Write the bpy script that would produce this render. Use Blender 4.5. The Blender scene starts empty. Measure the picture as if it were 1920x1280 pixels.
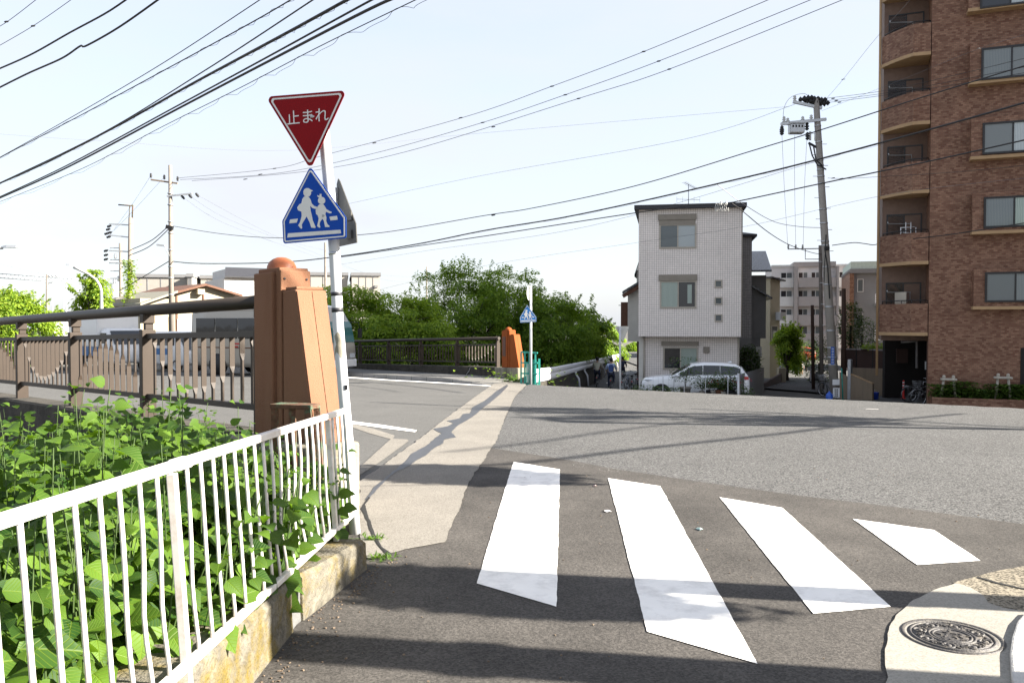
import bpy, bmesh, math, random
from mathutils import Vector, Matrix, noise
R = math.radians
random.seed(7)
scene = bpy.context.scene
COL = scene.collection

# ------------------------------------------------------------------ camera
F = 1550.0; HY = 603.0; CZ = 1.6
PITCH = math.atan((640 - HY) / F)
cam_d = bpy.data.cameras.new('camera')
cam_d.sensor_width = 36; cam_d.lens = 36 * F / 1920
cam_d.clip_start = 0.05; cam_d.clip_end = 3000
cam = bpy.data.objects.new('camera', cam_d); COL.objects.link(cam)
cam.location = (0, 0, CZ); cam.rotation_euler = (R(90) - PITCH, 0, 0)
scene.camera = cam

# ------------------------------------------------------------------ sky and sun
SUN_EL = R(27); SUN_H = Vector((1, -0.17, 0)).normalized()
SUNV = Vector((SUN_H.x * math.cos(SUN_EL), SUN_H.y * math.cos(SUN_EL), math.sin(SUN_EL)))
world = bpy.data.worlds.new('World'); scene.world = world; world.use_nodes = True
wt = world.node_tree; wt.nodes.clear()
wo = wt.nodes.new('ShaderNodeOutputWorld'); wb = wt.nodes.new('ShaderNodeBackground')
sk = wt.nodes.new('ShaderNodeTexSky'); sk.sky_type = 'NISHITA'; sk.sun_disc = False
sk.sun_elevation = SUN_EL; sk.sun_rotation = math.atan2(SUN_H.x, SUN_H.y)
sk.air_density = 1.0; sk.dust_density = 1.5; sk.ozone_density = 1.0; sk.altitude = 0
# thin milky cirrus over the clear sky
tc = wt.nodes.new('ShaderNodeTexCoord'); mp = wt.nodes.new('ShaderNodeMapping'); mp.inputs['Scale'].default_value = (1.2, 1.2, 4.0)
nz = wt.nodes.new('ShaderNodeTexNoise'); nz.inputs['Scale'].default_value = 1.6; nz.inputs['Detail'].default_value = 6; nz.inputs['Roughness'].default_value = 0.55
rp = wt.nodes.new('ShaderNodeMapRange'); rp.inputs[1].default_value = 0.3; rp.inputs[2].default_value = 0.7; rp.inputs[3].default_value = 0.62; rp.inputs[4].default_value = 1.0
mx = wt.nodes.new('ShaderNodeMixRGB'); mx.inputs[2].default_value = (2.40, 2.50, 2.74, 1)
wt.links.new(tc.outputs['Generated'], mp.inputs[0]); wt.links.new(mp.outputs[0], nz.inputs[0]); wt.links.new(nz.outputs[0], rp.inputs[0])
# the veil of haze and cloud is thick towards the horizon and thins out overhead
vd = wt.nodes.new('ShaderNodeVectorMath'); vd.operation = 'DOT_PRODUCT'; vd.inputs[1].default_value = (0, 0.12, -1); wt.links.new(tc.outputs['Generated'], vd.inputs[0])
vr = wt.nodes.new('ShaderNodeMapRange'); vr.interpolation_type = 'SMOOTHSTEP'; vr.inputs[1].default_value = -0.9; vr.inputs[2].default_value = -0.35; vr.inputs[3].default_value = 0.72; vr.inputs[4].default_value = 1.0; wt.links.new(vd.outputs['Value'], vr.inputs[0])
vm_ = wt.nodes.new('ShaderNodeMath'); vm_.operation = 'MULTIPLY'; wt.links.new(rp.outputs[0], vm_.inputs[0]); wt.links.new(vr.outputs[0], vm_.inputs[1])
wt.links.new(vm_.outputs[0], mx.inputs[0]); wt.links.new(sk.outputs[0], mx.inputs[1]); wt.links.new(mx.outputs[0], wb.inputs[0])
wb.inputs[1].default_value = 0.075
wt.links.new(wb.outputs[0], wo.inputs[0])
sun_d = bpy.data.lights.new('sun', 'SUN'); sun_d.energy = 5.0; sun_d.angle = R(0.5); sun_d.color = (1.0, 0.93, 0.82)
sun = bpy.data.objects.new('sun', sun_d); COL.objects.link(sun); sun.location = (30, -6, 30)
sun.rotation_euler = SUNV.to_track_quat('Z', 'Y').to_euler()
scene.view_settings.view_transform = 'Standard'; scene.view_settings.look = 'None'
scene.view_settings.exposure = 2.32; scene.view_settings.gamma = 1
scene.cycles.max_bounces = 6; scene.cycles.transparent_max_bounces = 6

# ------------------------------------------------------------------ rays from the measured photo to the ground
_fw = Vector((0, math.cos(PITCH), -math.sin(PITCH))); _up = Vector((0, math.sin(PITCH), math.cos(PITCH)))
def ray(px, py):
    return Vector((1, 0, 0)) * ((px - 960) / F) + _up * ((640 - py) / F) + _fw
def P(px, py, D):
    d = ray(px, py); return Vector((0, 0, CZ)) + d * (D / d.y)
def sm(a, b, t):
    t = max(0.0, min(1.0, (t - a) / (b - a))); return t * t * (3 - 2 * t)
CA = Vector((0.44, 26.5)); CN = Vector((0.686, 0.727))
def H(x, y):
    d = y - 9
    base = 0.0 if d < -2 else (-0.025 * d if d > 2 else -0.025 * (d + 2) ** 2 / 8)
    base = max(base, -1.9)
    dist = (x - CA.x) * CN.x + (y - CA.y) * CN.y
    low = min(-1.85, max(-2.65, -1.85 - 0.036 * (y - 36)))
    if dist > 0:
        drop = 0.13 * (dist * dist / 1.2 if dist < 0.6 else dist - 0.3) * sm(-0.3, 2.0, x - 0.02 * (y - 26))
        base = max(base - drop, min(low, base))
    return base
def G(px, py):
    d = ray(px, py); o = Vector((0, 0, CZ)); lo, hi = 0.5, 0.5
    while hi < 400:
        p = o + d * hi
        if p.z < H(p.x, p.y): break
        lo = hi; hi *= 1.04
    for _ in range(40):
        m = (lo + hi) / 2; p = o + d * m
        if p.z < H(p.x, p.y): hi = m
        else: lo = m
    return o + d * hi
def gz(x, y): return Vector((x, y, H(x, y)))

# ------------------------------------------------------------------ materials
MATS = {}
def _new(name):
    m = bpy.data.materials.new(name); m.use_nodes = True
    nt = m.node_tree; return m, nt, nt.nodes['Principled BSDF']
def N(nt, t, **kw):
    n = nt.nodes.new(t)
    for k, v in kw.items():
        if k in n.inputs: n.inputs[k].default_value = v
        else: setattr(n, k, v)
    return n
def mat(name, col, rough=0.7, var=0.12, scale=6.0, bump=0.0, bscale=60.0, metal=0.0, stain=None, stain_amt=0.5, stain_scale=1.5, spec=0.4, streak=False, coat=0.0):
    if name in MATS: return MATS[name]
    m, nt, b = _new(name); L = nt.links.new
    co = N(nt, 'ShaderNodeTexCoord')
    src = co.outputs['Object']
    if streak:
        mpn = N(nt, 'ShaderNodeMapping'); mpn.inputs['Scale'].default_value = (1, 1, 0.12); L(src, mpn.inputs[0]); srcs = mpn.outputs[0]
    else: srcs = src
    n1 = N(nt, 'ShaderNodeTexNoise', Scale=scale, Detail=6.0, Roughness=0.62); L(srcs, n1.inputs['Vector'])
    cr = N(nt, 'ShaderNodeMapRange'); cr.inputs[1].default_value = 0.25; cr.inputs[2].default_value = 0.75
    cr.inputs[3].default_value = 1 - var * 1.4; cr.inputs[4].default_value = 1 + var; L(n1.outputs[0], cr.inputs[0])
    mul = N(nt, 'ShaderNodeMixRGB', blend_type='MULTIPLY'); mul.inputs[0].default_value = 1; mul.inputs[1].default_value = (*col, 1); L(cr.outputs[0], mul.inputs[2])
    out = mul.outputs[0]
    if stain:
        n2 = N(nt, 'ShaderNodeTexNoise', Scale=stain_scale, Detail=8.0, Roughness=0.7); L(srcs, n2.inputs['Vector'])
        c2 = N(nt, 'ShaderNodeMapRange'); c2.inputs[1].default_value = 0.48; c2.inputs[2].default_value = 0.66; c2.inputs[3].default_value = 0; c2.inputs[4].default_value = stain_amt
        L(n2.outputs[0], c2.inputs[0])
        mm = N(nt, 'ShaderNodeMixRGB'); mm.inputs[2].default_value = (*stain, 1); L(c2.outputs[0], mm.inputs[0]); L(out, mm.inputs[1]); out = mm.outputs[0]
    L(out, b.inputs['Base Color'])
    b.inputs['Roughness'].default_value = rough; b.inputs['Metallic'].default_value = metal
    b.inputs['Specular IOR Level'].default_value = spec
    if coat: b.inputs['Coat Weight'].default_value = coat; b.inputs['Coat Roughness'].default_value = 0.05
    if bump:
        n3 = N(nt, 'ShaderNodeTexNoise', Scale=bscale, Detail=4.0); L(src, n3.inputs['Vector'])
        bp = N(nt, 'ShaderNodeBump', Strength=bump, Distance=0.02); L(n3.outputs[0], bp.inputs['Height']); L(bp.outputs[0], b.inputs['Normal'])
    MATS[name] = m; return m
def brick_mat(name, c1, c2, mortar, bw, bh, ms=0.006, offset=0.5, rough=0.6, bump=0.3, bias=0.0, patch=0.2, spec=0.4):
    m, nt, b = _new(name); L = nt.links.new
    uv = N(nt, 'ShaderNodeTexCoord')
    br = N(nt, 'ShaderNodeTexBrick', offset=offset, squash=1.0); br.inputs['Scale'].default_value = 1
    br.inputs['Color1'].default_value = (*c1, 1); br.inputs['Color2'].default_value = (*c2, 1); br.inputs['Mortar'].default_value = (*mortar, 1)
    br.inputs['Mortar Size'].default_value = ms; br.inputs['Mortar Smooth'].default_value = 0.1; br.inputs['Bias'].default_value = bias
    br.inputs['Brick Width'].default_value = bw; br.inputs['Row Height'].default_value = bh
    L(uv.outputs['UV'], br.inputs['Vector'])
    n1 = N(nt, 'ShaderNodeTexNoise', Scale=1.1, Detail=6.0, Roughness=0.6); L(uv.outputs['Object'], n1.inputs['Vector'])
    cr = N(nt, 'ShaderNodeMapRange'); cr.inputs[1].default_value = 0.3; cr.inputs[2].default_value = 0.7; cr.inputs[3].default_value = 1 - patch; cr.inputs[4].default_value = 1 + patch; L(n1.outputs[0], cr.inputs[0])
    mul = N(nt, 'ShaderNodeMixRGB', blend_type='MULTIPLY'); mul.inputs[0].default_value = 1; L(br.outputs[0], mul.inputs[1]); L(cr.outputs[0], mul.inputs[2])
    L(mul.outputs[0], b.inputs['Base Color']); b.inputs['Roughness'].default_value = rough; b.inputs['Specular IOR Level'].default_value = spec
    inv = N(nt, 'ShaderNodeMath', operation='SUBTRACT'); inv.inputs[0].default_value = 1; L(br.outputs['Fac'], inv.inputs[1])
    bp = N(nt, 'ShaderNodeBump', Strength=bump, Distance=0.01); L(inv.outputs[0], bp.inputs['Height']); L(bp.outputs[0], b.inputs['Normal'])
    MATS[name] = m; return m
def leaf_mat(name, c1, c2, trans=(0.25, 0.42, 0.04), tw=0.35, vein=False, rough=0.5):
    m, nt, b = _new(name); L = nt.links.new
    g = N(nt, 'ShaderNodeNewGeometry')
    ramp = N(nt, 'ShaderNodeMixRGB'); ramp.inputs[1].default_value = (*c1, 1); ramp.inputs[2].default_value = (*c2, 1); L(g.outputs['Random Per Island'], ramp.inputs[0])
    out = ramp.outputs[0]
    if vein:
        uv = N(nt, 'ShaderNodeTexCoord'); sx = N(nt, 'ShaderNodeSeparateXYZ'); L(uv.outputs['UV'], sx.inputs[0])
        # side veins run forward from the midrib: bands of v - 0.7*|u|
        ab = N(nt, 'ShaderNodeMath', operation='ABSOLUTE'); L(sx.outputs[0], ab.inputs[0])
        ml = N(nt, 'ShaderNodeMath', operation='MULTIPLY_ADD'); ml.inputs[1].default_value = -0.8; L(ab.outputs[0], ml.inputs[0]); L(sx.outputs[1], ml.inputs[2])
        fr = N(nt, 'ShaderNodeMath', operation='PINGPONG'); fr.inputs[1].default_value = 0.065; L(ml.outputs[0], fr.inputs[0])
        mr = N(nt, 'ShaderNodeMapRange'); mr.inputs[1].default_value = 0.0; mr.inputs[2].default_value = 0.018; mr.inputs[3].default_value = 1; mr.inputs[4].default_value = 0; L(fr.outputs[0], mr.inputs[0])
        mr2 = N(nt, 'ShaderNodeMapRange'); mr2.inputs[1].default_value = 0.0; mr2.inputs[2].default_value = 0.03; mr2.inputs[3].default_value = 1; mr2.inputs[4].default_value = 0; L(ab.outputs[0], mr2.inputs[0])
        mxm = N(nt, 'ShaderNodeMath', operation='MAXIMUM'); L(mr.outputs[0], mxm.inputs[0]); L(mr2.outputs[0], mxm.inputs[1])
        sc = N(nt, 'ShaderNodeMath', operation='MULTIPLY'); sc.inputs[1].default_value = 0.45; L(mxm.outputs[0], sc.inputs[0])
        vm = N(nt, 'ShaderNodeMixRGB'); vm.inputs[2].default_value = (c2[0] * 2.0, c2[1] * 1.5, c2[2] * 1.6, 1); L(sc.outputs[0], vm.inputs[0]); L(out, vm.inputs[1]); out = vm.outputs[0]
        bp = N(nt, 'ShaderNodeBump', Strength=0.5, Distance=0.004); inv = N(nt, 'ShaderNodeMath', operation='SUBTRACT'); inv.inputs[0].default_value = 1; L(mxm.outputs[0], inv.inputs[1]); L(inv.outputs[0], bp.inputs['Height']); L(bp.outputs[0], b.inputs['Normal'])
    L(out, b.inputs['Base Color']); b.inputs['Roughness'].default_value = rough; b.inputs['Specular IOR Level'].default_value = 0.22
    tr = N(nt, 'ShaderNodeBsdfTranslucent'); tr.inputs[0].default_value = (*trans, 1)
    ms = N(nt, 'ShaderNodeMixShader'); ms.inputs[0].default_value = tw
    L(b.outputs[0], ms.inputs[1]); L(tr.outputs[0], ms.inputs[2]); L(ms.outputs[0], nt.nodes['Material Output'].inputs['Surface'])
    MATS[name] = m; return m
def asphalt_mat(name, dark, light, scale, bump, patch=0.15, contrast=(0.42, 0.62), speck=0.0, ps=0.7):
    m, nt, b = _new(name); L = nt.links.new
    co = N(nt, 'ShaderNodeTexCoord')
    v = N(nt, 'ShaderNodeTexVoronoi', feature='F1'); v.inputs['Scale'].default_value = scale; L(co.outputs['Object'], v.inputs['Vector'])
    sepc = N(nt, 'ShaderNodeSeparateXYZ'); L(v.outputs['Color'], sepc.inputs[0])
    n0 = N(nt, 'ShaderNodeTexNoise', Scale=scale * 0.6, Detail=3.0, Roughness=0.7); L(co.outputs['Object'], n0.inputs['Vector'])
    av = N(nt, 'ShaderNodeMath', operation='MULTIPLY_ADD'); av.inputs[1].default_value = 0.45; L(sepc.outputs[0], av.inputs[0])
    hn = N(nt, 'ShaderNodeMath', operation='MULTIPLY'); hn.inputs[1].default_value = 0.55; L(n0.outputs[0], hn.inputs[0]); L(hn.outputs[0], av.inputs[2])
    mr = N(nt, 'ShaderNodeMapRange'); mr.inputs[1].default_value = contrast[0]; mr.inputs[2].default_value = contrast[1]; L(av.outputs[0], mr.inputs[0])
    mxn = N(nt, 'ShaderNodeMixRGB'); mxn.inputs[1].default_value = (*dark, 1); mxn.inputs[2].default_value = (*light, 1); L(mr.outputs[0], mxn.inputs[0])
    n1 = N(nt, 'ShaderNodeTexNoise', Scale=ps, Detail=7.0, Roughness=0.65); L(co.outputs['Object'], n1.inputs['Vector'])
    cr = N(nt, 'ShaderNodeMapRange'); cr.inputs[1].default_value = 0.3; cr.inputs[2].default_value = 0.7; cr.inputs[3].default_value = 1 - patch; cr.inputs[4].default_value = 1 + patch; L(n1.outputs[0], cr.inputs[0])
    mul = N(nt, 'ShaderNodeMixRGB', blend_type='MULTIPLY'); mul.inputs[0].default_value = 1; L(mxn.outputs[0], mul.inputs[1]); L(cr.outputs[0], mul.inputs[2])
    out = mul.outputs[0]
    if speck:
        v2 = N(nt, 'ShaderNodeTexVoronoi', feature='F1'); v2.inputs['Scale'].default_value = 9; L(co.outputs['Object'], v2.inputs['Vector'])
        m2 = N(nt, 'ShaderNodeMapRange'); m2.inputs[1].default_value = 0.03; m2.inputs[2].default_value = 0.06; m2.inputs[3].default_value = speck; m2.inputs[4].default_value = 0; L(v2.outputs['Distance'], m2.inputs[0])
        ms = N(nt, 'ShaderNodeMixRGB'); ms.inputs[2].default_value = (0.3, 0.28, 0.25, 1); L(m2.outputs[0], ms.inputs[0]); L(out, ms.inputs[1]); out = ms.outputs[0]
    L(out, b.inputs['Base Color']); b.inputs['Roughness'].default_value = 0.9; b.inputs['Specular IOR Level'].default_value = 0.25
    bp = N(nt, 'ShaderNodeBump', Strength=bump, Distance=0.01); L(mr.outputs[0], bp.inputs['Height']); L(bp.outputs[0], b.inputs['Normal'])
    MATS[name] = m; return m
def glass_mat(name, col, rough=0.06, spec=0.6):
    m, nt, b = _new(name); b.inputs['Base Color'].default_value = (*col, 1); b.inputs['Roughness'].default_value = rough; b.inputs['Specular IOR Level'].default_value = spec
    co = N(nt, 'ShaderNodeTexCoord'); n = N(nt, 'ShaderNodeTexNoise', Scale=1.5, Detail=2.0); nt.links.new(co.outputs['Object'], n.inputs['Vector'])
    bp = N(nt, 'ShaderNodeBump', Strength=0.04, Distance=0.05); nt.links.new(n.outputs[0], bp.inputs['Height']); nt.links.new(bp.outputs[0], b.inputs['Normal'])
    MATS[name] = m; return m
def curtain_mat(name, c1, c2, sc=14):
    m, nt, b = _new(name); L = nt.links.new
    co = N(nt, 'ShaderNodeTexCoord'); w = N(nt, 'ShaderNodeTexWave', wave_type='BANDS', bands_direction='X'); w.inputs['Scale'].default_value = sc / 6.28; w.inputs['Distortion'].default_value = 1.5; w.inputs['Detail'].default_value = 1
    L(co.outputs['UV'], w.inputs['Vector'])
    mm = N(nt, 'ShaderNodeMixRGB'); mm.inputs[1].default_value = (*c1, 1); mm.inputs[2].default_value = (*c2, 1); L(w.outputs[0], mm.inputs[0]); L(mm.outputs[0], b.inputs['Base Color'])
    b.inputs['Roughness'].default_value = 0.08; b.inputs['Specular IOR Level'].default_value = 0.5
    MATS[name] = m; return m
def M(n): return MATS[n]

# ------------------------------------------------------------------ objects
ROOTM = {}
def tag(o, label=None, cat=None, group=None, kind=None):
    if label: o['label'] = label
    if cat: o['category'] = cat
    if group: o['group'] = group
    if kind: o['kind'] = kind
    return o
def thing(name, label, cat, loc=(0, 0, 0), rotz=0.0, group=None):
    o = bpy.data.objects.new(name, None); COL.objects.link(o); o.empty_display_size = 0.1
    o.location = loc; o.rotation_euler = (0, 0, rotz)
    ROOTM[o] = Matrix.Translation(Vector(loc)) @ Matrix.Rotation(rotz, 4, 'Z')
    return tag(o, label, cat, group)
def dup(root, loc, rotz, label=None, group=None, scale=None):
    def cp(o, par):
        c = o.copy(); COL.objects.link(c); c.parent = par
        for ch in list(o.children): cp(ch, c)
        return c
    r = cp(root, None); r.location = loc; r.rotation_euler = (0, 0, rotz)
    if scale: r.scale = scale
    if label: r['label'] = label
    if group: r['group'] = group
    ROOTM[r] = Matrix.Translation(Vector(loc)) @ Matrix.Rotation(rotz, 4, 'Z')
    return r
def basis(d, up=Vector((0, 0, 1))):
    d = d.normalized()
    if abs(d.dot(up)) > 0.99: up = Vector((0, 1, 0))
    x = d.cross(up).normalized(); y = x.cross(d).normalized(); return x, y
class MB:
    def __init__(s): s.v = []; s.f = []; s.sm = []; s.mi = []; s.uv = {}; s.m = 0
    def add(s, vs, fs, smooth=False):
        o = len(s.v); s.v += [Vector(p) for p in vs]
        for f in fs: s.f.append([i + o for i in f]); s.sm.append(smooth); s.mi.append(s.m)
        return s
    def box(s, c, size, rz=0.0, mtx=None):
        hx, hy, hz = size[0] / 2, size[1] / 2, size[2] / 2
        Rm = mtx if mtx is not None else Matrix.Rotation(rz, 3, 'Z')
        vs = [Vector(c) + Rm @ Vector((x * hx, y * hy, z * hz)) for z in (-1, 1) for y in (-1, 1) for x in (-1, 1)]
        return s.add(vs, [(0, 2, 3, 1), (4, 5, 7, 6), (0, 1, 5, 4), (2, 6, 7, 3), (0, 4, 6, 2), (1, 3, 7, 5)])
    def box2(s, lo, hi):
        return s.box([(a + b) / 2 for a, b in zip(lo, hi)], [abs(b - a) for a, b in zip(lo, hi)])
    def bar(s, a, b, w, h, up=Vector((0, 0, 1))):
        a, b = Vector(a), Vector(b); x, y = basis(b - a, up)
        vs = [p + x * sx * w / 2 + y * sy * h / 2 for p in (a, b) for sx, sy in ((-1, -1), (1, -1), (1, 1), (-1, 1))]
        return s.add(vs, [(0, 3, 2, 1), (4, 5, 6, 7), (0, 1, 5, 4), (1, 2, 6, 5), (2, 3, 7, 6), (3, 0, 4, 7)])
    def tube(s, pts, r, n=8, cap=True):
        pts = [Vector(p) for p in pts]; rs = r if isinstance(r, (list, tuple)) else [r] * len(pts)
        vs = []; ref = None
        for i, p in enumerate(pts):
            d = (pts[min(i + 1, len(pts) - 1)] - pts[max(i - 1, 0)])
            if d.length < 1e-9: d = Vector((0, 0, 1))
            d.normalize()
            if ref is None: x, y = basis(d)
            else:
                x = ref - d * ref.dot(d)
                if x.length < 1e-6: x, y = basis(d)
                x.normalize(); y = x.cross(d)
            ref = x
            vs += [p + (x * math.cos(2 * math.pi * k / n) + y * math.sin(2 * math.pi * k / n)) * rs[i] for k in range(n)]
        fs = [(i * n + k, i * n + (k + 1) % n, (i + 1) * n + (k + 1) % n, (i + 1) * n + k) for i in range(len(pts) - 1) for k in range(n)]
        s.add(vs, fs, True)
        if cap:
            o = len(s.v) - len(vs)
            s.f.append([o + k for k in range(n)][::-1]); s.sm.append(False); s.mi.append(s.m)
            s.f.append([o + (len(pts) - 1) * n + k for k in range(n)]); s.sm.append(False); s.mi.append(s.m)
        return s
    def prism(s, poly, ext, mtx=None):
        """poly: list of 3D points (one flat polygon), ext: vector"""
        poly = [Vector(p) for p in poly]; n = len(poly); e = Vector(ext)
        s.add(poly + [p + e for p in poly], [list(range(n))[::-1], list(range(n, 2 * n))] + [(i, (i + 1) % n, n + (i + 1) % n, n + i) for i in range(n)])
        return s
    def lathe(s, prof, c=(0, 0, 0), n=24, axis=None):
        c = Vector(c); vs = []
        if axis is None: ax, x, y = Vector((0, 0, 1)), Vector((1, 0, 0)), Vector((0, 1, 0))
        else: ax = Vector(axis).normalized(); x, y = basis(ax)
        for r, z in prof: vs += [c + ax * z + (x * math.cos(2 * math.pi * k / n) + y * math.sin(2 * math.pi * k / n)) * r for k in range(n)]
        fs = [(i * n + k, i * n + (k + 1) % n, (i + 1) * n + (k + 1) % n, (i + 1) * n + k) for i in range(len(prof) - 1) for k in range(n)]
        return s.add(vs, fs, True)
    def loft(s, rings, smooth=True, caps=True, closed=True):
        n = len(rings[0]); vs = [Vector(p) for r in rings for p in r]
        fs = [(i * n + k, i * n + (k + 1) % n, (i + 1) * n + (k + 1) % n, (i + 1) * n + k) for i in range(len(rings) - 1) for k in range(n if closed else n - 1)]
        if caps and closed: fs += [list(range(n))[::-1], list(range((len(rings) - 1) * n, len(rings) * n))]
        return s.add(vs, fs, smooth)
    def build(s, name, mats, parent=None, bevel=0.0, W=False, tri=False, bseg=2, solid=0.0, fixn=True, autosm=False):
        vs = s.v
        if W and parent is not None:
            r = parent
            while r.parent is not None: r = r.parent
            inv = ROOTM[r].inverted(); vs = [inv @ p for p in vs]
        me = bpy.data.meshes.new(name); me.from_pydata([tuple(p) for p in vs], [], s.f)
        for p, sf, mi in zip(me.polygons, s.sm, s.mi): p.use_smooth = sf; p.material_index = mi
        for mm in (mats if isinstance(mats, (list, tuple)) else [mats]): me.materials.append(mm if not isinstance(mm, str) else MATS[mm])
        if fixn:
            bm = bmesh.new(); bm.from_mesh(me); bmesh.ops.recalc_face_normals(bm, faces=bm.faces)
            if tri: bmesh.ops.triangulate(bm, faces=[f for f in bm.faces if len(f.verts) > 4])
            bm.to_mesh(me); bm.free()
        uvl = me.uv_layers.new(name='UVMap')
        for p in me.polygons:
            n = p.normal
            if abs(n.z) > 0.75: 
                for li in p.loop_indices:
                    c = me.vertices[me.loops[li].vertex_index].co; uvl.data[li].uv = (c.x, c.y)
            else:
                t = Vector((-n.y, n.x, 0)).normalized()
                for li in p.loop_indices:
                    c = me.vertices[me.loops[li].vertex_index].co; uvl.data[li].uv = (c.dot(t), c.z)
        o = bpy.data.objects.new(name, me); COL.objects.link(o)
        if parent is not None: o.parent = parent
        if bevel:
            md = o.modifiers.new('edge', 'BEVEL'); md.width = bevel; md.segments = bseg; md.limit_method = 'ANGLE'; md.angle_limit = R(40)
        return o
def flat(name, poly, mat_, dz, kind=None, res=0.5, jag=0.0, jagstep=0.12, seed=0, thick=0.0):
    """a sheet laid on the terrain: 2D polygon cut on a grid and dropped on H + dz"""
    pts = [Vector((p[0], p[1])) for p in poly]
    if jag:
        q = []
        for i, a in enumerate(pts):
            b = pts[(i + 1) % len(pts)]; n = max(1, int((b - a).length / jagstep)); n = min(n, 220)
            for k in range(n):
                p = a.lerp(b, k / n)
                j = jag * (1 if k else 0.3)
                q.append(p + Vector((noise.noise((p.x * 5 + seed, p.y * 5, 1)) + 0.6 * noise.noise((p.x * 17, p.y * 17, 5 + seed)), noise.noise((p.x * 5, p.y * 5 + seed, 9)) + 0.6 * noise.noise((p.x * 17, p.y * 17, 3 + seed)))) * j)
        pts = q
    bm = bmesh.new(); f = bm.faces.new([bm.verts.new((p.x, p.y, 0)) for p in pts])
    if f.normal.z < 0: f.normal_flip()
    f.normal_update()
    if f.normal.z < 0: f.normal_flip()
    bmesh.ops.triangulate(bm, faces=bm.faces[:], ngon_method='EAR_CLIP')
    xs = [p.x for p in pts]; ys = [p.y for p in pts]
    if res:
        for ax, lo, hi in ((0, min(xs), max(xs)), (1, min(ys), max(ys))):
            k = math.ceil(lo / res)
            while k * res < hi:
                co = [0, 0, 0]; co[ax] = k * res; no = [0, 0, 0]; no[ax] = 1
                bmesh.ops.bisect_plane(bm, geom=bm.verts[:] + bm.edges[:] + bm.faces[:], plane_co=co, plane_no=no, dist=1e-5); k += 1
    for v in bm.verts: v.co.z = H(v.co.x, v.co.y) + dz
    me = bpy.data.meshes.new(name)
    bmesh.ops.recalc_face_normals(bm, faces=bm.faces)
    if sum(f.normal.z for f in bm.faces) < 0:
        bmesh.ops.reverse_faces(bm, faces=bm.faces)
    bm.to_mesh(me); bm.free(); me.materials.append(mat_)
    o = bpy.data.objects.new(name, me); COL.objects.link(o)
    if kind: o['kind'] = kind
    return o
def gpoly(pxs): return [G(*p).xy for p in pxs]
class Face:
    """a vertical plane through two ground points; turns photo measurements into (s, z) on a facade"""
    def __init__(s, a, b):
        s.a = Vector((a[0], a[1], 0)); s.u = (Vector((b[0], b[1], 0)) - s.a).normalized(); s.n = Vector((s.u.y, -s.u.x, 0))  # n looks to the viewer's side
        if s.n.y > 0 and abs(s.n.y) > 0.01: s.n = -s.n
        s.L = (Vector((b[0], b[1], 0)) - s.a).length
    def at(s, px, py):
        d = ray(px, py); o = Vector((0, 0, CZ)); t = (s.a - o).dot(s.n) / d.dot(s.n); p = o + d * t
        return (p - s.a).dot(s.u), p.z
    def rect(s, x0, y0, x1, y1):
        a = s.at(x0, y0); b = s.at(x1, y1); c = s.at(x0, y1); d = s.at(x1, y0)
        return (a[0] + c[0]) / 2, (c[1] + b[1]) / 2, (b[0] + d[0]) / 2, (a[1] + d[1]) / 2
    def w(s, u, z, out=0.0): return s.a + s.u * u + s.n * out + Vector((0, 0, z))
    def fbox(s, mb, u0, z0, u1, z1, o0, o1):
        vs = [s.w(u, z, o) for o in (o0, o1) for u, z in ((u0, z0), (u1, z0), (u1, z1), (u0, z1))]
        mb.add(vs, [(0, 1, 2, 3), (4, 7, 6, 5), (0, 4, 5, 1), (1, 5, 6, 2), (2, 6, 7, 3), (3, 7, 4, 0)]); return mb
# ------------------------------------------------------------------ shared materials
asphalt_mat('new_asphalt', (0.038, 0.035, 0.032), (0.082, 0.075, 0.068), 95, 0.35, patch=0.32, contrast=(0.3, 0.75), speck=0.22, ps=1.1)
asphalt_mat('old_asphalt', (0.032, 0.032, 0.032), (0.142, 0.140, 0.137), 80, 0.5, patch=0.10, contrast=(0.34, 0.72), ps=0.5)
asphalt_mat('bridge_asphalt', (0.07, 0.069, 0.066), (0.115, 0.112, 0.107), 80, 0.25, patch=0.10, contrast=(0.3, 0.75), ps=0.6)
asphalt_mat('low_asphalt', (0.06, 0.06, 0.06), (0.11, 0.108, 0.105), 70, 0.3, patch=0.2)
asphalt_mat('strip_concrete', (0.128, 0.118, 0.102), (0.205, 0.190, 0.167), 110, 0.3, patch=0.12, contrast=(0.25, 0.6), ps=1.4)
asphalt_mat('pale_concrete', (0.20, 0.187, 0.162), (0.265, 0.25, 0.22), 120, 0.15, patch=0.08, contrast=(0.25, 0.6), ps=1.3)
asphalt_mat('pebble_concrete', (0.05, 0.044, 0.033), (0.24, 0.21, 0.16), 75, 0.6, patch=0.12, contrast=(0.3, 0.6))
mat('tar', (0.05, 0.052, 0.058), 0.45, 0.2, 9, 0.2, 40)
mat('crack', (0.012, 0.012, 0.012), 0.9)
mat('road_paint', (0.80, 0.775, 0.735), 0.75, 0.05, 5, 0.12, 140, stain=(0.34, 0.32, 0.30), stain_amt=0.38, stain_scale=5.5)
mat('worn_paint', (0.62, 0.60, 0.57), 0.8, 0.15, 8, 0.15, 120, stain=(0.2, 0.19, 0.18), stain_amt=0.6, stain_scale=9)
mat('soil', (0.05, 0.038, 0.025), 0.95, 0.3, 5, 0.5, 30)
mat('lowland', (0.09, 0.085, 0.075), 0.95, 0.25, 0.4, 0.3, 10)
mat('mossy_kerb', (0.135, 0.122, 0.094), 0.9, 0.45, 14, 0.9, 55, stain=(0.125, 0.088, 0.007), stain_amt=1.0, stain_scale=4.2)
mat('dark_mortar', (0.115, 0.115, 0.112), 0.85, 0.2, 12, 0.4, 50)
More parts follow.
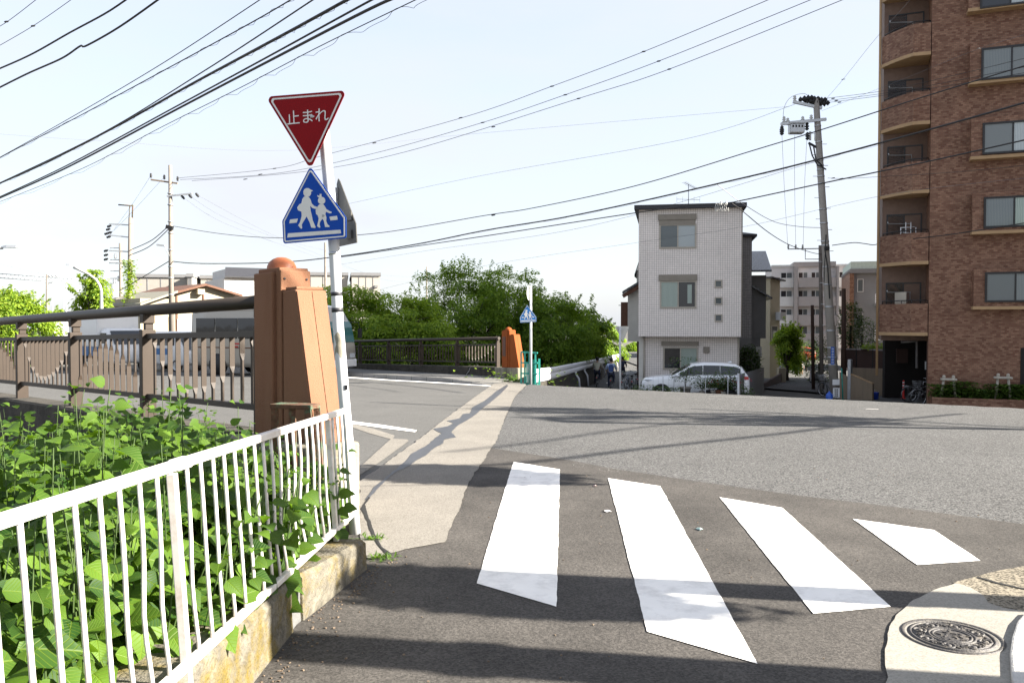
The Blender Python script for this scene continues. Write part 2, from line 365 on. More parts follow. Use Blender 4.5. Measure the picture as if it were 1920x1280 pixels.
mat('white_enamel', (0.64, 0.61, 0.58), 0.35, 0.04, 6, 0.0, stain=(0.36, 0.24, 0.15), stain_amt=0.4, stain_scale=11, spec=0.5)
mat('chalk', (0.19, 0.185, 0.18), 0.9, 0.2, 20)
mat('pole_white', (0.50, 0.515, 0.535), 0.4, 0.05, 5, 0.0, stain=(0.5, 0.48, 0.44), stain_amt=0.3, stain_scale=5, streak=True)
mat('black_tape', (0.02, 0.02, 0.024), 0.5)
mat('bare_metal', (0.22, 0.205, 0.16), 0.55, 0.2, 12, 0.1)
mat('sign_red', (0.20, 0.003, 0.006), 0.55, 0.05, 4, spec=0.12)
mat('sign_blue', (0.004, 0.055, 0.33), 0.55, 0.05, 4, spec=0.15)
mat('sign_white', (0.62, 0.62, 0.60), 0.45, 0.06, 14, stain=(0.4, 0.4, 0.38), stain_amt=0.25, stain_scale=12)
mat('sign_back', (0.075, 0.072, 0.064), 0.5, 0.15, 8, stain=(0.05, 0.042, 0.03), stain_amt=0.5, stain_scale=6)
mat('galvanised', (0.46, 0.47, 0.48), 0.4, 0.12, 10, metal=0.6)
mat('bronze_rail', (0.036, 0.028, 0.022), 0.5, 0.10, 6, 0.05, 80, spec=0.35)
mat('bronze_bar', (0.036, 0.025, 0.0175), 0.55, 0.10, 8, 0.05, 80, spec=0.3)
mat('parapet', (0.055, 0.048, 0.038), 0.95, 0.35, 4, 0.7, 30, stain=(0.016, 0.016, 0.012), stain_amt=0.85, stain_scale=3)
mat('parapet_end', (0.27, 0.245, 0.19), 0.95, 0.3, 6, 0.6, 40, stain=(0.07, 0.065, 0.04), stain_amt=0.7, stain_scale=4, streak=True)
mat('terracotta', (0.205, 0.105, 0.062), 0.75, 0.14, 7, 0.35, 120, stain=(0.115, 0.046, 0.024), stain_amt=0.5, stain_scale=3.5, streak=True, spec=0.12)
mat('terracotta_ball', (0.25, 0.075, 0.028), 0.5, 0.08, 5)
mat('rust', (0.10, 0.045, 0.025), 0.85, 0.35, 12, 0.4, 60, stain=(0.05, 0.16, 0.10), stain_amt=0.8, stain_scale=9)
mat('iron', (0.055, 0.052, 0.052), 0.6, 0.2, 18, 0.3, 90, metal=0.1, stain=(0.22, 0.19, 0.14), stain_amt=0.35, stain_scale=22)
leaf_mat('weed_leaf', (0.012, 0.042, 0.006), (0.078, 0.146, 0.013), trans=(0.15, 0.29, 0.012), tw=0.28, vein=True, rough=0.55)
mat('green_stem', (0.036, 0.066, 0.012), 0.7, 0.2, 10)
mat('kerb_granite', (0.42, 0.41, 0.39), 0.85, 0.12, 12, 0.3, 80)

# ------------------------------------------------------------------ ground
def ground_z(x, y):
    z = H(x, y) - 0.09
    # lower bank behind the white fence and beside the bridge
    if y < 40:
        q = (x + 2.37) * 0.698 + (y - 7.5) * 0.716     # signed distance to the near railing line, negative on the viewer's side
        xf = -1.27 + 0.113 * (y - 5.25)
        if x < xf and q < 0.2: z -= 0.42 * sm(0, 0.25, xf - x)
    # river bed beyond the far railing
    q2 = (x + 0.5) * 0.785 + (y - 30) * 0.62
    if x < 6 and q2 > 0.3: z -= 2.2 * sm(0.3, 2.5, q2) * sm(-0.2, 0.8, (-0.25 + 0.062 * (y - 26) - x))
    return z
gx = [-400, -250, -150, -100, -70, -50, -40] + [-34 + i for i in range(0, 26)] + [-8 + 0.5 * i for i in range(0, 57)] + [21 + i for i in range(20)] + [45, 55, 70, 100, 150, 250, 400]
gy = [-60, -30, -15, -8, -4, -2] + [-1 + 0.5 * i for i in range(0, 90)] + [45 + 2 * i for i in range(0, 30)] + [110, 130, 160, 200, 280, 400, 700]
gm = MB(); gv = [(x, y, ground_z(x, y)) for y in gy for x in gx]; nx = len(gx)
gm.add(gv, [(j * nx + i, j * nx + i + 1, (j + 1) * nx + i + 1, (j + 1) * nx + i) for j in range(len(gy) - 1) for i in range(nx - 1)], True)
tag(gm.build('ground', 'lowland', fixn=False), kind='structure')

def kwx(y): return -0.93 + 0.19 * (y - 5.25) if y > 4.3 else -1.11 + 0.03 * (y - 4.3)   # foot of the kerb wall's road face
# road sheets
bnd = [(921, 841), (1000, 853), (1078, 866), (1150, 880), (1300, 903), (1500, 931), (1700, 955), (1920, 985), (2200, 1025)]
bpts = gpoly(bnd)
near_poly = [(-1.85, -1), (-1.5, 1.5), (-1.33, 3.0), (-1.15, 4.6), (-1.1, 5.4), (-1.3, 6.2)] + [G(700, 1000).xy] + [G(760, 930).xy, G(880, 870).xy] + bpts + [(8, 5.3), (9, -1)]
flat('road_patch', near_poly, M('new_asphalt'), 0.012, 'structure')
strip_right = gpoly([(987, 722.8), (965, 745), (945, 790), (930, 826), (921, 841)])
main_poly = strip_right + bpts + [(14, 5.0), (40, 2), (40, 27), (34, 60), (26, 130), (12.5, 130), (12.2, 60), (16.4, 42), (15.6, 40), (12, 37), (11, 110), (6, 110), (3.4, 60), (2.2, 44), (1.35, 33), (0.95, 28.2), (0.55, 27.0)]
flat('main_road', main_poly, M('old_asphalt'), 0.008, 'structure')
# bridge deck
r1 = Vector((-0.716, 0.698)); w1 = Vector((0.698, 0.716)); A0 = Vector((-2.37, 7.5))
r2 = Vector((-0.62, 0.785)); w2 = Vector((0.785, 0.62)); B0 = Vector((-0.48, 30.0))
def on1(t, q=0.0): return A0 + r1 * t + w1 * q
def on2(t, q=0.0): return B0 + r2 * t + w2 * q
strip_left = gpoly([(936, 713), (900, 738), (862, 766), (815, 800), (772, 826)])
bridge_poly = [on1(70, -0.1), on1(0.2, -0.1), on1(-1.2, 0.15)] + [Vector(p) for p in gpoly([(690, 960), (800, 890), (880, 800)])] + [Vector(p) for p in gpoly([(930, 750)])] + [Vector(G(978, 714).xy), on2(0.0, 0.1), on2(60, 0.1)]
flat('bridge_road', bridge_poly, M('bridge_asphalt'), 0.004, 'structure', res=0.5)
# concrete joint strip with its tar-filled crack
sp = gpoly([(987, 722.8), (965, 745), (945, 790), (930, 830), (905, 868), (880, 905), (858, 965), (833, 1020), (780, 1030), (727, 1042), (700, 1052), (688, 1050), (676, 1012), (674, 960), (674, 905), (735, 862), (790, 822), (830, 790), (862, 766), (900, 738), (938, 712), (978, 714)])
flat('concrete_strip', sp, M('strip_concrete'), 0.018, 'structure', jag=0.018, jagstep=0.07, seed=3)
tar = [(684, 942), (700, 918), (722, 900), (760, 868), (772, 853), (800, 838), (818, 822), (828, 815), (812, 806), (840, 801), (850, 795), (838, 791), (862, 786), (868, 778), (882, 776), (886, 765), (910, 752), (930, 735), (950, 722), (953, 724), (938, 740), (918, 757), (903, 768), (892, 779), (880, 787), (858, 800), (846, 812), (855, 822), (834, 826), (830, 834), (815, 842), (796, 858), (778, 868), (768, 876), (745, 886), (730, 897), (712, 916), (694, 936)]
flat('road_tar', gpoly(tar), M('tar'), 0.022, 'structure', jag=0.012, jagstep=0.06, seed=8)
flat('road_crack_line', gpoly([(676, 958), (690, 935), (694, 937), (684, 950), (690, 970), (704, 1008), (716, 1030), (736, 1044), (727, 1045), (708, 1026), (697, 1005), (683, 968)]), M('crack'), 0.0225, 'structure', jag=0.01, jagstep=0.05, seed=4)
flat('pavement_edge', gpoly([(674, 878), (734, 823), (764, 825), (766, 828), (720, 862), (674, 893)]), M('strip_concrete'), 0.0125, 'structure')
flat('pavement_edge_line', gpoly([(660, 795), (700, 804), (740, 817), (736, 825), (690, 812), (655, 800)]), M('strip_concrete'), 0.0085, 'structure')
flat('edge_line_marking', gpoly([(600, 781), (661, 790.5), (720, 798), (782, 807.5), (778, 811), (715, 803), (661, 795.5), (600, 786)]), M('road_paint'), 0.012, 'structure')
flat('far_edge_line_marking', gpoly([(921, 723.4), (827, 717.4), (734, 712.2), (651, 706.8), (560, 700.6), (470, 694), (470, 696.2), (560, 702.6), (651, 708.8), (734, 714), (827, 719), (919, 724.6)]), M('road_paint'), 0.014, 'structure', res=0.5)
# far pavement with a dropped kerb
asphalt_mat('pavement_asphalt', (0.10, 0.098, 0.092), (0.16, 0.155, 0.147), 80, 0.25, patch=0.10, contrast=(0.3, 0.75), ps=0.6)
KF = [(912, 722.2, .015), (884, 720, .07), (856, 718, .12), (827, 716, .15), (734, 710.8, .155), (651, 705.4, .155), (560, 699, .155), (470, 692, .155), (330, 683.5, .155), (150, 674, .155)]
foot = []; lip = []; top = []
for px, py, h in KF:
    g = G(px, py); t = (Vector((g.x, g.y)) - B0).dot(r2); b = on2(max(t, -1.3), -0.15); foot.append((g.x, g.y, g.z - 0.03)); lip.append((g.x + 0.012, g.y + 0.012, g.z + h)); top.append((b.x, b.y, max(H(b.x, b.y), g.z - 0.35) + h))
n = len(KF) - 1
m1 = MB(); m1.add(top + lip, [(i, i + 1, n + 2 + i, n + 1 + i) for i in range(n)]); tag(m1.build('bridge_pavement', 'pavement_asphalt'), kind='structure')
brick_mat('kerb_blocks', (0.26, 0.25, 0.235), (0.30, 0.285, 0.265), (0.10, 0.1, 0.095), 0.9, 3.0, ms=0.018, offset=0.0, rough=0.9)
m2 = MB(); m2.add(lip + foot, [(i, i + 1, n + 2 + i, n + 1 + i) for i in range(n)]); tag(m2.build('pavement_kerb', 'kerb_blocks'), kind='structure')
# faint road marks beyond the junction, seen edge-on at the crest
flat('stop_line_marking', gpoly([(1330, 742.9), (1440, 746.8), (1436, 747.4), (1326, 743.4)]), M('chalk'), 0.014, 'structure', res=0.25)
for i, q in enumerate(([(1625, 767.2), (1648, 767.8), (1646, 768.3), (1623, 767.7)],) if True else ([(1512, 751), (1540, 752), (1536, 753), (1508, 752)], [(1625, 767), (1655, 768), (1650, 769.5), (1620, 768.5)], [(1890, 783), (1912, 784), (1910, 786), (1886, 785)])):
    flat('worn_line_marking', gpoly(q), M('worn_paint'), 0.014, 'structure', res=0.25)
# chalk circles and smears on the fresh asphalt
def ring_mark(px, py, a, b, th=0.012, seed=0):
    c = G(px, py); mb = MB(); n = 26; vs = []
    for k in range(n):
        an = 2 * math.pi * k / n; wv = 1 + 0.12 * noise.noise((an * 2, seed, 0))
        for rr in (1.0, 0.93 if k % 3 else 0.97): vs.append((c.x + a * wv * rr * math.cos(an), c.y + b * wv * rr * math.sin(an), H(c.x, c.y) + 0.016))
    mb.add(vs, [(2 * k, 2 * k + 1, (2 * k + 3) % (2 * n), (2 * k + 2) % (2 * n)) for k in range(n) if k % 5])
    return mb
mk = ring_mark(1085, 874, 0.06, 0.12, seed=1)
for dx, dy in ((1.2, 0.0),): mk.v += []
tag(mk.build('chalk_road_marking', 'chalk'), kind='structure')
mk = ring_mark(1133, 882, 0.055, 0.12, seed=2); k2 = ring_mark(1150, 883, 0.055, 0.12, seed=5); mk.add(k2.v, k2.f); tag(mk.build('chalk_road_marking', 'chalk'), kind='structure')
# loose grit along the kerb and specks on the patch
random.seed(21)
gr = MB()
for i in range(420):
    if i < 280:
        t = random.random(); y = 2.6 + 3.0 * t; x = kwx(y) + 0.01 + abs(random.gauss(0, 0.09)); s = random.uniform(0.002, 0.006)
    else:
        y = random.uniform(3.5, 9); x = random.uniform(-0.8, 4.2); s = random.uniform(0.002, 0.0055)
    c = Vector((x, y, H(x, y) + 0.013 + s * 0.5)); a = random.random() * 3
    gr.box(c, (s * 2, s * 1.4, s), a)
mat('grit', (0.16, 0.12, 0.085), 0.9, 0.6, 40)
tag(gr.build('gravel', 'grit'), 'small grit and dry leaf crumbs scattered on the dark asphalt', kind='stuff')
for (px, py, cc, s, lb) in ((1312, 996, (0.30, 0.42, 0.40), 0.03, 'crumpled pale green wrapper lying on the asphalt between two stripes'), (1139, 962, (0.75, 0.73, 0.72), 0.03, 'torn white paper scrap on the asphalt beside the second stripe'), (1116, 914, (0.7, 0.45, 0.42), 0.02, 'tiny red and white scrap lying near the chalk rings')):
    c = G(px, py); mb = MB()
    nn = 7; vs = [c + Vector((s * math.cos(6.28 * k / nn) * random.uniform(0.6, 1.2), s * 1.2 * math.sin(6.28 * k / nn) * random.uniform(0.6, 1.2), 0.014 + random.uniform(0.0, 0.012))) for k in range(nn)] + [c + Vector((0, 0, 0.03))]
    mb.add(vs, [(k, (k + 1) % nn, nn) for k in range(nn)])
    tag(mb.build('litter_scrap', mat('scrap%s' % px, cc, 0.6)), lb, 'litter')

# crosswalk stripes, raised thermoplastic sheets
stripes = [([(963, 868), (1050, 882.5), (1043, 1142), (894, 1098)], 'white crosswalk stripe next to the pale concrete strip'),
           ([(1140, 899), (1238, 914), (1420, 1250), (1213, 1189)], 'longest white crosswalk stripe reaching nearest the viewer, second from the concrete strip'),
           ([(1349, 935), (1467, 955), (1670, 1142), (1525, 1155)], 'white crosswalk stripe third from the concrete strip, ending by the rounded pad'),
           ([(1599, 976), (1751, 997), (1838, 1055), (1720, 1063)], 'short stubby white crosswalk stripe farthest from the concrete strip')]
for q, lb in stripes:
    o = flat('crosswalk_stripe', gpoly(q), M('road_paint'), 0.017, res=0, jag=0.005, jagstep=0.05, seed=11)
    tag(o, lb, 'road marking', 'painted stripes of the zebra crossing')

# rounded concrete pad with manhole, pebble pavement, kerb stone at the corner
pad = [(1662, 1300), (1660, 1235), (1664, 1195), (1680, 1160), (1706, 1136), (1752, 1112), (1792, 1099), (1816, 1106), (1843, 1122), (1852, 1136), (1880, 1146), (1930, 1154), (2060, 1160), (2100, 1330), (1662, 1330)]
flat('concrete_pad_ground', gpoly(pad), M('pale_concrete'), 0.022, 'structure', jag=0.012, jagstep=0.06, seed=13)
flat('pebble_pavement', gpoly([(1788, 1098), (1830, 1085), (1875, 1074), (1930, 1064), (2060, 1050), (2120, 1160), (1930, 1156), (1850, 1140)]), M('pebble_concrete'), 0.02, 'structure', jag=0.01, jagstep=0.06, seed=15)
flat('pavement_crack_line', gpoly([(1832, 1087), (1870, 1098), (1930, 1112), (1930, 1113.6), (1868, 1100), (1831, 1089)]), M('crack'), 0.024, 'structure', jag=0.006, jagstep=0.05)
ks = thing('kerb_stone', 'rounded pale kerb stone at the corner of the manhole pad', 'kerb', gz(*G(1925, 1230).xy))
kp = [G(*p) for p in ((1925, 1160), (1907, 1180), (1897, 1210), (1893, 1240), (1896, 1285), (1910, 1330), (2060, 1330), (2060, 1155))]
mb = MB(); mb.prism([Vector((p.x, p.y, 0.0)) for p in kp], (0, 0, 0.05)); mb.build('kerb_body', 'kerb_granite', ks, bevel=0.012, W=True, tri=False)
# manhole cover
mh = thing('manhole_cover', 'round cast iron manhole cover with embossed rings, set in the pale pad', 'manhole cover', G(1785, 1200) + Vector((0, 0, 0.022)))
mb = MB(); mb.lathe([(0.235, -0.01), (0.235, 0.004), (0.222, 0.006), (0.215, 0.0), (0.2, -0.004), (0, -0.004)], n=48); mb.build('outer_ring', 'iron', mh)
mb = MB(); mb.lathe([(0.0, 0.001), (0.205, 0.001), (0.205, -0.003)], n=48)
for rr in (0.19, 0.105, 0.088):
    mb.lathe([(rr - 0.006, 0.001), (rr - 0.004, 0.006), (rr + 0.004, 0.006), (rr + 0.006, 0.001)], n=48)
for k in range(8):
    a = k * math.pi / 4 + 0.2; c = (0.147 * math.cos(a), 0.147 * math.sin(a), 0)
    mb.lathe([(0.034, 0.001), (0.032, 0.006), (0.025, 0.006), (0.023, 0.001)], c, 16); mb.lathe([(0.014, 0.001), (0.012, 0.006), (0, 0.007)], c, 10)
    for j in range(5):
        b = a + math.pi / 8 + (j - 2) * 0.085; mb.box((0.147 * math.cos(b) + 0.01 * math.cos(3 * j), 0.147 * math.sin(b) + 0.012 * math.sin(5 * j), 0.003), (0.03 - 0.004 * (j % 2), 0.008, 0.006), b + (j % 3) * 0.9)
for k in range(14):
    a = k * 2.4; rr = 0.018 + 0.0045 * k; mb.box((rr * math.cos(a), rr * math.sin(a), 0.003), (0.028, 0.007, 0.007), a * 1.7)
mb.build('cover_plate', 'iron', mh)

# ------------------------------------------------------------------ low kerb wall under the fence
kw = thing('kerb_wall', 'low lichen stained concrete kerb wall carrying the white fence', 'kerb wall', (-1.2, 4.0, 0))

def wall_seg(y0, y1, endround=False):
    rings = []; n = 18
    for i in range(n + 1):
        y = y0 + (y1 - y0) * i / n; x = kwx(y); jj = lambda k: 0.006 * noise.noise((y * 4, k * 3.1, 2.0))
        h = 0.205 + 0.06 * (5.25 - y) + 0.008 * noise.noise((y * 2, 7, 0))
        e = 0.0
        if endround and i == n: e = -0.015
        rings.append([(x + jj(1), y, -0.1), (x + jj(2) - 0.012, y + e, 0.08), (x - 0.014 + jj(3), y + e, h - 0.022), (x - 0.036 + jj(4), y + e, h), (x - 0.36, y, h + 0.004), (x - 0.40, y, h - 0.02), (x - 0.40, y, -0.5)])
    return MB().loft(rings, smooth=False)
wall_seg(0.6, 4.2).build('wall_segment', 'mossy_kerb', kw, W=True)
wall_seg(4.36, 5.28, True).build('wall_segment', 'mossy_kerb', kw, W=True)
seg = wall_seg(4.202, 4.358); seg.v = [Vector((p.x - 0.012, p.y, p.z - 0.006)) for p in seg.v]; seg.build('mortar_joint', 'dark_mortar', kw, W=True)

# ------------------------------------------------------------------ white metal fence
fn = thing('white_fence', 'white metal railing fence with square top rail along the kerb wall', 'fence', (-1.2, 4.0, 0.2))
FD = Vector((0.0241, 1.0, 0)).normalized(); FR = Vector((FD.y, -FD.x, 0))
def fp(y, z):     # point on the fence: leans out towards the road at its foot
    x = -1.245 + 0.0241 * (y - 2.01); d = 0.0349 * (5.74 - y); base = Vector((x, y, z + d))
    return base + FR * (0.065 * (1.0 - z))
ZT, ZB = 0.985, 0.265
for (ya, yb) in ((0.5, 3.03), (3.034, 5.80)):
    mb = MB(); mb.bar(fp(ya, ZT), fp(yb, ZT), 0.036, 0.036); mb.build('top_rail', 'white_enamel', fn, bevel=0.006, W=True)
for (ya, yb) in ((0.5, 3.03), (3.034, 5.78)):
    mb = MB(); mb.bar(fp(ya, ZB), fp(yb, ZB), 0.034, 0.03); mb.build('bottom_rail', 'white_enamel', fn, bevel=0.005, W=True)
mb = MB(); mb.bar(fp(2.97, ZT), fp(3.09, ZT), 0.041, 0.041); mb.build('rail_sleeve', 'white_enamel', fn, bevel=0.004, W=True)
for y in (0.72, 2.952, 5.215):
    mb = MB(); mb.bar(fp(y, 0.19), fp(y, ZT - 0.025), 0.032, 0.032, up=FD); mb.build('post', 'white_enamel', fn, bevel=0.004, W=True)
random.seed(5)
k = 0; y = 2.952 - 0.125 * 17
while y < 5.75:
    if min(abs(y - 2.952), abs(y - 5.215), abs(y - 0.72)) > 0.05:
        kink = max(0.0, 0.012 + 0.012 * math.sin(y * 3.1) + random.uniform(-0.006, 0.006)) * sm(2.2, 3.1, y)
        lean = random.uniform(-0.006, 0.006)
        pts = []
        for i in range(9):
            z = ZT - 0.02 - (ZT - ZB - 0.02) * i / 8
            t = i / 8.0; off = -kink * math.exp(-((t - 0.66) / 0.24) ** 2)
            pts.append(fp(y + lean * (1 - t), z) + FR * off)
        MB().tube(pts, 0.0082, 8).build('baluster', 'white_enamel', fn, W=True)
    y += 0.125; k += 1

# ------------------------------------------------------------------ plants behind the fence
def leaf_geo(items, name, material, parent=None, W=False, nst=6):
    """items: (pos, dir, up, length, width, droop, fold) -> one mesh of creased, drooping, toothed leaves"""
    prof = [(0.0, 0.05), (0.10, 0.34), (0.26, 0.49), (0.45, 0.46), (0.66, 0.31), (0.85, 0.12), (1.0, 0.0)]
    if nst == 4: prof = [(0.0, 0.06), (0.25, 0.48), (0.6, 0.36), (1.0, 0.0)]
    V = []; Fc = []; UV = []
    for pos, d, up, ln, wd, droop, fold in items:
        d = d.normalized(); sx = d.cross(up); 
        if sx.length < 1e-4: sx = Vector((1, 0, 0))
        sx.normalize(); u = sx.cross(d).normalized(); o = len(V)
        for i, (t, w) in enumerate(prof):
            ang = droop * t; c = pos + d * (ln * t * (1 - 0.18 * droop * t)) - u * (ln * 0.5 * droop * t * t)
            hw = w * wd * (1 + (0.08 if i % 2 else -0.03))
            up_ = u * (hw * fold)
            V += [c - sx * hw + up_, c, c + sx * hw + up_]; UV += [(-w, t), (0, t), (w, t)]
        for i in range(len(prof) - 1):
            a = o + 3 * i; Fc += [(a, a + 1, a + 4, a + 3), (a + 1, a + 2, a + 5, a + 4)]
    if W and parent is not None:
        inv = ROOTM[parent].inverted(); V = [inv @ p for p in V]
    me = bpy.data.meshes.new(name); me.from_pydata([tuple(p) for p in V], [], Fc); me.materials.append(material)
    uvl = me.uv_layers.new(name='UVMap')
    for lp in me.loops: uvl.data[lp.index].uv = UV[lp.vertex_index]
    for p in me.polygons: p.use_smooth = True
    o = bpy.data.objects.new(name, me); COL.objects.link(o)
    if parent is not None: o.parent = parent
    return o
def weed(base, top, rnd, big=1.0, tip=0.6):
    """one upright weed: stem curve and opposite pairs of leaves"""
    leaves = []; base = Vector(base); top = Vector(top); bend = Vector((rnd.uniform(-.08, .08), rnd.uniform(-.08, .08), 0))
    L_ = (top - base).length; n = max(6, int(L_ / 0.085)); pts = []
    for i in range(n + 1):
        t = i / n; pts.append(base.lerp(top, t) + bend * math.sin(t * 3.0))
    a0 = rnd.uniform(0, 3.14)
    for i in range(2, n + 1):
        t = i / n
        if t < 0.18: continue
        size = (0.065 + 0.115 * math.sin(min(1, (1 - t) * 2.2 + 0.12) * 1.57)) * big * rnd.uniform(0.75, 1.2)
        if t > 0.93: size *= tip
        a = a0 + (i % 2) * 1.57 + rnd.uniform(-.35, .35)
        for s in (0, 1):
            if rnd.random() < 0.1: continue
            aa = a + s * 3.14159 + rnd.uniform(-.25, .25); el = rnd.uniform(-0.75, 0.35) + (0.5 if t > 0.93 else 0)
            d = Vector((math.cos(aa) * math.cos(el), math.sin(aa) * math.cos(el), math.sin(el)))
            up = Vector((0.28 + rnd.uniform(-.5, .5), -0.42 + rnd.uniform(-.5, .5), 0.9))
            p0 = pts[i] + d * (0.025 + 0.25 * size)
            leaves.append((p0, d, up, size * rnd.uniform(0.95, 1.2), size * rnd.uniform(0.85, 1.05), rnd.uniform(0.15, 0.9), rnd.uniform(0.08, 0.45)))
    return pts, leaves
def tab(x, T):
    for (x0, y0), (x1, y1) in zip(T, T[1:]):
        if x <= x1: return y0 + (y1 - y0) * max(0, (x - x0)) / (x1 - x0)
    return T[-1][1]
rw = random.Random(3)
TOPY = [(-400, 800), (0, 800), (60, 790), (130, 775), (200, 755), (300, 755), (380, 790), (450, 812), (520, 842), (580, 880), (640, 915), (700, 940)]
mass_leaves = []; mass_stems = MB(); cnt = 0; tries = 0
while cnt < 430 and tries < 6000:
    tries += 1
    y = 1.5 + 6.7 * rw.random(); x = -1.46 + 0.024 * (y - 2.0) - abs(rw.random() ** 1.3) * 4.8
    px = 960 + F * x / y
    if px < -260: continue
    q = (x - A0.x) * w1.x + (y - A0.y) * w1.y
    if q > -0.35 or y > 6.9 + (0.6 if px < 300 else -0.1): continue
    zt = CZ - (tab(px, TOPY) - HY) / F * y
    zt = min(zt + 0.05, 1.05 + 0.14 * noise.noise((x * 1.7, y * 1.7, 0))) - abs(rw.gauss(0, 0.2))
    if zt < 0.25: continue
    if rw.random() < 0.09: zt += rw.uniform(0.1, 0.28)
    base = Vector((x + rw.uniform(-.1, .1), y + rw.uniform(-.1, .1), -0.42)); top = Vector((x, y, zt))
    pts, lv = weed(base, top, rw, rw.choice((0.55, 0.65, 0.75, 0.85, 1.0, 1.2)) * (0.72 if y < 3.0 else 1.0))
    mass_leaves += lv; mass_stems.tube(pts, [0.006 - 0.004 * i / (len(pts) - 1) for i in range(len(pts))], 5); cnt += 1
# low drooping growth that pokes between the fence bars
for i in range(46):
    y = rw.uniform(3.0, 5.5); f = fp(y, 0.38)
    base = Vector((f.x - 0.28, y, -0.3)); top = f + Vector((rw.uniform(-0.16, 0.035), rw.uniform(-.1, .1), rw.uniform(0.0, 0.42) * (1 if y < 4.6 else 0.8)))
    pts, lv = weed(base, top, rw, rw.uniform(0.5, 0.75)); mass_leaves += [l for l in lv if l[0].z > -0.1]
    mass_stems.tube(pts, 0.004, 5)
ml = leaf_geo(mass_leaves, 'undergrowth', M('weed_leaf')); ml['kind'] = 'stuff'; ml['label'] = 'dense green leafy weeds filling the bank behind the white fence'
sm_ = mass_stems.build('undergrowth', 'green_stem', fixn=False); sm_['kind'] = 'stuff'; sm_['label'] = 'thin green stems of the leafy weeds on the bank'
# the tall single shoots that stand out above the mass
tall = [(210, 728, 5.2, 'tallest leafy weed shoot, in front of the arched middle panel of the railing'), (322, 727, 5.0, 'upright leafy weed shoot in front of the railing panel next to the orange pillar'),
        (40, 772, 5.4, 'leafy weed shoot with drooping tip under the handrail at the picture edge'), (110, 760, 5.8, 'bluish green leafy weed against the dark parapet'), (385, 775, 5.6, 'small weed shoot below the bottom rail by the pillar'),
        (468, 792, 6.2, 'weed shoot at the foot of the orange pillar'), (640, 850, 5.66, 'weed shoot caught between the last fence bars'), (622, 930, 5.42, 'weed with large leaves hanging over the fence bottom rail near the end'), (470, 1010, 3.9, 'weed with broad leaves pushed through the middle of the fence'),
        (395, 1040, 3.42, 'weed shoot beside the thick middle fence post')]
for px, py, D, lb in tall:
    top = P(px, py, D); base = Vector((top.x + rw.uniform(-.05, .1) - 0.06, D + rw.uniform(-.1, .1), -0.35))
    if px > 380 and px not in (385, 468): base = Vector((top.x - 0.3, D - 0.1, -0.2))
    t = thing('leafy_weed', lb, 'plant', base, group='tall weeds on the bank')
    pts, lv = weed(base, top, rw, 1.0 if px in (210, 322) else 0.66, 1.0)
    MB().tube(pts, [0.007 - 0.004 * i / (len(pts) - 1) for i in range(len(pts))], 6).build('stem', 'green_stem', t, W=True)
    leaf_geo([l for l in lv if l[0].z > 0.1], 'foliage', M('weed_leaf'), t, True)
# small tufts growing from the crack
leaf_mat('tuft_leaf', (0.05, 0.11, 0.02), (0.10, 0.17, 0.03))
for px, py, s, lb in ((700, 1014, 0.10, 'small green tuft growing beside the sign pole foot'), (718, 1050, 0.11, 'lower green tuft growing from the crack at the end of the concrete strip')):
    c = G(px, py) + Vector((0, 0, 0.015)); its = []
    for i in range(70):
        a = rw.uniform(0, 6.28); el = rw.uniform(0.1, 1.1); d = Vector((math.cos(a) * math.cos(el), 0.7 * math.sin(a) * math.cos(el), math.sin(el)))
        its.append((c + Vector((rw.gauss(0, s * 0.45), rw.gauss(0, s * 0.35), 0)), d, Vector((0, 0, 1)), rw.uniform(0.03, 0.07), 0.012, 0.6, 0.2))
    tag(leaf_geo(its, 'weed_tuft', M('tuft_leaf'), nst=4), lb, 'weed', 'weeds in the crack')

# ------------------------------------------------------------------ sign pole
SP = G(666, 1004)
sp_ = thing('sign_pole', 'white steel sign pole leaning slightly beside the fence end', 'sign pole', SP)
cx = [(666, 1004), (657, 880), (645, 745), (634, 610), (627, 470), (616, 340), (606, 235), (602, 190)]
ppts = [P(x, y, SP.y + 0.02) for x, y in cx]; ppts[0].z = 0.0
MB().tube(ppts, 0.041, 20).build('pole', 'pole_white', sp_, W=True)
def at_pole(py):
    for (x0, y0), (x1, y1) in zip(cx, cx[1:]):
        if y1 <= py <= y0: return P(x0 + (x1 - x0) * (y0 - py) / (y0 - y1), py, SP.y + 0.02)
for py, h, m_ in ((551, 0.014, 'black_tape'), (581, 0.016, 'black_tape'), (475, 0.01, 'galvanised')):
    c = at_pole(py); MB().tube([c - Vector((0, 0, h)), c + Vector((-0.0015, 0, h))], 0.0425, 20).build('band', m_, sp_, W=True)
# peeled paint patch, a curved shell on the pole
mb = MB(); c0 = at_pole(630); c1 = at_pole(668); vs = []
for j in range(6):
    c = c0.lerp(c1, j / 5.0)
    for k in range(8):
        lo = -1.9 + 0.25 * j if j < 3 else -1.4 - 0.1 * j; an = lo + (0.9 - (-1.9)) * 0.85 * k / 7 - math.pi / 2 + 1.2
        vs.append(c + Vector((math.cos(an - 0.1 * j) * 0.0424, math.sin(an - 0.1 * j) * 0.0424, 0.03 * math.sin(k * 0.8))))
mb.add(vs, [(j * 8 + k, j * 8 + k + 1, (j + 1) * 8 + k + 1, (j + 1) * 8 + k) for j in range(5) for k in range(7)], True); mb.build('peeled_patch', 'bare_metal', sp_, W=True)
c = at_pole(725); MB().box(c + Vector((0.03, -0.035, 0)), (0.02, 0.015, 0.035)).build('bolt', 'black_tape', sp_, W=True)

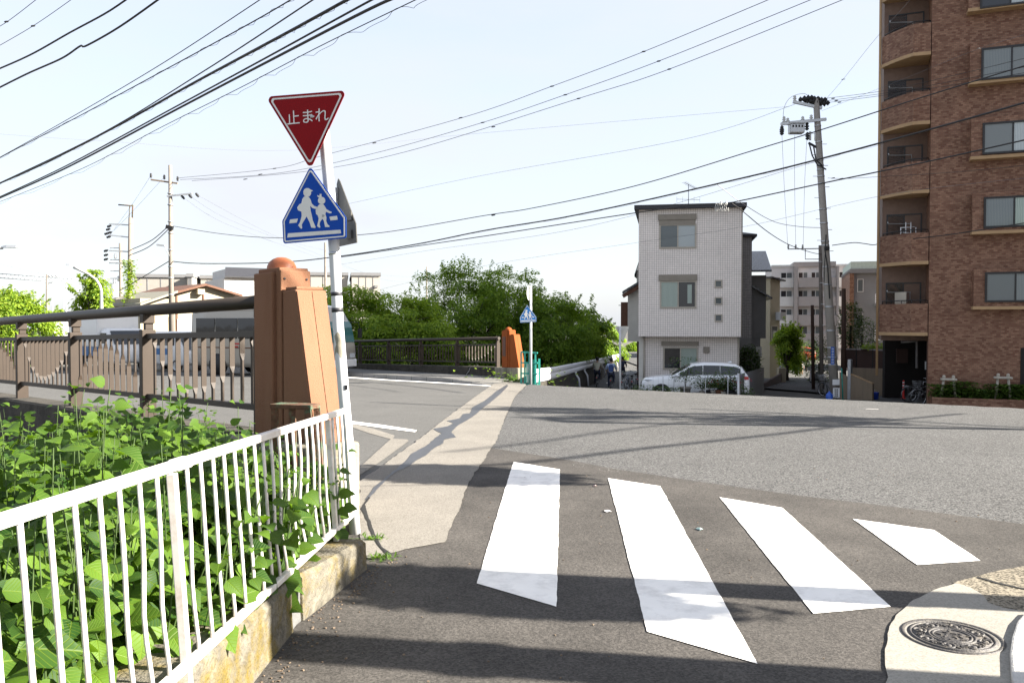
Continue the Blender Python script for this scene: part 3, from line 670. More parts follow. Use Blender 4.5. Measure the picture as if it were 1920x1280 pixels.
class Plate:
    """a tilted sign plate: maps measured photo points to (u, v) metres on it"""
    def __init__(s, c, u):
        s.c = Vector(c); s.u = Vector(u).normalized(); s.n = Vector((s.u.y, -s.u.x, 0)).normalized()
        if s.n.y > 0: s.n = -s.n
    def uv(s, px, py):
        d = ray(px, py); o = Vector((0, 0, CZ)); t = (s.c - o).dot(s.n) / d.dot(s.n); p = o + d * t - s.c
        return p.dot(s.u), p.z
    def w(s, u, v, out=0.0): return s.c + s.u * u + Vector((0, 0, v)) + s.n * out
def rounded(poly, r, k=5):
    out = []; n = len(poly)
    for i in range(n):
        p = Vector(poly[i]); a = (Vector(poly[i - 1]) - p).normalized(); b = (Vector(poly[(i + 1) % n]) - p).normalized()
        half = a.angle(b) / 2; d = r / math.tan(half)
        c = p + (a + b).normalized() * (r / math.sin(half)); s0 = p + a * d; e0 = p + b * d
        for j in range(k + 1):
            t = j / k; v = (s0 - c).lerp(e0 - c, t); out.append(c + v.normalized() * r)
    return out
def inset(poly, d):
    n = len(poly); c = sum((Vector(p) for p in poly), Vector((0, 0))) / n; res = []
    area = sum(poly[i - 1][0] * poly[i][1] - poly[i][0] * poly[i - 1][1] for i in range(n)); sg = 1 if area > 0 else -1
    for i in range(n):
        p0, p1, p2 = Vector(poly[i - 1]), Vector(poly[i]), Vector(poly[(i + 1) % n])
        e1 = (p1 - p0).normalized(); e2 = (p2 - p1).normalized(); n1 = Vector((-e1.y, e1.x)) * sg; n2 = Vector((-e2.y, e2.x)) * sg
        b = (n1 + n2); b = b / max(0.3, b.dot(n1)); res.append(p1 + b * d)
    return res
def slab(pl, poly, o0, o1, name, m_, parent, W=True):
    mb = MB(); mb.prism([pl.w(p[0], p[1], o0) for p in poly], pl.n * (o1 - o0)); return mb.build(name, m_, parent, W=W, tri=True)
def ringslab(pl, outer, inner, o0, o1, name, m_, parent):
    mb = MB(); n = len(outer); vs = [pl.w(p[0], p[1], o) for o in (o0, o1) for p in outer] + [pl.w(p[0], p[1], o) for o in (o0, o1) for p in inner]
    fs = []
    for i in range(n):
        j = (i + 1) % n; fs += [(n + i, n + j, 3 * n + j, 3 * n + i), (i, j, n + j, n + i), (2 * n + i, 3 * n + i, 3 * n + j, 2 * n + j)]
    mb.add(vs, fs); return mb.build(name, m_, parent, W=True)
SU = Vector((0.972, -0.235, 0))
front = SP.y - 0.075
# red stop triangle
pl = Plate(P(577, 232, front), SU)
tri = [pl.uv(498, 181.5), pl.uv(650, 169.5), pl.uv(582, 318)]
ss = thing('stop_sign', 'red inverted triangle stop sign with white lettering on the leaning pole', 'road sign', pl.w(0, 0, -0.05))
oo = rounded(tri, 0.028); ii = rounded(inset(tri, 0.016), 0.02); jj = rounded(inset(tri, 0.028), 0.014)
slab(pl, oo, -0.004, 0.0, 'plate', 'sign_red', ss)
if (jj[0] - ii[0]).length < 0.1: ringslab(pl, ii, jj, 0.0002, 0.0016, 'border', 'sign_white', ss)
td = bpy.data.curves.new('lettering', 'FONT'); td.body = '止まれ'; td.size = 0.112; td.align_x = 'CENTER'; td.align_y = 'CENTER'; td.extrude = 0.0008; td.offset = 0.0; td.space_character = 1.03
td.materials.append(M('sign_white'))
to0 = bpy.data.objects.new('lettering_source', td); COL.objects.link(to0); bpy.context.view_layer.update()
to = bpy.data.objects.new('lettering', bpy.data.meshes.new_from_object(to0.evaluated_get(bpy.context.evaluated_depsgraph_get()))); bpy.data.objects.remove(to0); COL.objects.link(to); to.parent = ss
a0 = pl.uv(535, 226); a1 = pl.uv(619, 217); tc_ = Vector(((a0[0] + a1[0]) / 2, (a0[1] + a1[1]) / 2 + 0.004))
tw_ = pl.w(tc_.x, tc_.y, 0.0018); 
X = (pl.u + Vector((0, 0, (a1[1] - a0[1]) / (a1[0] - a0[0]))) ).normalized(); Y = (Vector((0, 0, 1)) - X * X.z).normalized(); Zx = X.cross(Y)
Rm = Matrix((X, Y, Zx)).transposed().to_4x4(); to.matrix_local = ROOTM[ss].inverted() @ Matrix.Translation(tw_) @ Rm
MB().tube([pl.w(0.02, 0.05, -0.005), pl.w(0.115, 0.05, -0.03)], 0.014, 8).build('bracket', 'galvanised', ss, W=True)
# blue crossing sign
pl = Plate(P(590, 392, front), SU)
z3 = lambda x, y: pl.uv(440 + x / 3.878, 150 + y / 3.878)
pent = [z3(549, 628), z3(810, 998), z3(812, 1150), z3(354, 1190), z3(346, 1025)]
circ = lambda cx_, cy_, r_, n=18: [z3(cx_ + r_ * math.cos(6.283 * k / n), cy_ + r_ * math.sin(6.283 * k / n)) for k in range(n)]
ICON = {
 'boy': [z3(*p) for p in ((512, 846), (538, 850), (552, 868), (561, 898), (578, 916), (604, 924), (600, 941), (566, 932), (549, 915), (553, 950), (562, 988), (568, 1020), (584, 1058), (590, 1068), (586, 1077), (558, 1074), (546, 1036), (524, 992), (502, 1028), (488, 1052), (492, 1076), (484, 1083), (462, 1058), (476, 1034), (488, 990), (486, 958), (462, 948), (455, 928), (470, 905), (486, 897), (492, 868), (502, 852))],
 'boy_head': [z3(*p) for p in ((500, 812), (506, 796), (520, 787), (538, 787), (550, 795), (571, 806), (556, 813), (556, 830), (545, 846), (528, 851), (511, 845), (502, 832))],
 'girl': [z3(*p) for p in ((620, 904), (644, 904), (656, 918), (668, 940), (694, 955), (706, 959), (703, 969), (690, 970), (664, 958), (660, 978), (668, 1000), (666, 1026), (676, 1050), (691, 1062), (688, 1070), (658, 1069), (650, 1026), (638, 1008), (622, 1032), (618, 1050), (624, 1070), (616, 1075), (600, 1062), (606, 1036), (612, 1008), (604, 984), (592, 974), (589, 948), (600, 926), (610, 912))],
 'girl_head': circ(633, 877, 27), 'ribbon': [z3(*p) for p in ((600, 838), (618, 842), (620, 828), (632, 830), (632, 846), (636, 852), (624, 858), (606, 852))],
 'block': [z3(403, 1015), z3(460, 1008), z3(452, 1037), z3(398, 1043)], 'block_b': [z3(690, 994), z3(745, 988), z3(750, 1016), z3(697, 1022)],
 'bar': [z3(388, 1115), z3(770, 1089), z3(775, 1115), z3(383, 1146)]}
def crossing_sign(pl_, parent, sc=1.0, blue='sign_blue'):
    f = lambda q: [(Vector(p)) * sc for p in q]
    out = f(pent); slab(pl_, rounded(out, 0.018 * sc), -0.004, 0.0, 'plate', blue, parent)
    i1 = rounded(inset(out, 0.010 * sc), 0.014 * sc); i2 = rounded(inset(out, 0.020 * sc), 0.009 * sc); ringslab(pl_, i1, i2, 0.0002, 0.0016, 'border', 'sign_white', parent)
    for k_, nm in (('boy', 'walking_child_symbol'), ('girl', 'small_child_symbol'), ('bar', 'kerb_bar_symbol')):
        mb = MB()
        for kk, oo_ in ((k_, 0.0016),) + ((('boy_head', 0.002),) if k_ == 'boy' else (('girl_head', 0.002), ('ribbon', 0.0023)) if k_ == 'girl' else (('block', 0.0016), ('block_b', 0.0016))):
            mb.prism([pl_.w(p[0], p[1], 0.0003) for p in f(ICON[kk])], pl_.n * oo_)
        mb.build(nm, 'sign_white', parent, W=True, tri=True)
cs = thing('crossing_sign', 'large blue crosswalk sign with two white walking children, under the red triangle', 'road sign', pl.w(0, 0, -0.05), group='blue crosswalk signs')
crossing_sign(pl, cs)
MB().tube([pl.w(0.06, -0.05, -0.006), pl.w(0.15, -0.05, -0.03)], 0.014, 8).build('bracket', 'galvanised', cs, W=True)
# the grey back of a second plate on the same pole, seen almost edge-on
bs = thing('road_sign', 'grey unpainted back of a pentagon sign seen almost edge-on behind the pole', 'road sign', P(650, 405, SP.y + 0.03))
pb = Plate(P(650, 400, SP.y + 0.06), Vector((-0.487, 0.874, 0)))
zb = lambda x, y: pb.uv(x, y)
pp = [zb(634.5, 335), zb(638, 340), zb(668, 420), zb(670, 455), zb(633, 463), zb(632, 345)]
slab(pb, pp, -0.003, 0.003, 'plate', 'sign_back', bs)
for y0, y1 in ((397, 415), (431, 449)):
    q = [zb(652, y0 + 2), zb(661, y0), zb(661.5, y1 - 2), zb(652, y1)]; slab(pb, q, 0.003, 0.012, 'channel_bracket', 'sign_back', bs)
q = [zb(628.5, 352), zb(634, 352), zb(634, 388), zb(628.5, 388)]; slab(pb, q, 0.003, 0.02, 'clamp', 'galvanised', bs)
# ------------------------------------------------------------------ bridge railing and pillars
def z1(t): return -0.021 * t
def P1(t, q, z): p = on1(t, q); return Vector((p.x, p.y, z + z1(t)))
R1 = Vector((r1.x, r1.y, -0.021)).normalized(); W1 = Vector((w1.x, w1.y, 0))
UPB = [.10, .30, .50, .66, .77, .84, .88, .88, .82, .68, .45, .12]
UPA = [.86, .66, .47, .34, .24, .17, .14, .14, .20, .33, .52, .80]
def blade_bar(mb, base, top, rdir, wdir, frac, upper_wide, wd=0.05, th=0.014):
    zt, zb = top.z, base.z; zs = zt - (zt - zb) * frac; e = 0.03
    def ring(z, wide):
        c = base.lerp(top, (z - zb) / (zt - zb)); a, b = (wd / 2, th / 2) if wide else (0.008, 0.021)
        return [c + wdir * a + rdir * b, c - wdir * a + rdir * b, c - wdir * a - rdir * b, c + wdir * a - rdir * b]
    mb.loft([ring(zb, not upper_wide), ring(zs - e, not upper_wide), ring(zs + e, upper_wide), ring(zt, upper_wide)], smooth=False)
rl = thing('bridge_railing', 'dark bronze bridge railing with twisted flat bars, near side, ending at the big pillar', 'railing', P1(0, 0, 0.62), group='bridge railings')
S1 = 2.3; NP = 6
MB().tube([P1(t, 0, 1.774) for t in (-0.36, 3, 7, 14)], 0.062, 20).build('handrail', 'bronze_rail', rl, W=True)
mb = MB()
for i in range(NP + 1):
    t = S1 * i - (0.22 if i == 0 else 0)
    mb = MB(); mb.bar(P1(t, 0, 0.60), P1(t, 0, 1.56), 0.15, 0.09, up=R1); mb.bar(P1(t, 0.012, 1.56), P1(t, 0.012, 1.64), 0.09, 0.06, up=R1); mb.bar(P1(t, 0, 1.63), P1(t, 0, 1.73), 0.13, 0.10, up=R1)
    mb.build('post', 'bronze_bar', rl, bevel=0.006, W=True)
    if i == NP: break
    ta, tb_ = t + 0.045, S1 * (i + 1) - 0.045
    for zz, nm in ((1.49, 'top_rail'), (0.83, 'bottom_rail')):
        MB().bar(P1(ta, 0, zz), P1(tb_, 0, zz), 0.06, 0.055).build(nm, 'bronze_rail', rl, W=True)
    for k in range(12):
        tt = ta + (tb_ - ta) * (k + 0.75) / 12.5; fr = (UPB if i % 2 == 0 else UPA)[k]
        mb = MB(); blade_bar(mb, P1(tt, 0, 0.857), P1(tt, 0, 1.463), R1, W1, fr, i % 2 == 0); mb.build('bar', 'bronze_bar', rl, W=True)
pw = thing('bridge_parapet', 'dark mossy concrete parapet wall under the near bridge railing', 'parapet wall', P1(0, 0, 0))
mb = MB(); rings = []
for i in range(16):
    t = 14.0 * i / 15; rings.append([P1(t, -0.2, -0.7), P1(t, -0.2, 0.585 + 0.01 * noise.noise((t * 3, 1, 1))), P1(t, -0.17, 0.61), P1(t, 0.16, 0.61), P1(t, 0.19, 0.58), P1(t, 0.19, -0.1 - z1(t) - 0.3)])
mb.loft(rings, smooth=False); mb.build('wall_body', 'parapet', pw, W=True)
mb = MB(); mb.prism([P1(0.0, -0.26, 0.598), P1(-1.35, -0.26, 0.598), P1(-1.35, 0.24, 0.598), P1(0.0, 0.24, 0.598)], (0, 0, -1.1)); mb.build('end_block', 'parapet_end', pw, bevel=0.03, W=True)
def pillar(base_fn, Rv, Wv, parent, s=1.0, mats=('terracotta', 'terracotta_ball')):
    """base_fn(a, b, z): a metres along the railing from its end towards the end of the bridge, b across, z above the base"""
    B = base_fn
    def blk(a0, a1, b0, b1, z0, z1_, a1t=None):
        a1t = a1 if a1t is None else a1t
        vs = [B(a0, b0, z0), B(a1, b0, z0), B(a1, b1, z0), B(a0, b1, z0), B(a0, b0, z1_), B(a1t, b0, z1_), B(a1t, b1, z1_), B(a0, b1, z1_)]
        return MB().add(vs, [(0, 3, 2, 1), (4, 5, 6, 7), (0, 1, 5, 4), (1, 2, 6, 5), (2, 3, 7, 6), (3, 0, 4, 7)])
    h = 1.40
    blk(0.37, 0.68, -0.17, 0.17, 0.0, h).build('shaft', mats[0], parent, bevel=0.012 * s, W=True)
    blk(0.675, 0.76, -0.135, 0.15, 0.0, h + 0.012).build('back_panel', mats[0], parent, bevel=0.01 * s, W=True)
    blk(0.39, 0.74, -0.135, 0.14, h + 0.001, h + 0.035).build('cap', mats[0], parent, bevel=0.008 * s, W=True)
    c = B(0.545, 0.0, h + 0.03); MB().lathe([(0.125 * s, 0.0), (0.122 * s, 0.03 * s), (0.105 * s, 0.065 * s), (0.075 * s, 0.09 * s), (0.038 * s, 0.106 * s), (0, 0.11 * s)], c, 28).build('ball', mats[1], parent, W=True)
    bt = blk(0.77, 1.25, -0.125, 0.165, -0.02, 1.24, 0.97); bt.build('buttress', mats[0], parent, bevel=0.012 * s, W=True)
    blk(0.785, 0.955, -0.105, 0.15, 1.241, 1.265).build('buttress_cap', mats[0], parent, bevel=0.006 * s, W=True)
    # two raised cladding panels on the sloping face with a joint between
    for b0, b1 in ((-0.115, 0.02), (0.026, 0.155)):
        mb = MB(); o = 0.008
        vs = [B(a + oo, b, z) for oo in (0.0, o) for a, b, z in ((1.2454, b0, 0.0), (1.2454, b1, 0.0), (0.973, b1, 1.225), (0.973, b0, 1.225))]
        mb.add(vs, [(3, 2, 1, 0), (4, 5, 6, 7), (0, 1, 5, 4), (1, 2, 6, 5), (2, 3, 7, 6), (3, 0, 4, 7)]); mb.build('facing_panel', mats[0], parent, W=True)
    for b_ in (-0.10, 0.11):
        c = B(0.762, b_, h - 0.06); MB().lathe([(0.010 * s, 0), (0.010 * s, 0.004), (0, 0.005)], c, 8, axis=-Rv).build('bolt', 'black_tape', parent, W=True)
p1_ = thing('bridge_pillar', 'large orange terracotta bridge pillar with domed top and sloping buttress behind the sign pole', 'bridge pillar', P1(-0.3, 0, 0.6), group='orange bridge pillars')
pillar(lambda a, b, z: P1(-a, b, 0.603 + z), R1, W1, p1_)
# faint scribbles on the pillar's sloping panel
mb = MB()
for i in range(9):
    b = 0.05 + 0.02 * (i % 3); z = 0.10 + 0.03 * (i // 3)
    def sc_(bb, zz): a = 1.2454 - (1.2454 - 0.973) * zz / 1.225 + 0.0095; return P1(-a, bb, 0.603 + zz)
    pts = [sc_(b + 0.006 * math.sin(i * 2 + k), z + 0.02 * k) for k in range(4)]; mb.tube(pts, 0.0016, 4)
mat('scribble', (0.16, 0.08, 0.06), 0.8); mb.build('scribble', 'scribble', p1_, W=True)
# rusty stand
c = P(552, 757, 6.35); st = thing('rusty_stand', 'rusty steel stand with flaking green legs in front of the pillar foot', 'metal stand', (c.x, c.y, -0.3))
u = Vector((0.95, -0.3, 0)); v = Vector((0.3, 0.95, 0))
mb = MB(); vs = [c + u * a + v * b + Vector((0, 0, z)) for z in (-0.035, 0.0) for a, b in ((-0.18, -0.06), (0.17, -0.06), (0.17, 0.10), (-0.18, 0.10))]; mb.add(vs, [(0, 3, 2, 1), (4, 5, 6, 7), (0, 1, 5, 4), (1, 2, 6, 5), (2, 3, 7, 6), (3, 0, 4, 7)]); mb.build('top_plate', 'rust', st, bevel=0.004, W=True)
for a, b, da in ((-0.15, -0.04, 0), (0.0, -0.03, 0.02), (0.14, -0.04, 0.10), (0.15, 0.08, 0.05)):
    MB().bar(c + u * a + v * b + Vector((0, 0, -0.036)), c + u * (a + da) + v * b + Vector((0, 0, -1.25)), 0.05, 0.03).build('leg', 'rust', st, W=True)

# far railing
def z2(t): return H(*on2(t)) if False else -0.028 * t
def P2(t, q, z): p = on2(t, q); return Vector((p.x, p.y, z + z2(t)))
R2 = Vector((r2.x, r2.y, -0.028)).normalized(); W2 = Vector((w2.x, w2.y, 0))
rf = thing('bridge_railing', 'dark railing with twisted bars along the opposite side of the bridge, under the trees', 'railing', P2(0, 0, -0.05), group='bridge railings')
MB().tube([P2(t, 0, 1.0) for t in (-0.02, 8, 16, 24)], 0.062, 12).build('handrail', 'bronze_rail', rf, W=True)
S2 = 2.65
for i in range(8):
    t = S2 * i + (0.06 if i == 0 else 0)
    mb = MB(); mb.bar(P2(t, 0, -0.04), P2(t, 0, 0.84), 0.15, 0.09, up=R2); mb.bar(P2(t, 0, 0.84), P2(t, 0, 0.96), 0.10, 0.07, up=R2); mb.build('post', 'bronze_bar', rf, W=True)
    if i == 7: break
    ta, tb_ = t + 0.045, S2 * (i + 1) - 0.045
    for zz, nm in ((0.77, 'top_rail'), (0.13, 'bottom_rail')): MB().bar(P2(ta, 0, zz), P2(tb_, 0, zz), 0.06, 0.055).build(nm, 'bronze_rail', rf, W=True)
    for k in range(12):
        tt = ta + (tb_ - ta) * (k + 0.75) / 12.5; mb = MB(); blade_bar(mb, P2(tt, 0, 0.157), P2(tt, 0, 0.743), R2, W2, (UPB if i % 2 == 0 else UPA)[k], i % 2 == 0); mb.build('bar', 'bronze_bar', rf, W=True)
pf = thing('bridge_parapet', 'low dark concrete parapet with a white scratch, across the bridge road', 'parapet wall', P2(0, 0, -0.6))
mb = MB(); mb.loft([[P2(t, -0.16, -1.3), P2(t, -0.16, -0.06), P2(t, -0.13, -0.04), P2(t, 0.2, -0.04), P2(t, 0.2, -2.4)] for t in (0, 4, 8, 12, 16, 24)], smooth=False); mb.build('wall_body', 'parapet', pf, W=True)
mb = MB(); mb.prism([P2(0.0, -0.2, -0.05), P2(-1.35, -0.2, -0.05), P2(-1.35, 0.26, -0.05), P2(0.0, 0.26, -0.05)], (0, 0, -1.6)); mb.build('end_block', 'parapet_end', pf, bevel=0.03, W=True)
mb = MB(); mb.tube([P2(1.55, -0.165, -0.08), P2(1.62, -0.165, -0.2), P2(1.78, -0.165, -0.32), P2(1.9, -0.165, -0.5)], 0.012, 4); mb.build('scratch', 'worn_paint', pf, W=True)
p2_ = thing('bridge_pillar', 'distant orange bridge pillar at the far end of the opposite railing', 'bridge pillar', P2(-0.3, 0, -0.05), group='orange bridge pillars')
mat('terracotta_far', (0.26, 0.07, 0.02), 0.75, 0.1, 5, spec=0.1); 
pillar(lambda a, b, z: P2(-a * 1.05, b, -0.045 + z * 0.93), R2, W2, p2_, 1.0, ('terracotta_far', 'terracotta_far'))
mb = MB(); mat('plaque', (0.10, 0.045, 0.03), 0.5); mb.prism([P2(-0.45, -0.172, 0.36), P2(-0.63, -0.172, 0.36), P2(-0.63, -0.172, 1.05), P2(-0.45, -0.172, 1.05)], -W2 * 0.012); mb.build('plaque', 'plaque', p2_, W=True)
# ------------------------------------------------------------------ facade helpers and materials for the far side
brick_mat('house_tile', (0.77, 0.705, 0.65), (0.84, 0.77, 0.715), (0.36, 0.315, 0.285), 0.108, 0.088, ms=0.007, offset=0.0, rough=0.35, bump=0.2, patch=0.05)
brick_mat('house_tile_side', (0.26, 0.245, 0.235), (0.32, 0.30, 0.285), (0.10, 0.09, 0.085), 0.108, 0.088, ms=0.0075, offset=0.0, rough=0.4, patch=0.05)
brick_mat('tower_brick', (0.128, 0.056, 0.036), (0.260, 0.146, 0.096), (0.12, 0.082, 0.058), 0.135, 0.066, ms=0.005, offset=0.5, rough=0.6, patch=0.12, bias=0.0, spec=0.2)
mat('tan_trim', (0.36, 0.235, 0.125), 0.7, 0.1, 4)
mat('dark_frame', (0.018, 0.017, 0.018), 0.4)
mat('cream_frame', (0.40, 0.36, 0.30), 0.5, 0.06)
mat('shutter_box', (0.25, 0.22, 0.18), 0.55, 0.08)
mat('roof_slate', (0.035, 0.035, 0.04), 0.6, 0.15, 8)
brick_mat('roof_tile', (0.02, 0.026, 0.05), (0.045, 0.055, 0.09), (0.008, 0.008, 0.012), 0.28, 0.26, ms=0.035, offset=0.5, rough=0.25, bump=1.0, patch=0.1, spec=0.7)
mat('brown_timber', (0.12, 0.055, 0.032), 0.75, 0.2, 9)
mat('grey_siding', (0.20, 0.195, 0.185), 0.75, 0.08, 3)
mat('beige_siding', (0.58, 0.555, 0.50), 0.7, 0.06, 3)
mat('cream_wall', (0.36, 0.315, 0.225), 0.8, 0.06, 2)
mat('white_wall', (0.48, 0.475, 0.465), 0.8, 0.06, 2)
mat('lavender_wall', (0.50, 0.475, 0.475), 0.8, 0.05, 2)
mat('mauve_wall', (0.27, 0.245, 0.235), 0.8, 0.05, 2)
mat('apt_grey', (0.185, 0.185, 0.19), 0.8, 0.06, 2)
mat('recess_shade', (0.018, 0.015, 0.014), 0.9)  # near-black stands in for the shade inside the entrance and doorway
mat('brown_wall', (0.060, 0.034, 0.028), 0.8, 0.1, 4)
mat('tan_wall', (0.22, 0.17, 0.12), 0.8, 0.15, 5, 0.2, 40, stain=(0.14, 0.11, 0.075), stain_amt=0.4, streak=True)
mat('white_paint', (0.70, 0.70, 0.70), 0.45, 0.04)
mat('teal', (0.03, 0.30, 0.24), 0.5, 0.1, 8)
glass_mat('dark_glass', (0.02, 0.022, 0.026)); glass_mat('grey_glass', (0.10, 0.115, 0.12)); glass_mat('screen_glass', (0.15, 0.165, 0.165), rough=0.2)
curtain_mat('curtain_pale', (0.30, 0.34, 0.35), (0.44, 0.47, 0.47), 40); curtain_mat('curtain_grey', (0.13, 0.15, 0.155), (0.18, 0.20, 0.20), 40); curtain_mat('curtain_green', (0.22, 0.28, 0.25), (0.36, 0.42, 0.37), 34)
def window(f, px, parent, frame, glasses, out=0.03, fw=0.06, name='window', split=0.5, W=True, depth=0.1):
    u0, z0, u1, z1 = px[:4] if len(px) == 5 else f.rect(*px[:4])
    mb = MB()
    f.fbox(mb, u0 - fw, z0 - fw, u1 + fw, z0, -depth, out); f.fbox(mb, u0 - fw, z1, u1 + fw, z1 + fw, -depth, out)
    f.fbox(mb, u0 - fw, z0, u0, z1, -depth, out); f.fbox(mb, u1, z0, u1 + fw, z1, -depth, out)
    n = len(glasses)
    cuts = [0, 1] if n == 1 else ([0, split, 1] if n == 2 else [i / n for i in range(n + 1)])
    for c in cuts[1:-1]: um = u0 + (u1 - u0) * c; f.fbox(mb, um - fw * 0.4, z0, um + fw * 0.4, z1, -depth, out - 0.012)
    w = mb.build(name, frame, parent, W=W)
    for i, g in enumerate(glasses):
        a = u0 + (u1 - u0) * cuts[i] + (fw * 0.4 if i else 0); b = u0 + (u1 - u0) * cuts[i + 1] - (fw * 0.4 if i < n - 1 else 0)
        p = MB(); f.fbox(p, a, z0, b, z1, -depth * 0.8, out - 0.03 - 0.008 * i); p.build('pane', g, w, W=W)
    return w
def volume(f, u0, u1, z0, z1, o0, o1, name, m_, parent, bevel=0.0):
    mb = MB(); f.fbox(mb, u0, z0, u1, z1, o1, o0); return mb.build(name, m_, parent, W=True, bevel=bevel)

# ------------------------------------------------------------------ white tiled three storey house
fa = Face(P(1197, 600, 40.5).xy, P(1389.5, 600, 39.6).xy)
hs = thing('tiled_house', 'three storey house clad in small white tiles with overhanging upper floors', 'house', (fa.a.x, fa.a.y, -2.0))
ztop = fa.at(1197, 394)[1]; zov = fa.at(1290, 631)[1]
volume(fa, 0, fa.L, zov, ztop, 0.0, -7.0, 'wall', 'house_tile', hs)
volume(fa, 0.22, fa.L - 0.06, -2.6, zov - 0.002, -0.75, -6.9, 'lower_wall', 'house_tile', hs)
volume(fa, -0.0, 0.215, -2.6, zov - 0.003, -0.7, -6.8, 'corner_pier', 'beige_siding', hs)
volume(fa, 0.2, fa.L + 0.02, -2.7, -1.45, -0.70, -0.76, 'plinth', 'grey_siding', hs)
mb = MB(); e = 0.33; rz = ztop + 0.002
o0, o1 = e, -7.35
A = [fa.w(-e + 0.12, rz, o0), fa.w(fa.L + e - 0.12, rz, o0), fa.w(fa.L + e - 0.12, rz, o1), fa.w(-e + 0.12, rz, o1)]
B_ = [p + Vector((0, 0, 0.2)) for p in A]; rdg = [fa.w(fa.L / 2, rz + 0.42, -2.2), fa.w(fa.L / 2, rz + 0.42, -5)]
mb.add(A + B_ + rdg, [(0, 3, 2, 1), (0, 1, 5, 4), (1, 2, 6, 5), (2, 3, 7, 6), (3, 0, 4, 7), (4, 5, 8), (5, 6, 9, 8), (6, 7, 9), (7, 4, 8, 9)])
rf_ = mb.build('roof', 'roof_slate', hs, W=True)
volume(fa, fa.L * 0.18, fa.L * 0.33, rz + 0.2, rz + 0.42, -1.6, -2.4, 'roof_hatch', 'roof_slate', rf_)
window(fa, (1239, 423, 1303, 463), hs, 'cream_frame', [M('grey_glass'), M('curtain_pale')], out=0.05, fw=0.07)
r_ = fa.rect(1234, 402, 1306, 422); volume(fa, r_[0], r_[2], r_[1] + 0.25, r_[3], 0.10, 0.0, 'shutter_box', 'shutter_box', hs)
volume(fa, r_[0] + 0.05, r_[2] - 0.06, r_[1], r_[1] + 0.248, 0.06, 0.0, 'shutter', 'shutter_box', hs)
window(fa, (1240, 529, 1303, 575), hs, 'cream_frame', [M('curtain_green'), M('dark_glass')], out=0.05, fw=0.07)
r_ = fa.rect(1235, 515, 1307, 526); volume(fa, r_[0], r_[2], r_[1], r_[3], 0.10, 0.0, 'shutter_box', 'shutter_box', hs)
volume(fa, r_[2] - 0.45, r_[2] - 0.25, r_[1] - 1.1, r_[1] - 0.2, 0.025, 0.02, 'curtain_edge', 'curtain_green', hs)
for (x0, y0, x1, y1) in ((1342, 527, 1352, 537), (1342, 559, 1352, 569), (1342, 591, 1352, 601)):
    window(fa, (x0, y0, x1, y1), hs, 'cream_frame', [M('grey_glass')], out=0.05, fw=0.055)
class Off:
    """the same facade pushed back"""
    def __new__(cls, f, d):
        g = Face((0, 0), (1, 0)); g.a = f.a + f.n * d; g.u = f.u; g.n = f.n; g.L = f.L; return g
fl = Off(fa, -0.75)
window(fl, (1246, 653, 1306, 690), hs, 'cream_frame', [M('dark_glass'), M('curtain_green')], out=0.05, fw=0.07)
r_ = fl.rect(1240, 640, 1310, 648); volume(fl, r_[0], r_[2], r_[1], r_[3], 0.10, 0.0, 'shutter_box', 'shutter_box', hs)
r_ = fl.rect(1319, 650, 1330, 661); volume(fl, r_[0], r_[2], r_[1], r_[3], 0.12, 0.0, 'vent_hood', 'shutter_box', hs, bevel=0.02)
for u_, z_a, z_b, o_ in ((fa.L + 0.02, zov, ztop, -0.12), (0.26, -1.9, zov, -0.68), (fa.L - 0.05, -1.9, zov, -0.68)):
    mb = MB(); mb.tube([fa.w(u_, z_a, o_), fa.w(u_, z_b, o_)], 0.04, 8); mb.build('downpipe', 'cream_frame', hs, W=True)
# aerial
ba = fa.w(fa.L / 2, rz + 0.42, -2.6); mb = MB(); mb.tube([ba, ba + Vector((0, 0, 1.15))], 0.02, 6)
mast = MB().tube([ba, ba + Vector((0, 0, 1.2))], 0.02, 6).build('aerial_mast', 'galvanised', hs, W=True)
mb = MB(); t_ = ba + Vector((0, 0, 1.12)); mb.tube([t_ + Vector((-0.25, -0.2, 0.12)), t_ + Vector((0.45, 0.3, -0.12))], 0.012, 5)
for k in range(7): c = t_ + Vector((-0.25 + 0.1 * k, -0.2 + 0.07 * k, 0.12 - 0.035 * k)); mb.tube([c + Vector((0.1, -0.14, 0)), c - Vector((0.1, -0.14, 0))], 0.007, 4)
mb.tube([ba + Vector((-0.6, 0, 0.42)), ba + Vector((0.6, 0.1, 0.4))], 0.01, 4)
for k in range(5): c = ba + Vector((-0.6 + 0.3 * k, 0.02 * k, 0.41)); mb.tube([c + Vector((0, 0, -0.14)), c + Vector((0, 0, 0.14))], 0.006, 4)
mb.build('aerial', 'galvanised', mast, W=True)
# set-back tiled wing
fw_ = Face(P(1385, 600, 45.5).xy, P(1409, 600, 45.37).xy)
wg = thing('house_wing', 'narrow grey tiled wing with small hipped roof set back beside the white house', 'house', (fw_.a.x, fw_.a.y, -2.2))
zt_ = fw_.at(1400, 444)[1]; zm_ = fw_.at(1400, 633)[1]
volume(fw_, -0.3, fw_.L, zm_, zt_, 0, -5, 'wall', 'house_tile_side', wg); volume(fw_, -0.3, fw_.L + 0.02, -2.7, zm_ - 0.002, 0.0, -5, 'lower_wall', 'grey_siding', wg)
mb = MB(); a = [fw_.w(-0.3, zt_, 0.25), fw_.w(fw_.L + 0.25, zt_, 0.25), fw_.w(fw_.L + 0.25, zt_, -5.2), fw_.w(-0.3, zt_, -5.2)]; b = [p + Vector((0, 0, 0.12)) for p in a]; c = [fw_.w(-0.3, zt_ + 0.5, -1.5), fw_.w(-0.3, zt_ + 0.5, -4)]
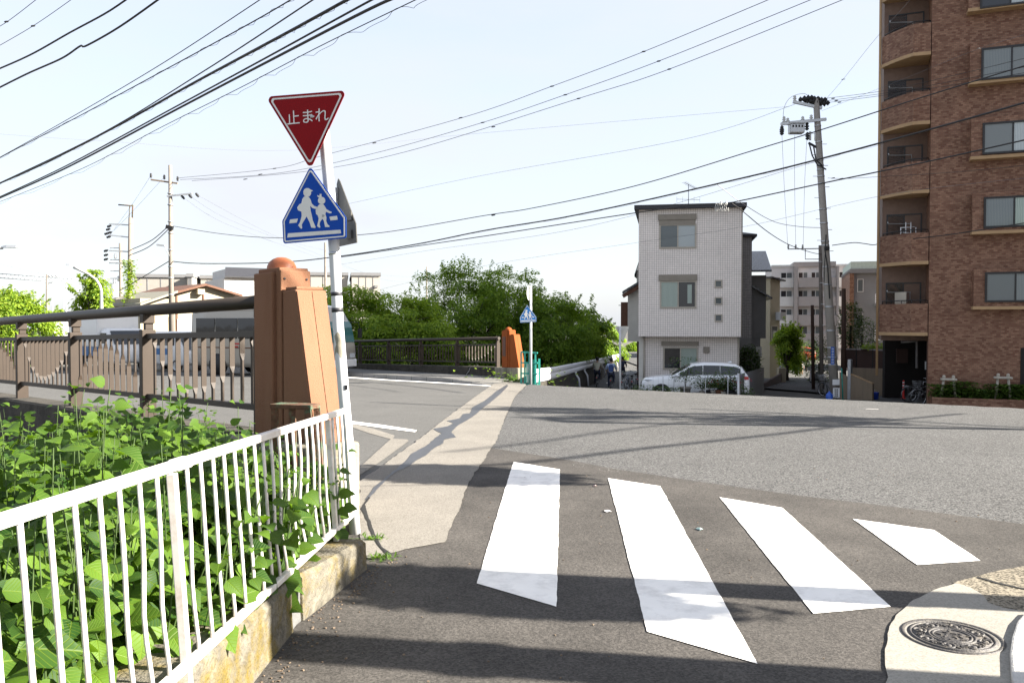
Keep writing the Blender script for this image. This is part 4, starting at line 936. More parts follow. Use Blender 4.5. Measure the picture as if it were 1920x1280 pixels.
mb.add(a + b + c, [(0, 3, 2, 1), (0, 1, 5, 4), (1, 2, 6, 5), (2, 3, 7, 6), (3, 0, 4, 8, 9, 7), (4, 5, 8), (5, 6, 9, 8), (6, 7, 9)]); mb.build('roof', 'roof_slate', wg, W=True)
# grey house with blue tiled roofs
fg = Face(P(1403, 600, 49).xy, P(1441, 600, 48.77).xy)
gh = thing('tile_roof_house', 'grey walled house with dark blue glazed tile roofs beyond the tiled wing', 'house', (fg.a.x, fg.a.y, -2.3))
volume(fg, -0.4, fg.L - 0.15, fg.at(1420, 634)[1], fg.at(1420, 516)[1], 0, -6, 'wall', 'grey_siding', gh); volume(fg, -0.4, fg.L - 0.45, -2.9, fg.at(1420, 634)[1] - 0.002, -0.05, -6, 'lower_wall', 'grey_siding', gh)
def slope_roof(f, u0, u1, ze, zr, oe, orr, name, parent, th=0.12, ends='brown_timber'):
    a = [f.w(u0, ze, oe), f.w(u1, ze, oe), f.w(u1, zr, orr), f.w(u0, zr, orr)]; b = [p + Vector((0, 0, th)) for p in a]
    return MB().add(a + b, [(0, 3, 2, 1), (4, 5, 6, 7), (0, 1, 5, 4), (1, 2, 6, 5), (2, 3, 7, 6), (3, 0, 4, 7)]).build(name, 'roof_tile', parent, W=True)
slope_roof(fg, -0.5, fg.L + 0.1, fg.at(1420, 511)[1], fg.at(1420, 478)[1] + 0.35, 0.6, -3, 'roof', gh)
def side_roof(f, ua, za, ub, zb, o0, o1, name, parent, th=0.1):
    a = [f.w(ua, za, o0), f.w(ub, zb, o0), f.w(ub, zb, o1), f.w(ua, za, o1)]; b = [p + Vector((0, 0, th)) for p in a]
    return MB().add(a + b, [(0, 3, 2, 1), (4, 5, 6, 7), (0, 1, 5, 4), (1, 2, 6, 5), (2, 3, 7, 6), (3, 0, 4, 7)]).build(name, 'roof_tile', parent, W=True)
q0 = fg.at(1404, 535); q1 = fg.at(1447, 561); side_roof(fg, q0[0], q0[1], q1[0], q1[1], 0.35, -4, 'lower_roof', gh)
r_ = fg.rect(1417, 650, 1428, 668); volume(fg, r_[0], r_[2], r_[1], r_[3], 0.05, -0.1, 'meter_box', 'beige_siding', gh)
# house behind on the river side
fb = Face(P(1177, 600, 50).xy, P(1215, 600, 49.75).xy)
bh = thing('riverside_house', 'older house with tiled gable and brown eaves on the river side of the white house', 'house', (fb.a.x, fb.a.y, -2.4))
volume(fb, 0.0, fb.L, fb.at(1190, 640)[1], fb.at(1190, 545)[1] + 0.2, 0, -7, 'wall', 'beige_siding', bh)
volume(fb, 0.55, fb.L, -2.9, fb.at(1190, 640)[1] - 0.002, -0.1, -7, 'lower_wall', 'brown_wall', bh)
q0 = fb.at(1168, 551); q1 = fb.at(1212, 524); side_roof(fb, q0[0], q0[1], q1[0], q1[1], 0.5, -7.2, 'lower_roof', bh, 0.14)
mb = MB(); a_ = [fb.w(q0[0] + 0.02, q0[1] - 0.16, 0.42), fb.w(q1[0], q1[1] - 0.18, 0.42)]; mb.bar(a_[0], a_[1], 0.06, 0.22); mb.build('eaves_board', 'brown_timber', bh, W=True)
q0 = fb.at(1188.5, 518); q1 = fb.at(1203, 474); side_roof(fb, q0[0], q0[1], q1[0], q1[1], -0.5, -6.5, 'upper_roof', bh, 0.14)
volume(fb, fb.at(1192, 520)[0], fb.L, fb.at(1190, 540)[1], fb.at(1190, 505)[1], -0.9, -6.3, 'upper_wall', 'beige_siding', bh)
volume(fb, -0.45, 0.0, fb.at(1172, 612)[1], fb.at(1172, 566)[1], -0.4, -2.2, 'timber_box', 'brown_timber', bh)
mb = MB(); zz = fb.at(1160, 572)[1]; mb.tube([fb.w(-0.6, zz, -0.5), fb.w(0.02, zz, -0.5)], 0.02, 5); mb.tube([fb.w(-0.5, zz - 0.1, -1.5), fb.w(0.02, zz - 0.1, -1.5)], 0.02, 5); mb.build('laundry_arm', 'dark_frame', bh, W=True)

# ------------------------------------------------------------------ brown brick apartment tower
ft = Face((16.12, 32.0), (19.1, 30.8))
tw = thing('brick_tower', 'tall apartment tower of mottled brown brick tiles with bay windows and curved balconies', 'apartment building', (16.12, 32.0, -1.9))
ZT_ = 22.0; zg = ft.at(1745, 640)[1]
volume(ft, 0.0, 16, zg, ZT_, 0.0, -32, 'wall', 'tower_brick', tw)  # depth stretched back out of view so the block shades the alley
volume(ft, 0.0, 3.5, -2.4, zg - 0.002, 0.0, -0.4, 'ground_floor_wall', 'tower_brick', tw); volume(ft, 3.5, 16, -2.4, zg - 0.003, -0.001, -31, 'ground_floor_wall', 'tower_brick', tw)
rows = [(-171, -119), (-39.5, 12.5), (94, 147), (234, 286), (373, 424), (514, 563)]
for i, (ya, yb) in enumerate(rows):
    xl = 1829 + i * 2.2
    u0, z0 = ft.at(xl - 18, yb + 19); u1 = 6.3; zt2 = ft.at(xl, ya)[1] + 0.16; zb2 = ft.at(xl - 18, yb + 16.5)[1] - 0.02
    bay = volume(ft, u0, u1, zb2 + 0.12, zt2, 0.42, 0.002, 'bay', 'tower_brick', tw)
    volume(ft, u0 - 0.02, u1 + 0.02, zb2, zb2 + 0.118, 0.45, 0.002, 'bay_sill', 'tan_trim', tw)
    g = Off(ft, 0.42); w0 = ft.at(xl + 2, ya)[0] + 0.1
    rr = (w0, g.at(xl + 20, yb)[1], w0 + 1.9, g.at(xl + 20, ya)[1], 0.0)
    window(g, (float(rr[0]), rr[1], rr[2], rr[3], 0), tw, 'dark_frame', [M(('curtain_grey', 'dark_glass', 'curtain_grey', 'screen_glass', 'curtain_grey', 'grey_glass')[i]), M(('curtain_pale', 'curtain_pale', 'screen_glass', 'curtain_pale', 'curtain_green', 'curtain_grey')[i])], out=0.07, fw=0.07, split=0.48, depth=0.05)
C_ = Vector((16.12, 32.0)); Q_ = Vector((15.52, 32.20)); S_ = Vector((14.99, 33.75)); nb = Vector((-ft.n.x, -ft.n.y))
def off2(poly, d):
    out = []
    for i, p in enumerate(poly):
        a = poly[max(0, i - 1)]; b = poly[min(len(poly) - 1, i + 1)]; t = (b - a).normalized(); out.append(p + Vector((t.y, -t.x)) * d)
    return out
plan = [C_ + Vector((-0.02, 0.03)), Q_, Q_.lerp(S_, 0.33) + Vector((-0.06, -0.02)), Q_.lerp(S_, 0.66) + Vector((-0.06, -0.02)), S_]
inner = off2(plan, 0.14)
if (inner[2] - (C_ + nb * 1.5)).length > (plan[2] - (C_ + nb * 1.5)).length: inner = off2(plan, -0.14)
def zpx(y): return CZ + (HY - y) / F * 32.0
tops = [-205, -79, 47, 173, 303, 436, 569]; bots = [-148, -22, 105, 233, 361, 494, 628]
bk0 = C_ + nb * 1.35; bk1 = bk0 - Vector((ft.u.x, ft.u.y)) * 1.62
for t_, b_ in zip(tops, bots):
    za, zb = zpx(b_), zpx(t_)
    n_ = len(plan); mb = MB(); vs = [Vector((p.x, p.y, z)) for z in (za + 0.1, zb) for p in plan] + [Vector((p.x, p.y, z)) for z in (za + 0.1, zb) for p in inner]
    fs = []
    for i in range(n_ - 1):
        fs += [(i, i + 1, n_ + i + 1, n_ + i), (2 * n_ + i, 3 * n_ + i, 3 * n_ + i + 1, 2 * n_ + i + 1), (n_ + i, n_ + i + 1, 3 * n_ + i + 1, 3 * n_ + i), (i, 2 * n_ + i, 2 * n_ + i + 1, i + 1)]
    fs += [(0, n_, 3 * n_, 2 * n_), (n_ - 1, 3 * n_ - 1, 4 * n_ - 1, 2 * n_ - 1)]
    mb.add(vs, fs); par = mb.build('balcony_parapet', 'tower_brick', tw, W=True)
    # floor slab with a tan edge
    pl2 = off2(plan, 0.03); 
    if (pl2[2] - bk0).length < (plan[2] - bk0).length: pl2 = off2(plan, -0.03)
    poly = [Vector((p.x, p.y, za - 0.03)) for p in pl2] + [Vector((bk1.x, bk1.y, za - 0.03)), Vector((bk0.x, bk0.y, za - 0.03))]
    mb = MB(); mb.prism(poly, (0, 0, 0.13)); mb.build('balcony_floor', 'tan_trim', tw, W=True, tri=True)
    # handrail and laundry arm
    mb = MB(); mb.tube([Vector((p.x, p.y, zb + 0.13)) for p in inner[:]], 0.022, 6)
    for p in inner: mb.tube([Vector((p.x, p.y, zb)), Vector((p.x, p.y, zb + 0.13))], 0.015, 5)
    mb.build('balcony_rail', 'dark_frame', par, W=True)
    q = S_.lerp(bk1, 0.3); mb = MB(); zz = zb + 0.55; mb.tube([Vector((q.x + 0.1, q.y - 0.4, zz)), Vector((q.x + 0.14, q.y - 0.35, zz - 0.06)), Vector((q.x + 1.0, q.y - 0.45, zz - 0.06)), Vector((q.x + 1.0, q.y - 0.45, zz - 0.6))], 0.022, 6); mb.build('laundry_arm', 'galvanised', par, W=True)
fbk = Face(bk1, bk0)
volume(fbk, -0.0, fbk.L, zg, ZT_, 0.0, -4, 'balcony_back_wall', mat('balcony_wall', (0.16, 0.105, 0.08), 0.8), tw)
for t_, b_ in zip(tops, bots):
    za = zpx(b_)
    window(fbk, (0.2, za + 0.15, 1.4, za + 2.05, 0), tw, 'dark_frame', [M('dark_glass'), M('curtain_grey')], out=0.03, fw=0.05, depth=0.05)
mb = MB(); e_ = S_ + Vector((-0.06, 0.05)); mb.tube([Vector((e_.x, e_.y, -0.6)), Vector((e_.x - 0.0, e_.y, ZT_))], 0.05, 8); mb.build('downpipe', 'tan_trim', tw, W=True)
# things standing on the balconies
wb_ = thing('white_board', 'pale board leaning on the lowest balcony of the brick tower', 'board', (15.5, 33.3, zpx(628)))
mb = MB(); a = Vector((inner[1].x - 0.05, inner[1].y + 0.35)); b = Vector((inner[3].x + 0.2, inner[3].y + 0.15)); mb.prism([Vector((a.x, a.y, zpx(622))), Vector((b.x, b.y, zpx(622))), Vector((b.x, b.y, zpx(546))), Vector((a.x, a.y, zpx(546)))], (0.05, 0.08, 0)); mb.build('panel', 'cream_frame', wb_, W=True)
cr_ = thing('drying_rack', 'white metal drying rack on the second lowest balcony of the brick tower', 'drying rack', (15.5, 33.0, zpx(494)))
mb = MB(); c = Vector((15.75, 32.95, zpx(436)))
for dx in (-0.3, -0.1, 0.1, 0.3): mb.tube([c + Vector((dx, 0, -0.3)), c + Vector((dx, 0, 0.6 - abs(dx))) ], 0.016, 5)
mb.tube([c + Vector((-0.3, 0, 0.28)), c + Vector((0.32, 0.05, 0.32))], 0.016, 5); mb.tube([c + Vector((-0.3, 0, 0.1)), c + Vector((0.32, 0.05, 0.05))], 0.016, 5); mb.build('rack_frame', 'white_paint', cr_, W=True)
# recessed entrance
fe = Face((17.45, 38.2), (21.4, 37.8))
en = thing('entrance_wall', 'dark entrance recess wall with meter panel under the balconies of the brick tower', 'wall', (16.5, 38, -1.9))
volume(fe, -0.2, fe.L, -2.5, 1.2, 0, -0.3, 'wall_body', 'recess_shade', en)
volume(fe, 0.3, 0.8, -0.3, 0.35, 0.08, 0, 'meter_panel', 'brown_wall', en)
mb = MB(); p0 = P(1719, 640, 36.5); p1 = P(1719, 690, 36.5); mb.tube([P(1690, 641, 36.5), p0, p1], 0.05, 6); mb.build('drain_pipe', 'lavender_wall', en, W=True)
volume(ft, -0.02, 0.35, -2.4, zg - 0.005, -0.41, -0.46, 'jamb', 'brown_wall', tw)
q = P(1739, 685, 33.2); nt_ = thing('notice', 'white notice sheet fixed beside the bicycles at the tower entrance', 'notice', q)
mb = MB(); mb.box((0, 0, 0), (0.2, 0.02, 0.32)); mb.build('sheet', 'white_paint', nt_); mb = MB()
for k in range(6): mb.box((0, -0.013, 0.12 - 0.045 * k), (0.15 - 0.02 * (k % 2), 0.004, 0.014))
mb.build('writing', 'dark_frame', nt_)
# planter
fpn = Off(ft, 0.75)
pn = thing('brick_planter', 'low brown brick planter along the foot of the brick tower', 'planter', (16.5, 31.3, -1.9))
u0 = fpn.at(1748, 760)[0]; ztp = fpn.at(1760, 745)[1]
volume(fpn, u0, 12, -2.4, ztp - 0.08, 0.0, -0.74, 'planter_wall', 'tower_brick', pn); volume(fpn, u0 - 0.02, 12, ztp - 0.078, ztp, 0.02, -0.745, 'coping', 'tower_brick', pn)
leaf_mat('hedge_leaf', (0.015, 0.042, 0.006), (0.075, 0.12, 0.02), trans=(0.12, 0.22, 0.02), tw=0.25)
def leaf_cloud(rng, centre_fn, n, size, flatness=0.6):
    its = []
    for i in range(n):
        c = centre_fn(rng); a = rng.uniform(0, 6.283); el = rng.uniform(-0.6, 0.9) * flatness
        d = Vector((math.cos(a) * math.cos(el), math.sin(a) * math.cos(el), math.sin(el)))
        its.append((c, d, Vector((rng.uniform(-.7, .7), rng.uniform(-.7, .7), 1)), size * rng.uniform(0.7, 1.3), size * rng.uniform(0.45, 0.7), rng.uniform(0, 0.8), 0.2))
    return its
rg = random.Random(12)
for i in range(9):
    uc = u0 + 0.45 + i * 0.62; hh = rg.uniform(0.26, 0.52)
    s_ = thing('planter_shrub', 'low green shrub in the brick planter', 'shrub', fpn.w(uc, ztp, -0.37), group='shrubs in the brick planter')
    s_['label'] = 'low leafy shrub growing in the brick planter at the tower foot'
    cf = lambda r, uc=uc, hh=hh: fpn.w(uc + max(-.5, min(.5, r.gauss(0, 0.26))), ztp + min(1.5, abs(r.gauss(0, 1))) * hh * 0.75, -0.37 + max(-.3, min(.3, r.gauss(0, 0.18))))
    leaf_geo(leaf_cloud(rg, cf, 720, 0.13), 'foliage', M('hedge_leaf'), s_, True, nst=4)
    MB().tube([fpn.w(uc, ztp - 0.1, -0.37), fpn.w(uc, ztp + hh * 0.6, -0.37)], 0.012, 5).build('stem', 'green_stem', s_, W=True)
mat('weathered_stone', (0.36, 0.33, 0.28), 0.9, 0.25, 8, 0.5, 30)
for x0, x1, yt, lb in ((1765, 1796, 706, 'weathered stone stand with splayed legs in the planter, next to the tower corner'), (1866, 1901, 703, 'weathered stone stand with splayed legs in the planter, near the dark doorway')):
    ua, ub = fpn.at(x0, 712)[0], fpn.at(x1, 712)[0]; zs = fpn.at(x0, yt + 5)[1]; um = (ua + ub) / 2
    so = thing('stone_stand', lb, 'stone stand', fpn.w(um, ztp, -0.3), group='stone stands')
    mb = MB(); fpn.fbox(mb, ua, zs - 0.05, ub, zs + 0.03, -0.42, -0.18); mb.build('top_slab', 'weathered_stone', so, W=True, bevel=0.02)
    for s in (-1, 1):
        MB().tube([fpn.w(um + s * 0.17, zs - 0.05, -0.3), fpn.w(um + s * 0.24, ztp - 0.02, -0.3)], [0.045, 0.055], 8).build('leg', 'weathered_stone', so, W=True)
        MB().lathe([(0.05, 0), (0.06, 0.06), (0.045, 0.11), (0, 0.125)], fpn.w(um + s * 0.16, zs + 0.03, -0.3), 10).build('knob', 'weathered_stone', so, W=True)
r_ = ft.rect(1913, 652, 1960, 760); volume(ft, r_[0], r_[2], -2.2, r_[3], 0.03, 0.002, 'doorway', 'recess_shade', tw)

# ------------------------------------------------------------------ walls and gates beside the tower
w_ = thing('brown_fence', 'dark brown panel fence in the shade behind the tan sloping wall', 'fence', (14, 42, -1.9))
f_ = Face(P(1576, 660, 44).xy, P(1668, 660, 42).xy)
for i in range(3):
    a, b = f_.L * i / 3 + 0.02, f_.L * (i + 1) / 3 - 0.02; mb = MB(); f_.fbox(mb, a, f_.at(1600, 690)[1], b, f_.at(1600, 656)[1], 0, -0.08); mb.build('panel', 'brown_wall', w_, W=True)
    mb = MB(); f_.fbox(mb, b, -2.3, b + 0.05, f_.at(1600, 655)[1], 0.02, -0.1); mb.build('post', 'dark_frame', w_, W=True)
mb = MB(); f_.fbox(mb, 0, f_.at(1600, 656)[1] + 0.002, f_.L, f_.at(1600, 654)[1] + 0.02, 0.01, -0.09); mb.build('coping', 'mauve_wall', w_, W=True)
w_ = thing('low_tan_wall', 'low tan block wall in front of the brown panel fence', 'wall', (14.5, 40.5, -1.9)); f_ = Face(P(1594, 700, 41).xy, P(1668, 700, 40).xy); volume(f_, 0, f_.L, -2.4, f_.at(1620, 690)[1], 0, -0.15, 'wall_body', 'tan_wall', w_)
w_ = thing('sloping_wall', 'tan rendered gate wall with sloping top beside the utility pole', 'wall', P(1615, 750, 36.5)); f_ = Face(P(1592, 700, 37).xy, P(1636, 700, 36.2).xy)
pts = [f_.at(1595, 702), f_.at(1636, 720), (f_.at(1636, 720)[0], -2.3), (f_.at(1595, 702)[0], -2.3)]; mb = MB(); mb.prism([f_.w(u, z, 0) for u, z in pts], -f_.n * 0.14); mb.build('wall_body', 'tan_wall', w_, W=True)
mb = MB(); q0, q1 = pts[0], pts[1]; mb.bar(f_.w(q0[0], q0[1] + 0.02, -0.07), f_.w(q1[0], q1[1] + 0.02, -0.07), 0.18, 0.035); mb.build('coping', 'tan_trim', w_, W=True)
mb = MB(); u_ = f_.at(1592, 700)[0]; f_.fbox(mb, u_ - 0.06, -2.3, u_ + 0.08, f_.at(1592, 674)[1], 0.02, -0.16); mb.build('gate_post', 'galvanised', w_, W=True)
mb = MB(); mb.prism([P(1574, 697, 37.5), P(1590, 706, 37.2), P(1590, 760, 37.2), P(1574, 760, 37.5)], (0.05, 0.12, 0)); mb.build('return_wall', 'tan_wall', w_, W=True)
# red bollard
b_ = thing('bollard', 'red flexible bollard with three white bands at the tower entrance', 'bollard', P(1694, 747, 36.5)); z0 = 0
MB().lathe([(0.11, 0), (0.10, 0.04), (0.045, 0.06), (0.04, 0.8), (0, 0.82)], (0, 0, 0), 12).build('post', mat('bollard_red', (0.5, 0.02, 0.015), 0.5), b_)
for z in (0.42, 0.55, 0.68): MB().lathe([(0.041, 0), (0.043, 0.005), (0.043, 0.055), (0.041, 0.06)], (0, 0, z), 12).build('band', 'white_paint', b_)
bk_ = thing('bucket', 'blue plastic bucket beside the sloping tan wall', 'bucket', P(1641, 750, 37)); MB().lathe([(0.0, 0), (0.12, 0), (0.16, 0.34), (0.165, 0.36), (0.15, 0.34), (0.12, 0.03)], (0, 0, 0), 14).build('body', mat('bucket_blue', (0.02, 0.06, 0.4), 0.5), bk_)
MB().tube([Vector((0.16 * math.cos(a), 0, 0.35 + 0.12 * math.sin(a))) for a in [i * math.pi / 8 for i in range(9)]], 0.006, 5).build('handle', 'galvanised', bk_)
ch_ = thing('water_bottle', 'blue plastic water bottle at the foot of the utility pole', 'bottle', P(1555, 752, 35.6)); MB().lathe([(0, 0), (0.14, 0), (0.15, 0.04), (0.15, 0.28), (0.08, 0.36), (0.04, 0.38), (0.04, 0.43), (0, 0.44)], (0, 0, 0.0), 12).build('body', mat('bottle_blue', (0.03, 0.10, 0.45), 0.3), ch_)

# ------------------------------------------------------------------ apartment blocks at the end of the alley
fc = Face(P(1446, 600, 96).xy, P(1592, 600, 94).xy)
ap = thing('apartment_block', 'pale four storey apartment block with mauve balconies closing the alley', 'apartment building', (fc.a.x, fc.a.y, -3))
def uu(px): return fc.at(px, 600)[0]
def zz_(py): return fc.at(1520, py)[1]
volume(fc, uu(1446), uu(1592), -4, zz_(500), 0, -12, 'wall', 'lavender_wall', ap)
volume(fc, uu(1487), uu(1566), zz_(500) + 0.001, zz_(491), 0.3, -12, 'parapet_wall', 'mauve_wall', ap); volume(fc, uu(1446), uu(1592) + 0.1, zz_(500) + 0.002, zz_(496), 0.12, -12, 'roof', 'white_wall', ap)
volume(fc, uu(1487), uu(1494), -4, zz_(500), 1.0, 0.002, 'fin_wall', 'mauve_wall', ap); volume(fc, uu(1566), uu(1570), -4, zz_(500), 1.0, 0.002, 'fin_wall', 'mauve_wall', ap)
for i, (ya, yb, yc) in enumerate(((511, 521, 539), (545, 556, 574), (580, 590, 610), (612, 625, 652))):
    for x0, x1, mm, oo in ((1459, 1487, 'white_wall', 0.5), (1494, 1566, 'mauve_wall', 0.9), (1570, 1592, 'white_wall', 0.5)):
        volume(fc, uu(x0) + 0.05, uu(x1) - 0.02, zz_(yc), zz_(yb), oo, 0.003, 'balcony', mm, ap)
    for x0, x1 in ((1464, 1484), (1497, 1513), (1521, 1536), (1573, 1590)):
        window(fc, (uu(x0) * 1.0, zz_(yb) - 0.25, uu(x1), zz_(ya), 0), ap, 'white_wall', [M('dark_glass'), M('grey_glass')], out=0.06, fw=0.1, depth=0.05)
fc2 = Face(P(1592, 600, 72).xy, P(1668, 600, 71).xy)
ag = thing('grey_apartments', 'plain grey rendered apartment block with white balcony rails beside the brick tower', 'apartment building', (fc2.a.x, fc2.a.y, -3))
u2 = lambda px: fc2.at(px, 600)[0]; z2_ = lambda py: fc2.at(1630, py)[1]
volume(fc2, u2(1600), u2(1672), -4, z2_(512), 0, -10, 'wall', 'apt_grey', ag); volume(fc2, u2(1592), u2(1600) - 0.002, -4, z2_(508), 0.3, -10, 'brick_pier', 'tower_brick', ag)
volume(fc2, u2(1592), u2(1672), z2_(512) + 0.001, z2_(504), 0.4, -10, 'cornice', 'apt_grey', ag); volume(fc2, u2(1594), u2(1672), z2_(504) + 0.002, z2_(490), 0.1, -10, 'roof', mat('pale_green_roof', (0.42, 0.50, 0.45), 0.6), ag)
for y0, y1 in ((524, 546), (590, 612)): window(fc2, (u2(1608), z2_(y1), u2(1617), z2_(y0), 0), ag, 'white_wall', [M('grey_glass')], out=0.06, fw=0.06, depth=0.05)
for yt, yb in ((552, 569), (619, 637)):
    volume(fc2, u2(1638), u2(1668), z2_(yb + 5), z2_(yb), 0.9, 0.002, 'balcony_slab', 'apt_grey', ag)
    mb = MB()
    for k in range(4): z = z2_(yt + (yb - yt) * k / 4.0); mb.bar(fc2.w(u2(1639), z, 0.85), fc2.w(u2(1667), z, 0.85), 0.04, 0.05)
    for k in range(5): u = u2(1639 + 7 * k); mb.bar(fc2.w(u, z2_(yb), 0.85), fc2.w(u, z2_(yt), 0.85), 0.04, 0.04, up=Vector((0, 1, 0)))
    mb.build('balcony_railing', 'white_paint', ag, W=True)
    window(fc2, (u2(1648), z2_(yb), u2(1662), z2_(yt - 28), 0), ag, 'white_wall', [M('curtain_pale')], out=0.04, fw=0.06, depth=0.05)
fs_ = Face(P(1444, 600, 62).xy, P(1462, 600, 62.5).xy)
sh = thing('alley_house', 'narrow cream house catching the sun on its side at the alley mouth', 'house', (fs_.a.x, fs_.a.y, -2.6)); volume(fs_, 0, fs_.L, -3, fs_.at(1450, 520)[1], 0, -8, 'wall', 'cream_wall', sh)
side_roof(fs_, -0.2, fs_.at(1450, 521)[1], fs_.L + 0.3, fs_.at(1450, 521)[1] - 0.25, 0.3, -8.2, 'roof', sh)
mb = MB(); fs_.fbox(mb, fs_.L * 0.55, fs_.at(1450, 600)[1], fs_.L + 0.12, fs_.at(1450, 585)[1], 0.5, 0.01); mb.build('balcony', 'white_wall', sh, W=True)
window(fs_, (0.15, fs_.at(1450, 640)[1], fs_.L * 0.7, fs_.at(1450, 612)[1], 0), sh, 'cream_frame', [M('grey_glass')], out=0.05, fw=0.05)
# ------------------------------------------------------------------ trees
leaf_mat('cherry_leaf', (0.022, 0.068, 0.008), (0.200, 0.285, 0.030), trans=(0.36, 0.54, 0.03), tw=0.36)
leaf_mat('bright_leaf', (0.040, 0.100, 0.010), (0.260, 0.340, 0.036), trans=(0.46, 0.64, 0.04), tw=0.38)  # lighter copy of the cherry leaf, sunlight on the lit trees put into colour
mat('bark', (0.055, 0.042, 0.033), 0.95, 0.3, 12, 0.8, 30)
def quad_leaves(name, items, material, parent):
    V = []; Fc = []
    for c, d, up, ln, wd in items:
        d = d.normalized(); sx = d.cross(up)
        if sx.length < 1e-4: sx = Vector((1, 0, 0))
        sx.normalize(); n = sx.cross(d); o = len(V)
        V += [c - d * ln * 0.5, c + sx * wd * 0.5 + n * ln * 0.08, c + d * ln * 0.5 - n * ln * 0.12, c - sx * wd * 0.5 + n * ln * 0.08]; Fc += [(o, o + 1, o + 2), (o, o + 2, o + 3)]
    inv = ROOTM[parent].inverted()
    me = bpy.data.meshes.new(name); me.from_pydata([tuple(inv @ p) for p in V], [], Fc); me.materials.append(material)
    o = bpy.data.objects.new(name, me); COL.objects.link(o); o.parent = parent; return o
def tree(label, base, cz, rad, seed, lmat='cherry_leaf', sprays=150, per=70, leaf=0.17, trunk=0.16, group=None, name='cherry_tree', shoots=10, lean=(0, 0), top_bias=0.0, clump=0.75, cat='tree', flat_=0.35):
    """base: root point; cz: crown centre above the root; rad: crown radii"""
    rr = random.Random(seed); base = Vector(base); t = thing(name, label, cat, base, group=group)
    cc = base + Vector((lean[0], lean[1], cz)); rx, ry, rz = rad
    mb = MB(); fork = base + Vector((lean[0] * 0.3, lean[1] * 0.3, max(0.8, cz - rz * 0.7)))
    mb.tube([base - Vector((0, 0, 0.3)), base.lerp(fork, 0.5) + Vector((rr.uniform(-.08, .08), rr.uniform(-.08, .08), 0)), fork], [trunk, trunk * 0.8, trunk * 0.7], 9)
    tips = []
    for i in range(9):
        a = 6.283 * i / 9 + rr.uniform(-.3, .3); el = rr.uniform(0.15, 1.2)
        tip = cc + Vector((rx * 0.75 * math.cos(a) * math.cos(el), ry * 0.75 * math.sin(a) * math.cos(el), rz * 0.75 * math.sin(el) - rz * 0.15))
        mid = fork.lerp(tip, 0.5) + Vector((0, 0, 0.12 * rz)); mb.tube([fork, mid, tip], [trunk * 0.45, trunk * 0.28, trunk * 0.08], 6); tips.append((mid, tip))
        for j in range(3):
            q = mid.lerp(tip, rr.uniform(0.1, 0.8)); d = Vector((rr.uniform(-1, 1), rr.uniform(-1, 1), rr.uniform(-0.2, 0.8))) * 0.4 * min(rx, rz); mb.tube([q, q + d * 0.6 + Vector((0, 0, 0.06)), q + d], [trunk * 0.16, trunk * 0.1, trunk * 0.04], 5)
    mb.build('trunk', 'bark', t, W=True)
    items = []; n = 0; guard = 0
    while n < sprays and guard < sprays * 12:
        guard += 1
        v = Vector((rr.gauss(0, 1), rr.gauss(0, 1), rr.gauss(0, 1))).normalized(); r = rr.uniform(0.35, 1.0) ** 0.6 * (1.0 if rr.random() < 0.8 else rr.uniform(1.0, 1.18))
        lump = 1 + 0.22 * noise.noise(v * 1.9 + Vector((seed, 0, 0)))
        p = cc + Vector((v.x * rx, v.y * ry, v.z * rz)) * r * lump
        if noise.noise(p * 0.7 + Vector((seed * 3.7, 0, 0))) < 0.02: continue
        n += 1
        out = Vector((v.x, v.y, 0.0)); tilt = Vector((0, 0, 1)) + out * 0.55 + Vector((rr.uniform(-.3, .3), rr.uniform(-.3, .3), 0)); tilt.normalize()
        x, y = basis(tilt, Vector((0.3, 0.9, 0.1))); sr = clump * rr.uniform(0.6, 1.25)
        for k in range(per):
            a = rr.uniform(0, 6.283); q = sr * math.sqrt(rr.random()); c = p + (x * math.cos(a) + y * math.sin(a)) * q + tilt * rr.gauss(0, 0.10) - Vector((0, 0, 0.25 * q * q))
            d = (x * math.cos(a) + y * math.sin(a)) + Vector((rr.uniform(-.7, .7), rr.uniform(-.7, .7), rr.uniform(-.8, .15)))
            items.append((c, d, tilt + Vector((rr.uniform(-.4, .4), rr.uniform(-.4, .4), 0)), leaf * rr.uniform(0.75, 1.3), leaf * rr.uniform(0.42, 0.6)))
    for i in range(shoots):     # leafy shoots breaking the outline
        a = rr.uniform(0, 6.283); el = rr.uniform(0.25, 1.3); v = Vector((math.cos(a) * math.cos(el), math.sin(a) * math.cos(el), math.sin(el)))
        p0 = cc + Vector((v.x * rx, v.y * ry, v.z * rz)) * 0.92; p1 = p0 + (v + Vector((0, 0, 0.5))).normalized() * rr.uniform(0.5, 1.1) * min(1, rz / 2)
        for k in range(38):
            q = k / 38.0; c = p0.lerp(p1, q) + Vector((rr.gauss(0, .07), rr.gauss(0, .07), rr.gauss(0, .05))) * (1.6 - q)
            items.append((c, Vector((rr.uniform(-1, 1), rr.uniform(-1, 1), rr.uniform(-.6, .5))), Vector((rr.uniform(-.5, .5), rr.uniform(-.5, .5), 1)), leaf * rr.uniform(0.8, 1.2), leaf * 0.5))
    quad_leaves('crown', items, M(lmat), t)
    return t
def tree_px(label, px, ytop, ybot, D, wpx, seed, zb=None, depth=1.0, **kw):
    """place a crown from its measured outline"""
    c = P(px, (ytop + ybot) / 2, D); rz = (ybot - ytop) / 2 / F * D * 0.93; rx = wpx / 2 / F * D * 0.93
    zb = H(c.x, c.y) - 1.4 if zb is None else zb
    return tree(label, (c.x, c.y, zb), c.z - zb, (rx, rx * depth, rz), seed, **kw)
tree_px('bright green cherry tree right behind the sign pole, beyond the opposite railing', 655, 535, 735, 43.5, 200, 3, lmat='bright_leaf', sprays=300, per=110, shoots=8, group='cherry trees along the river')
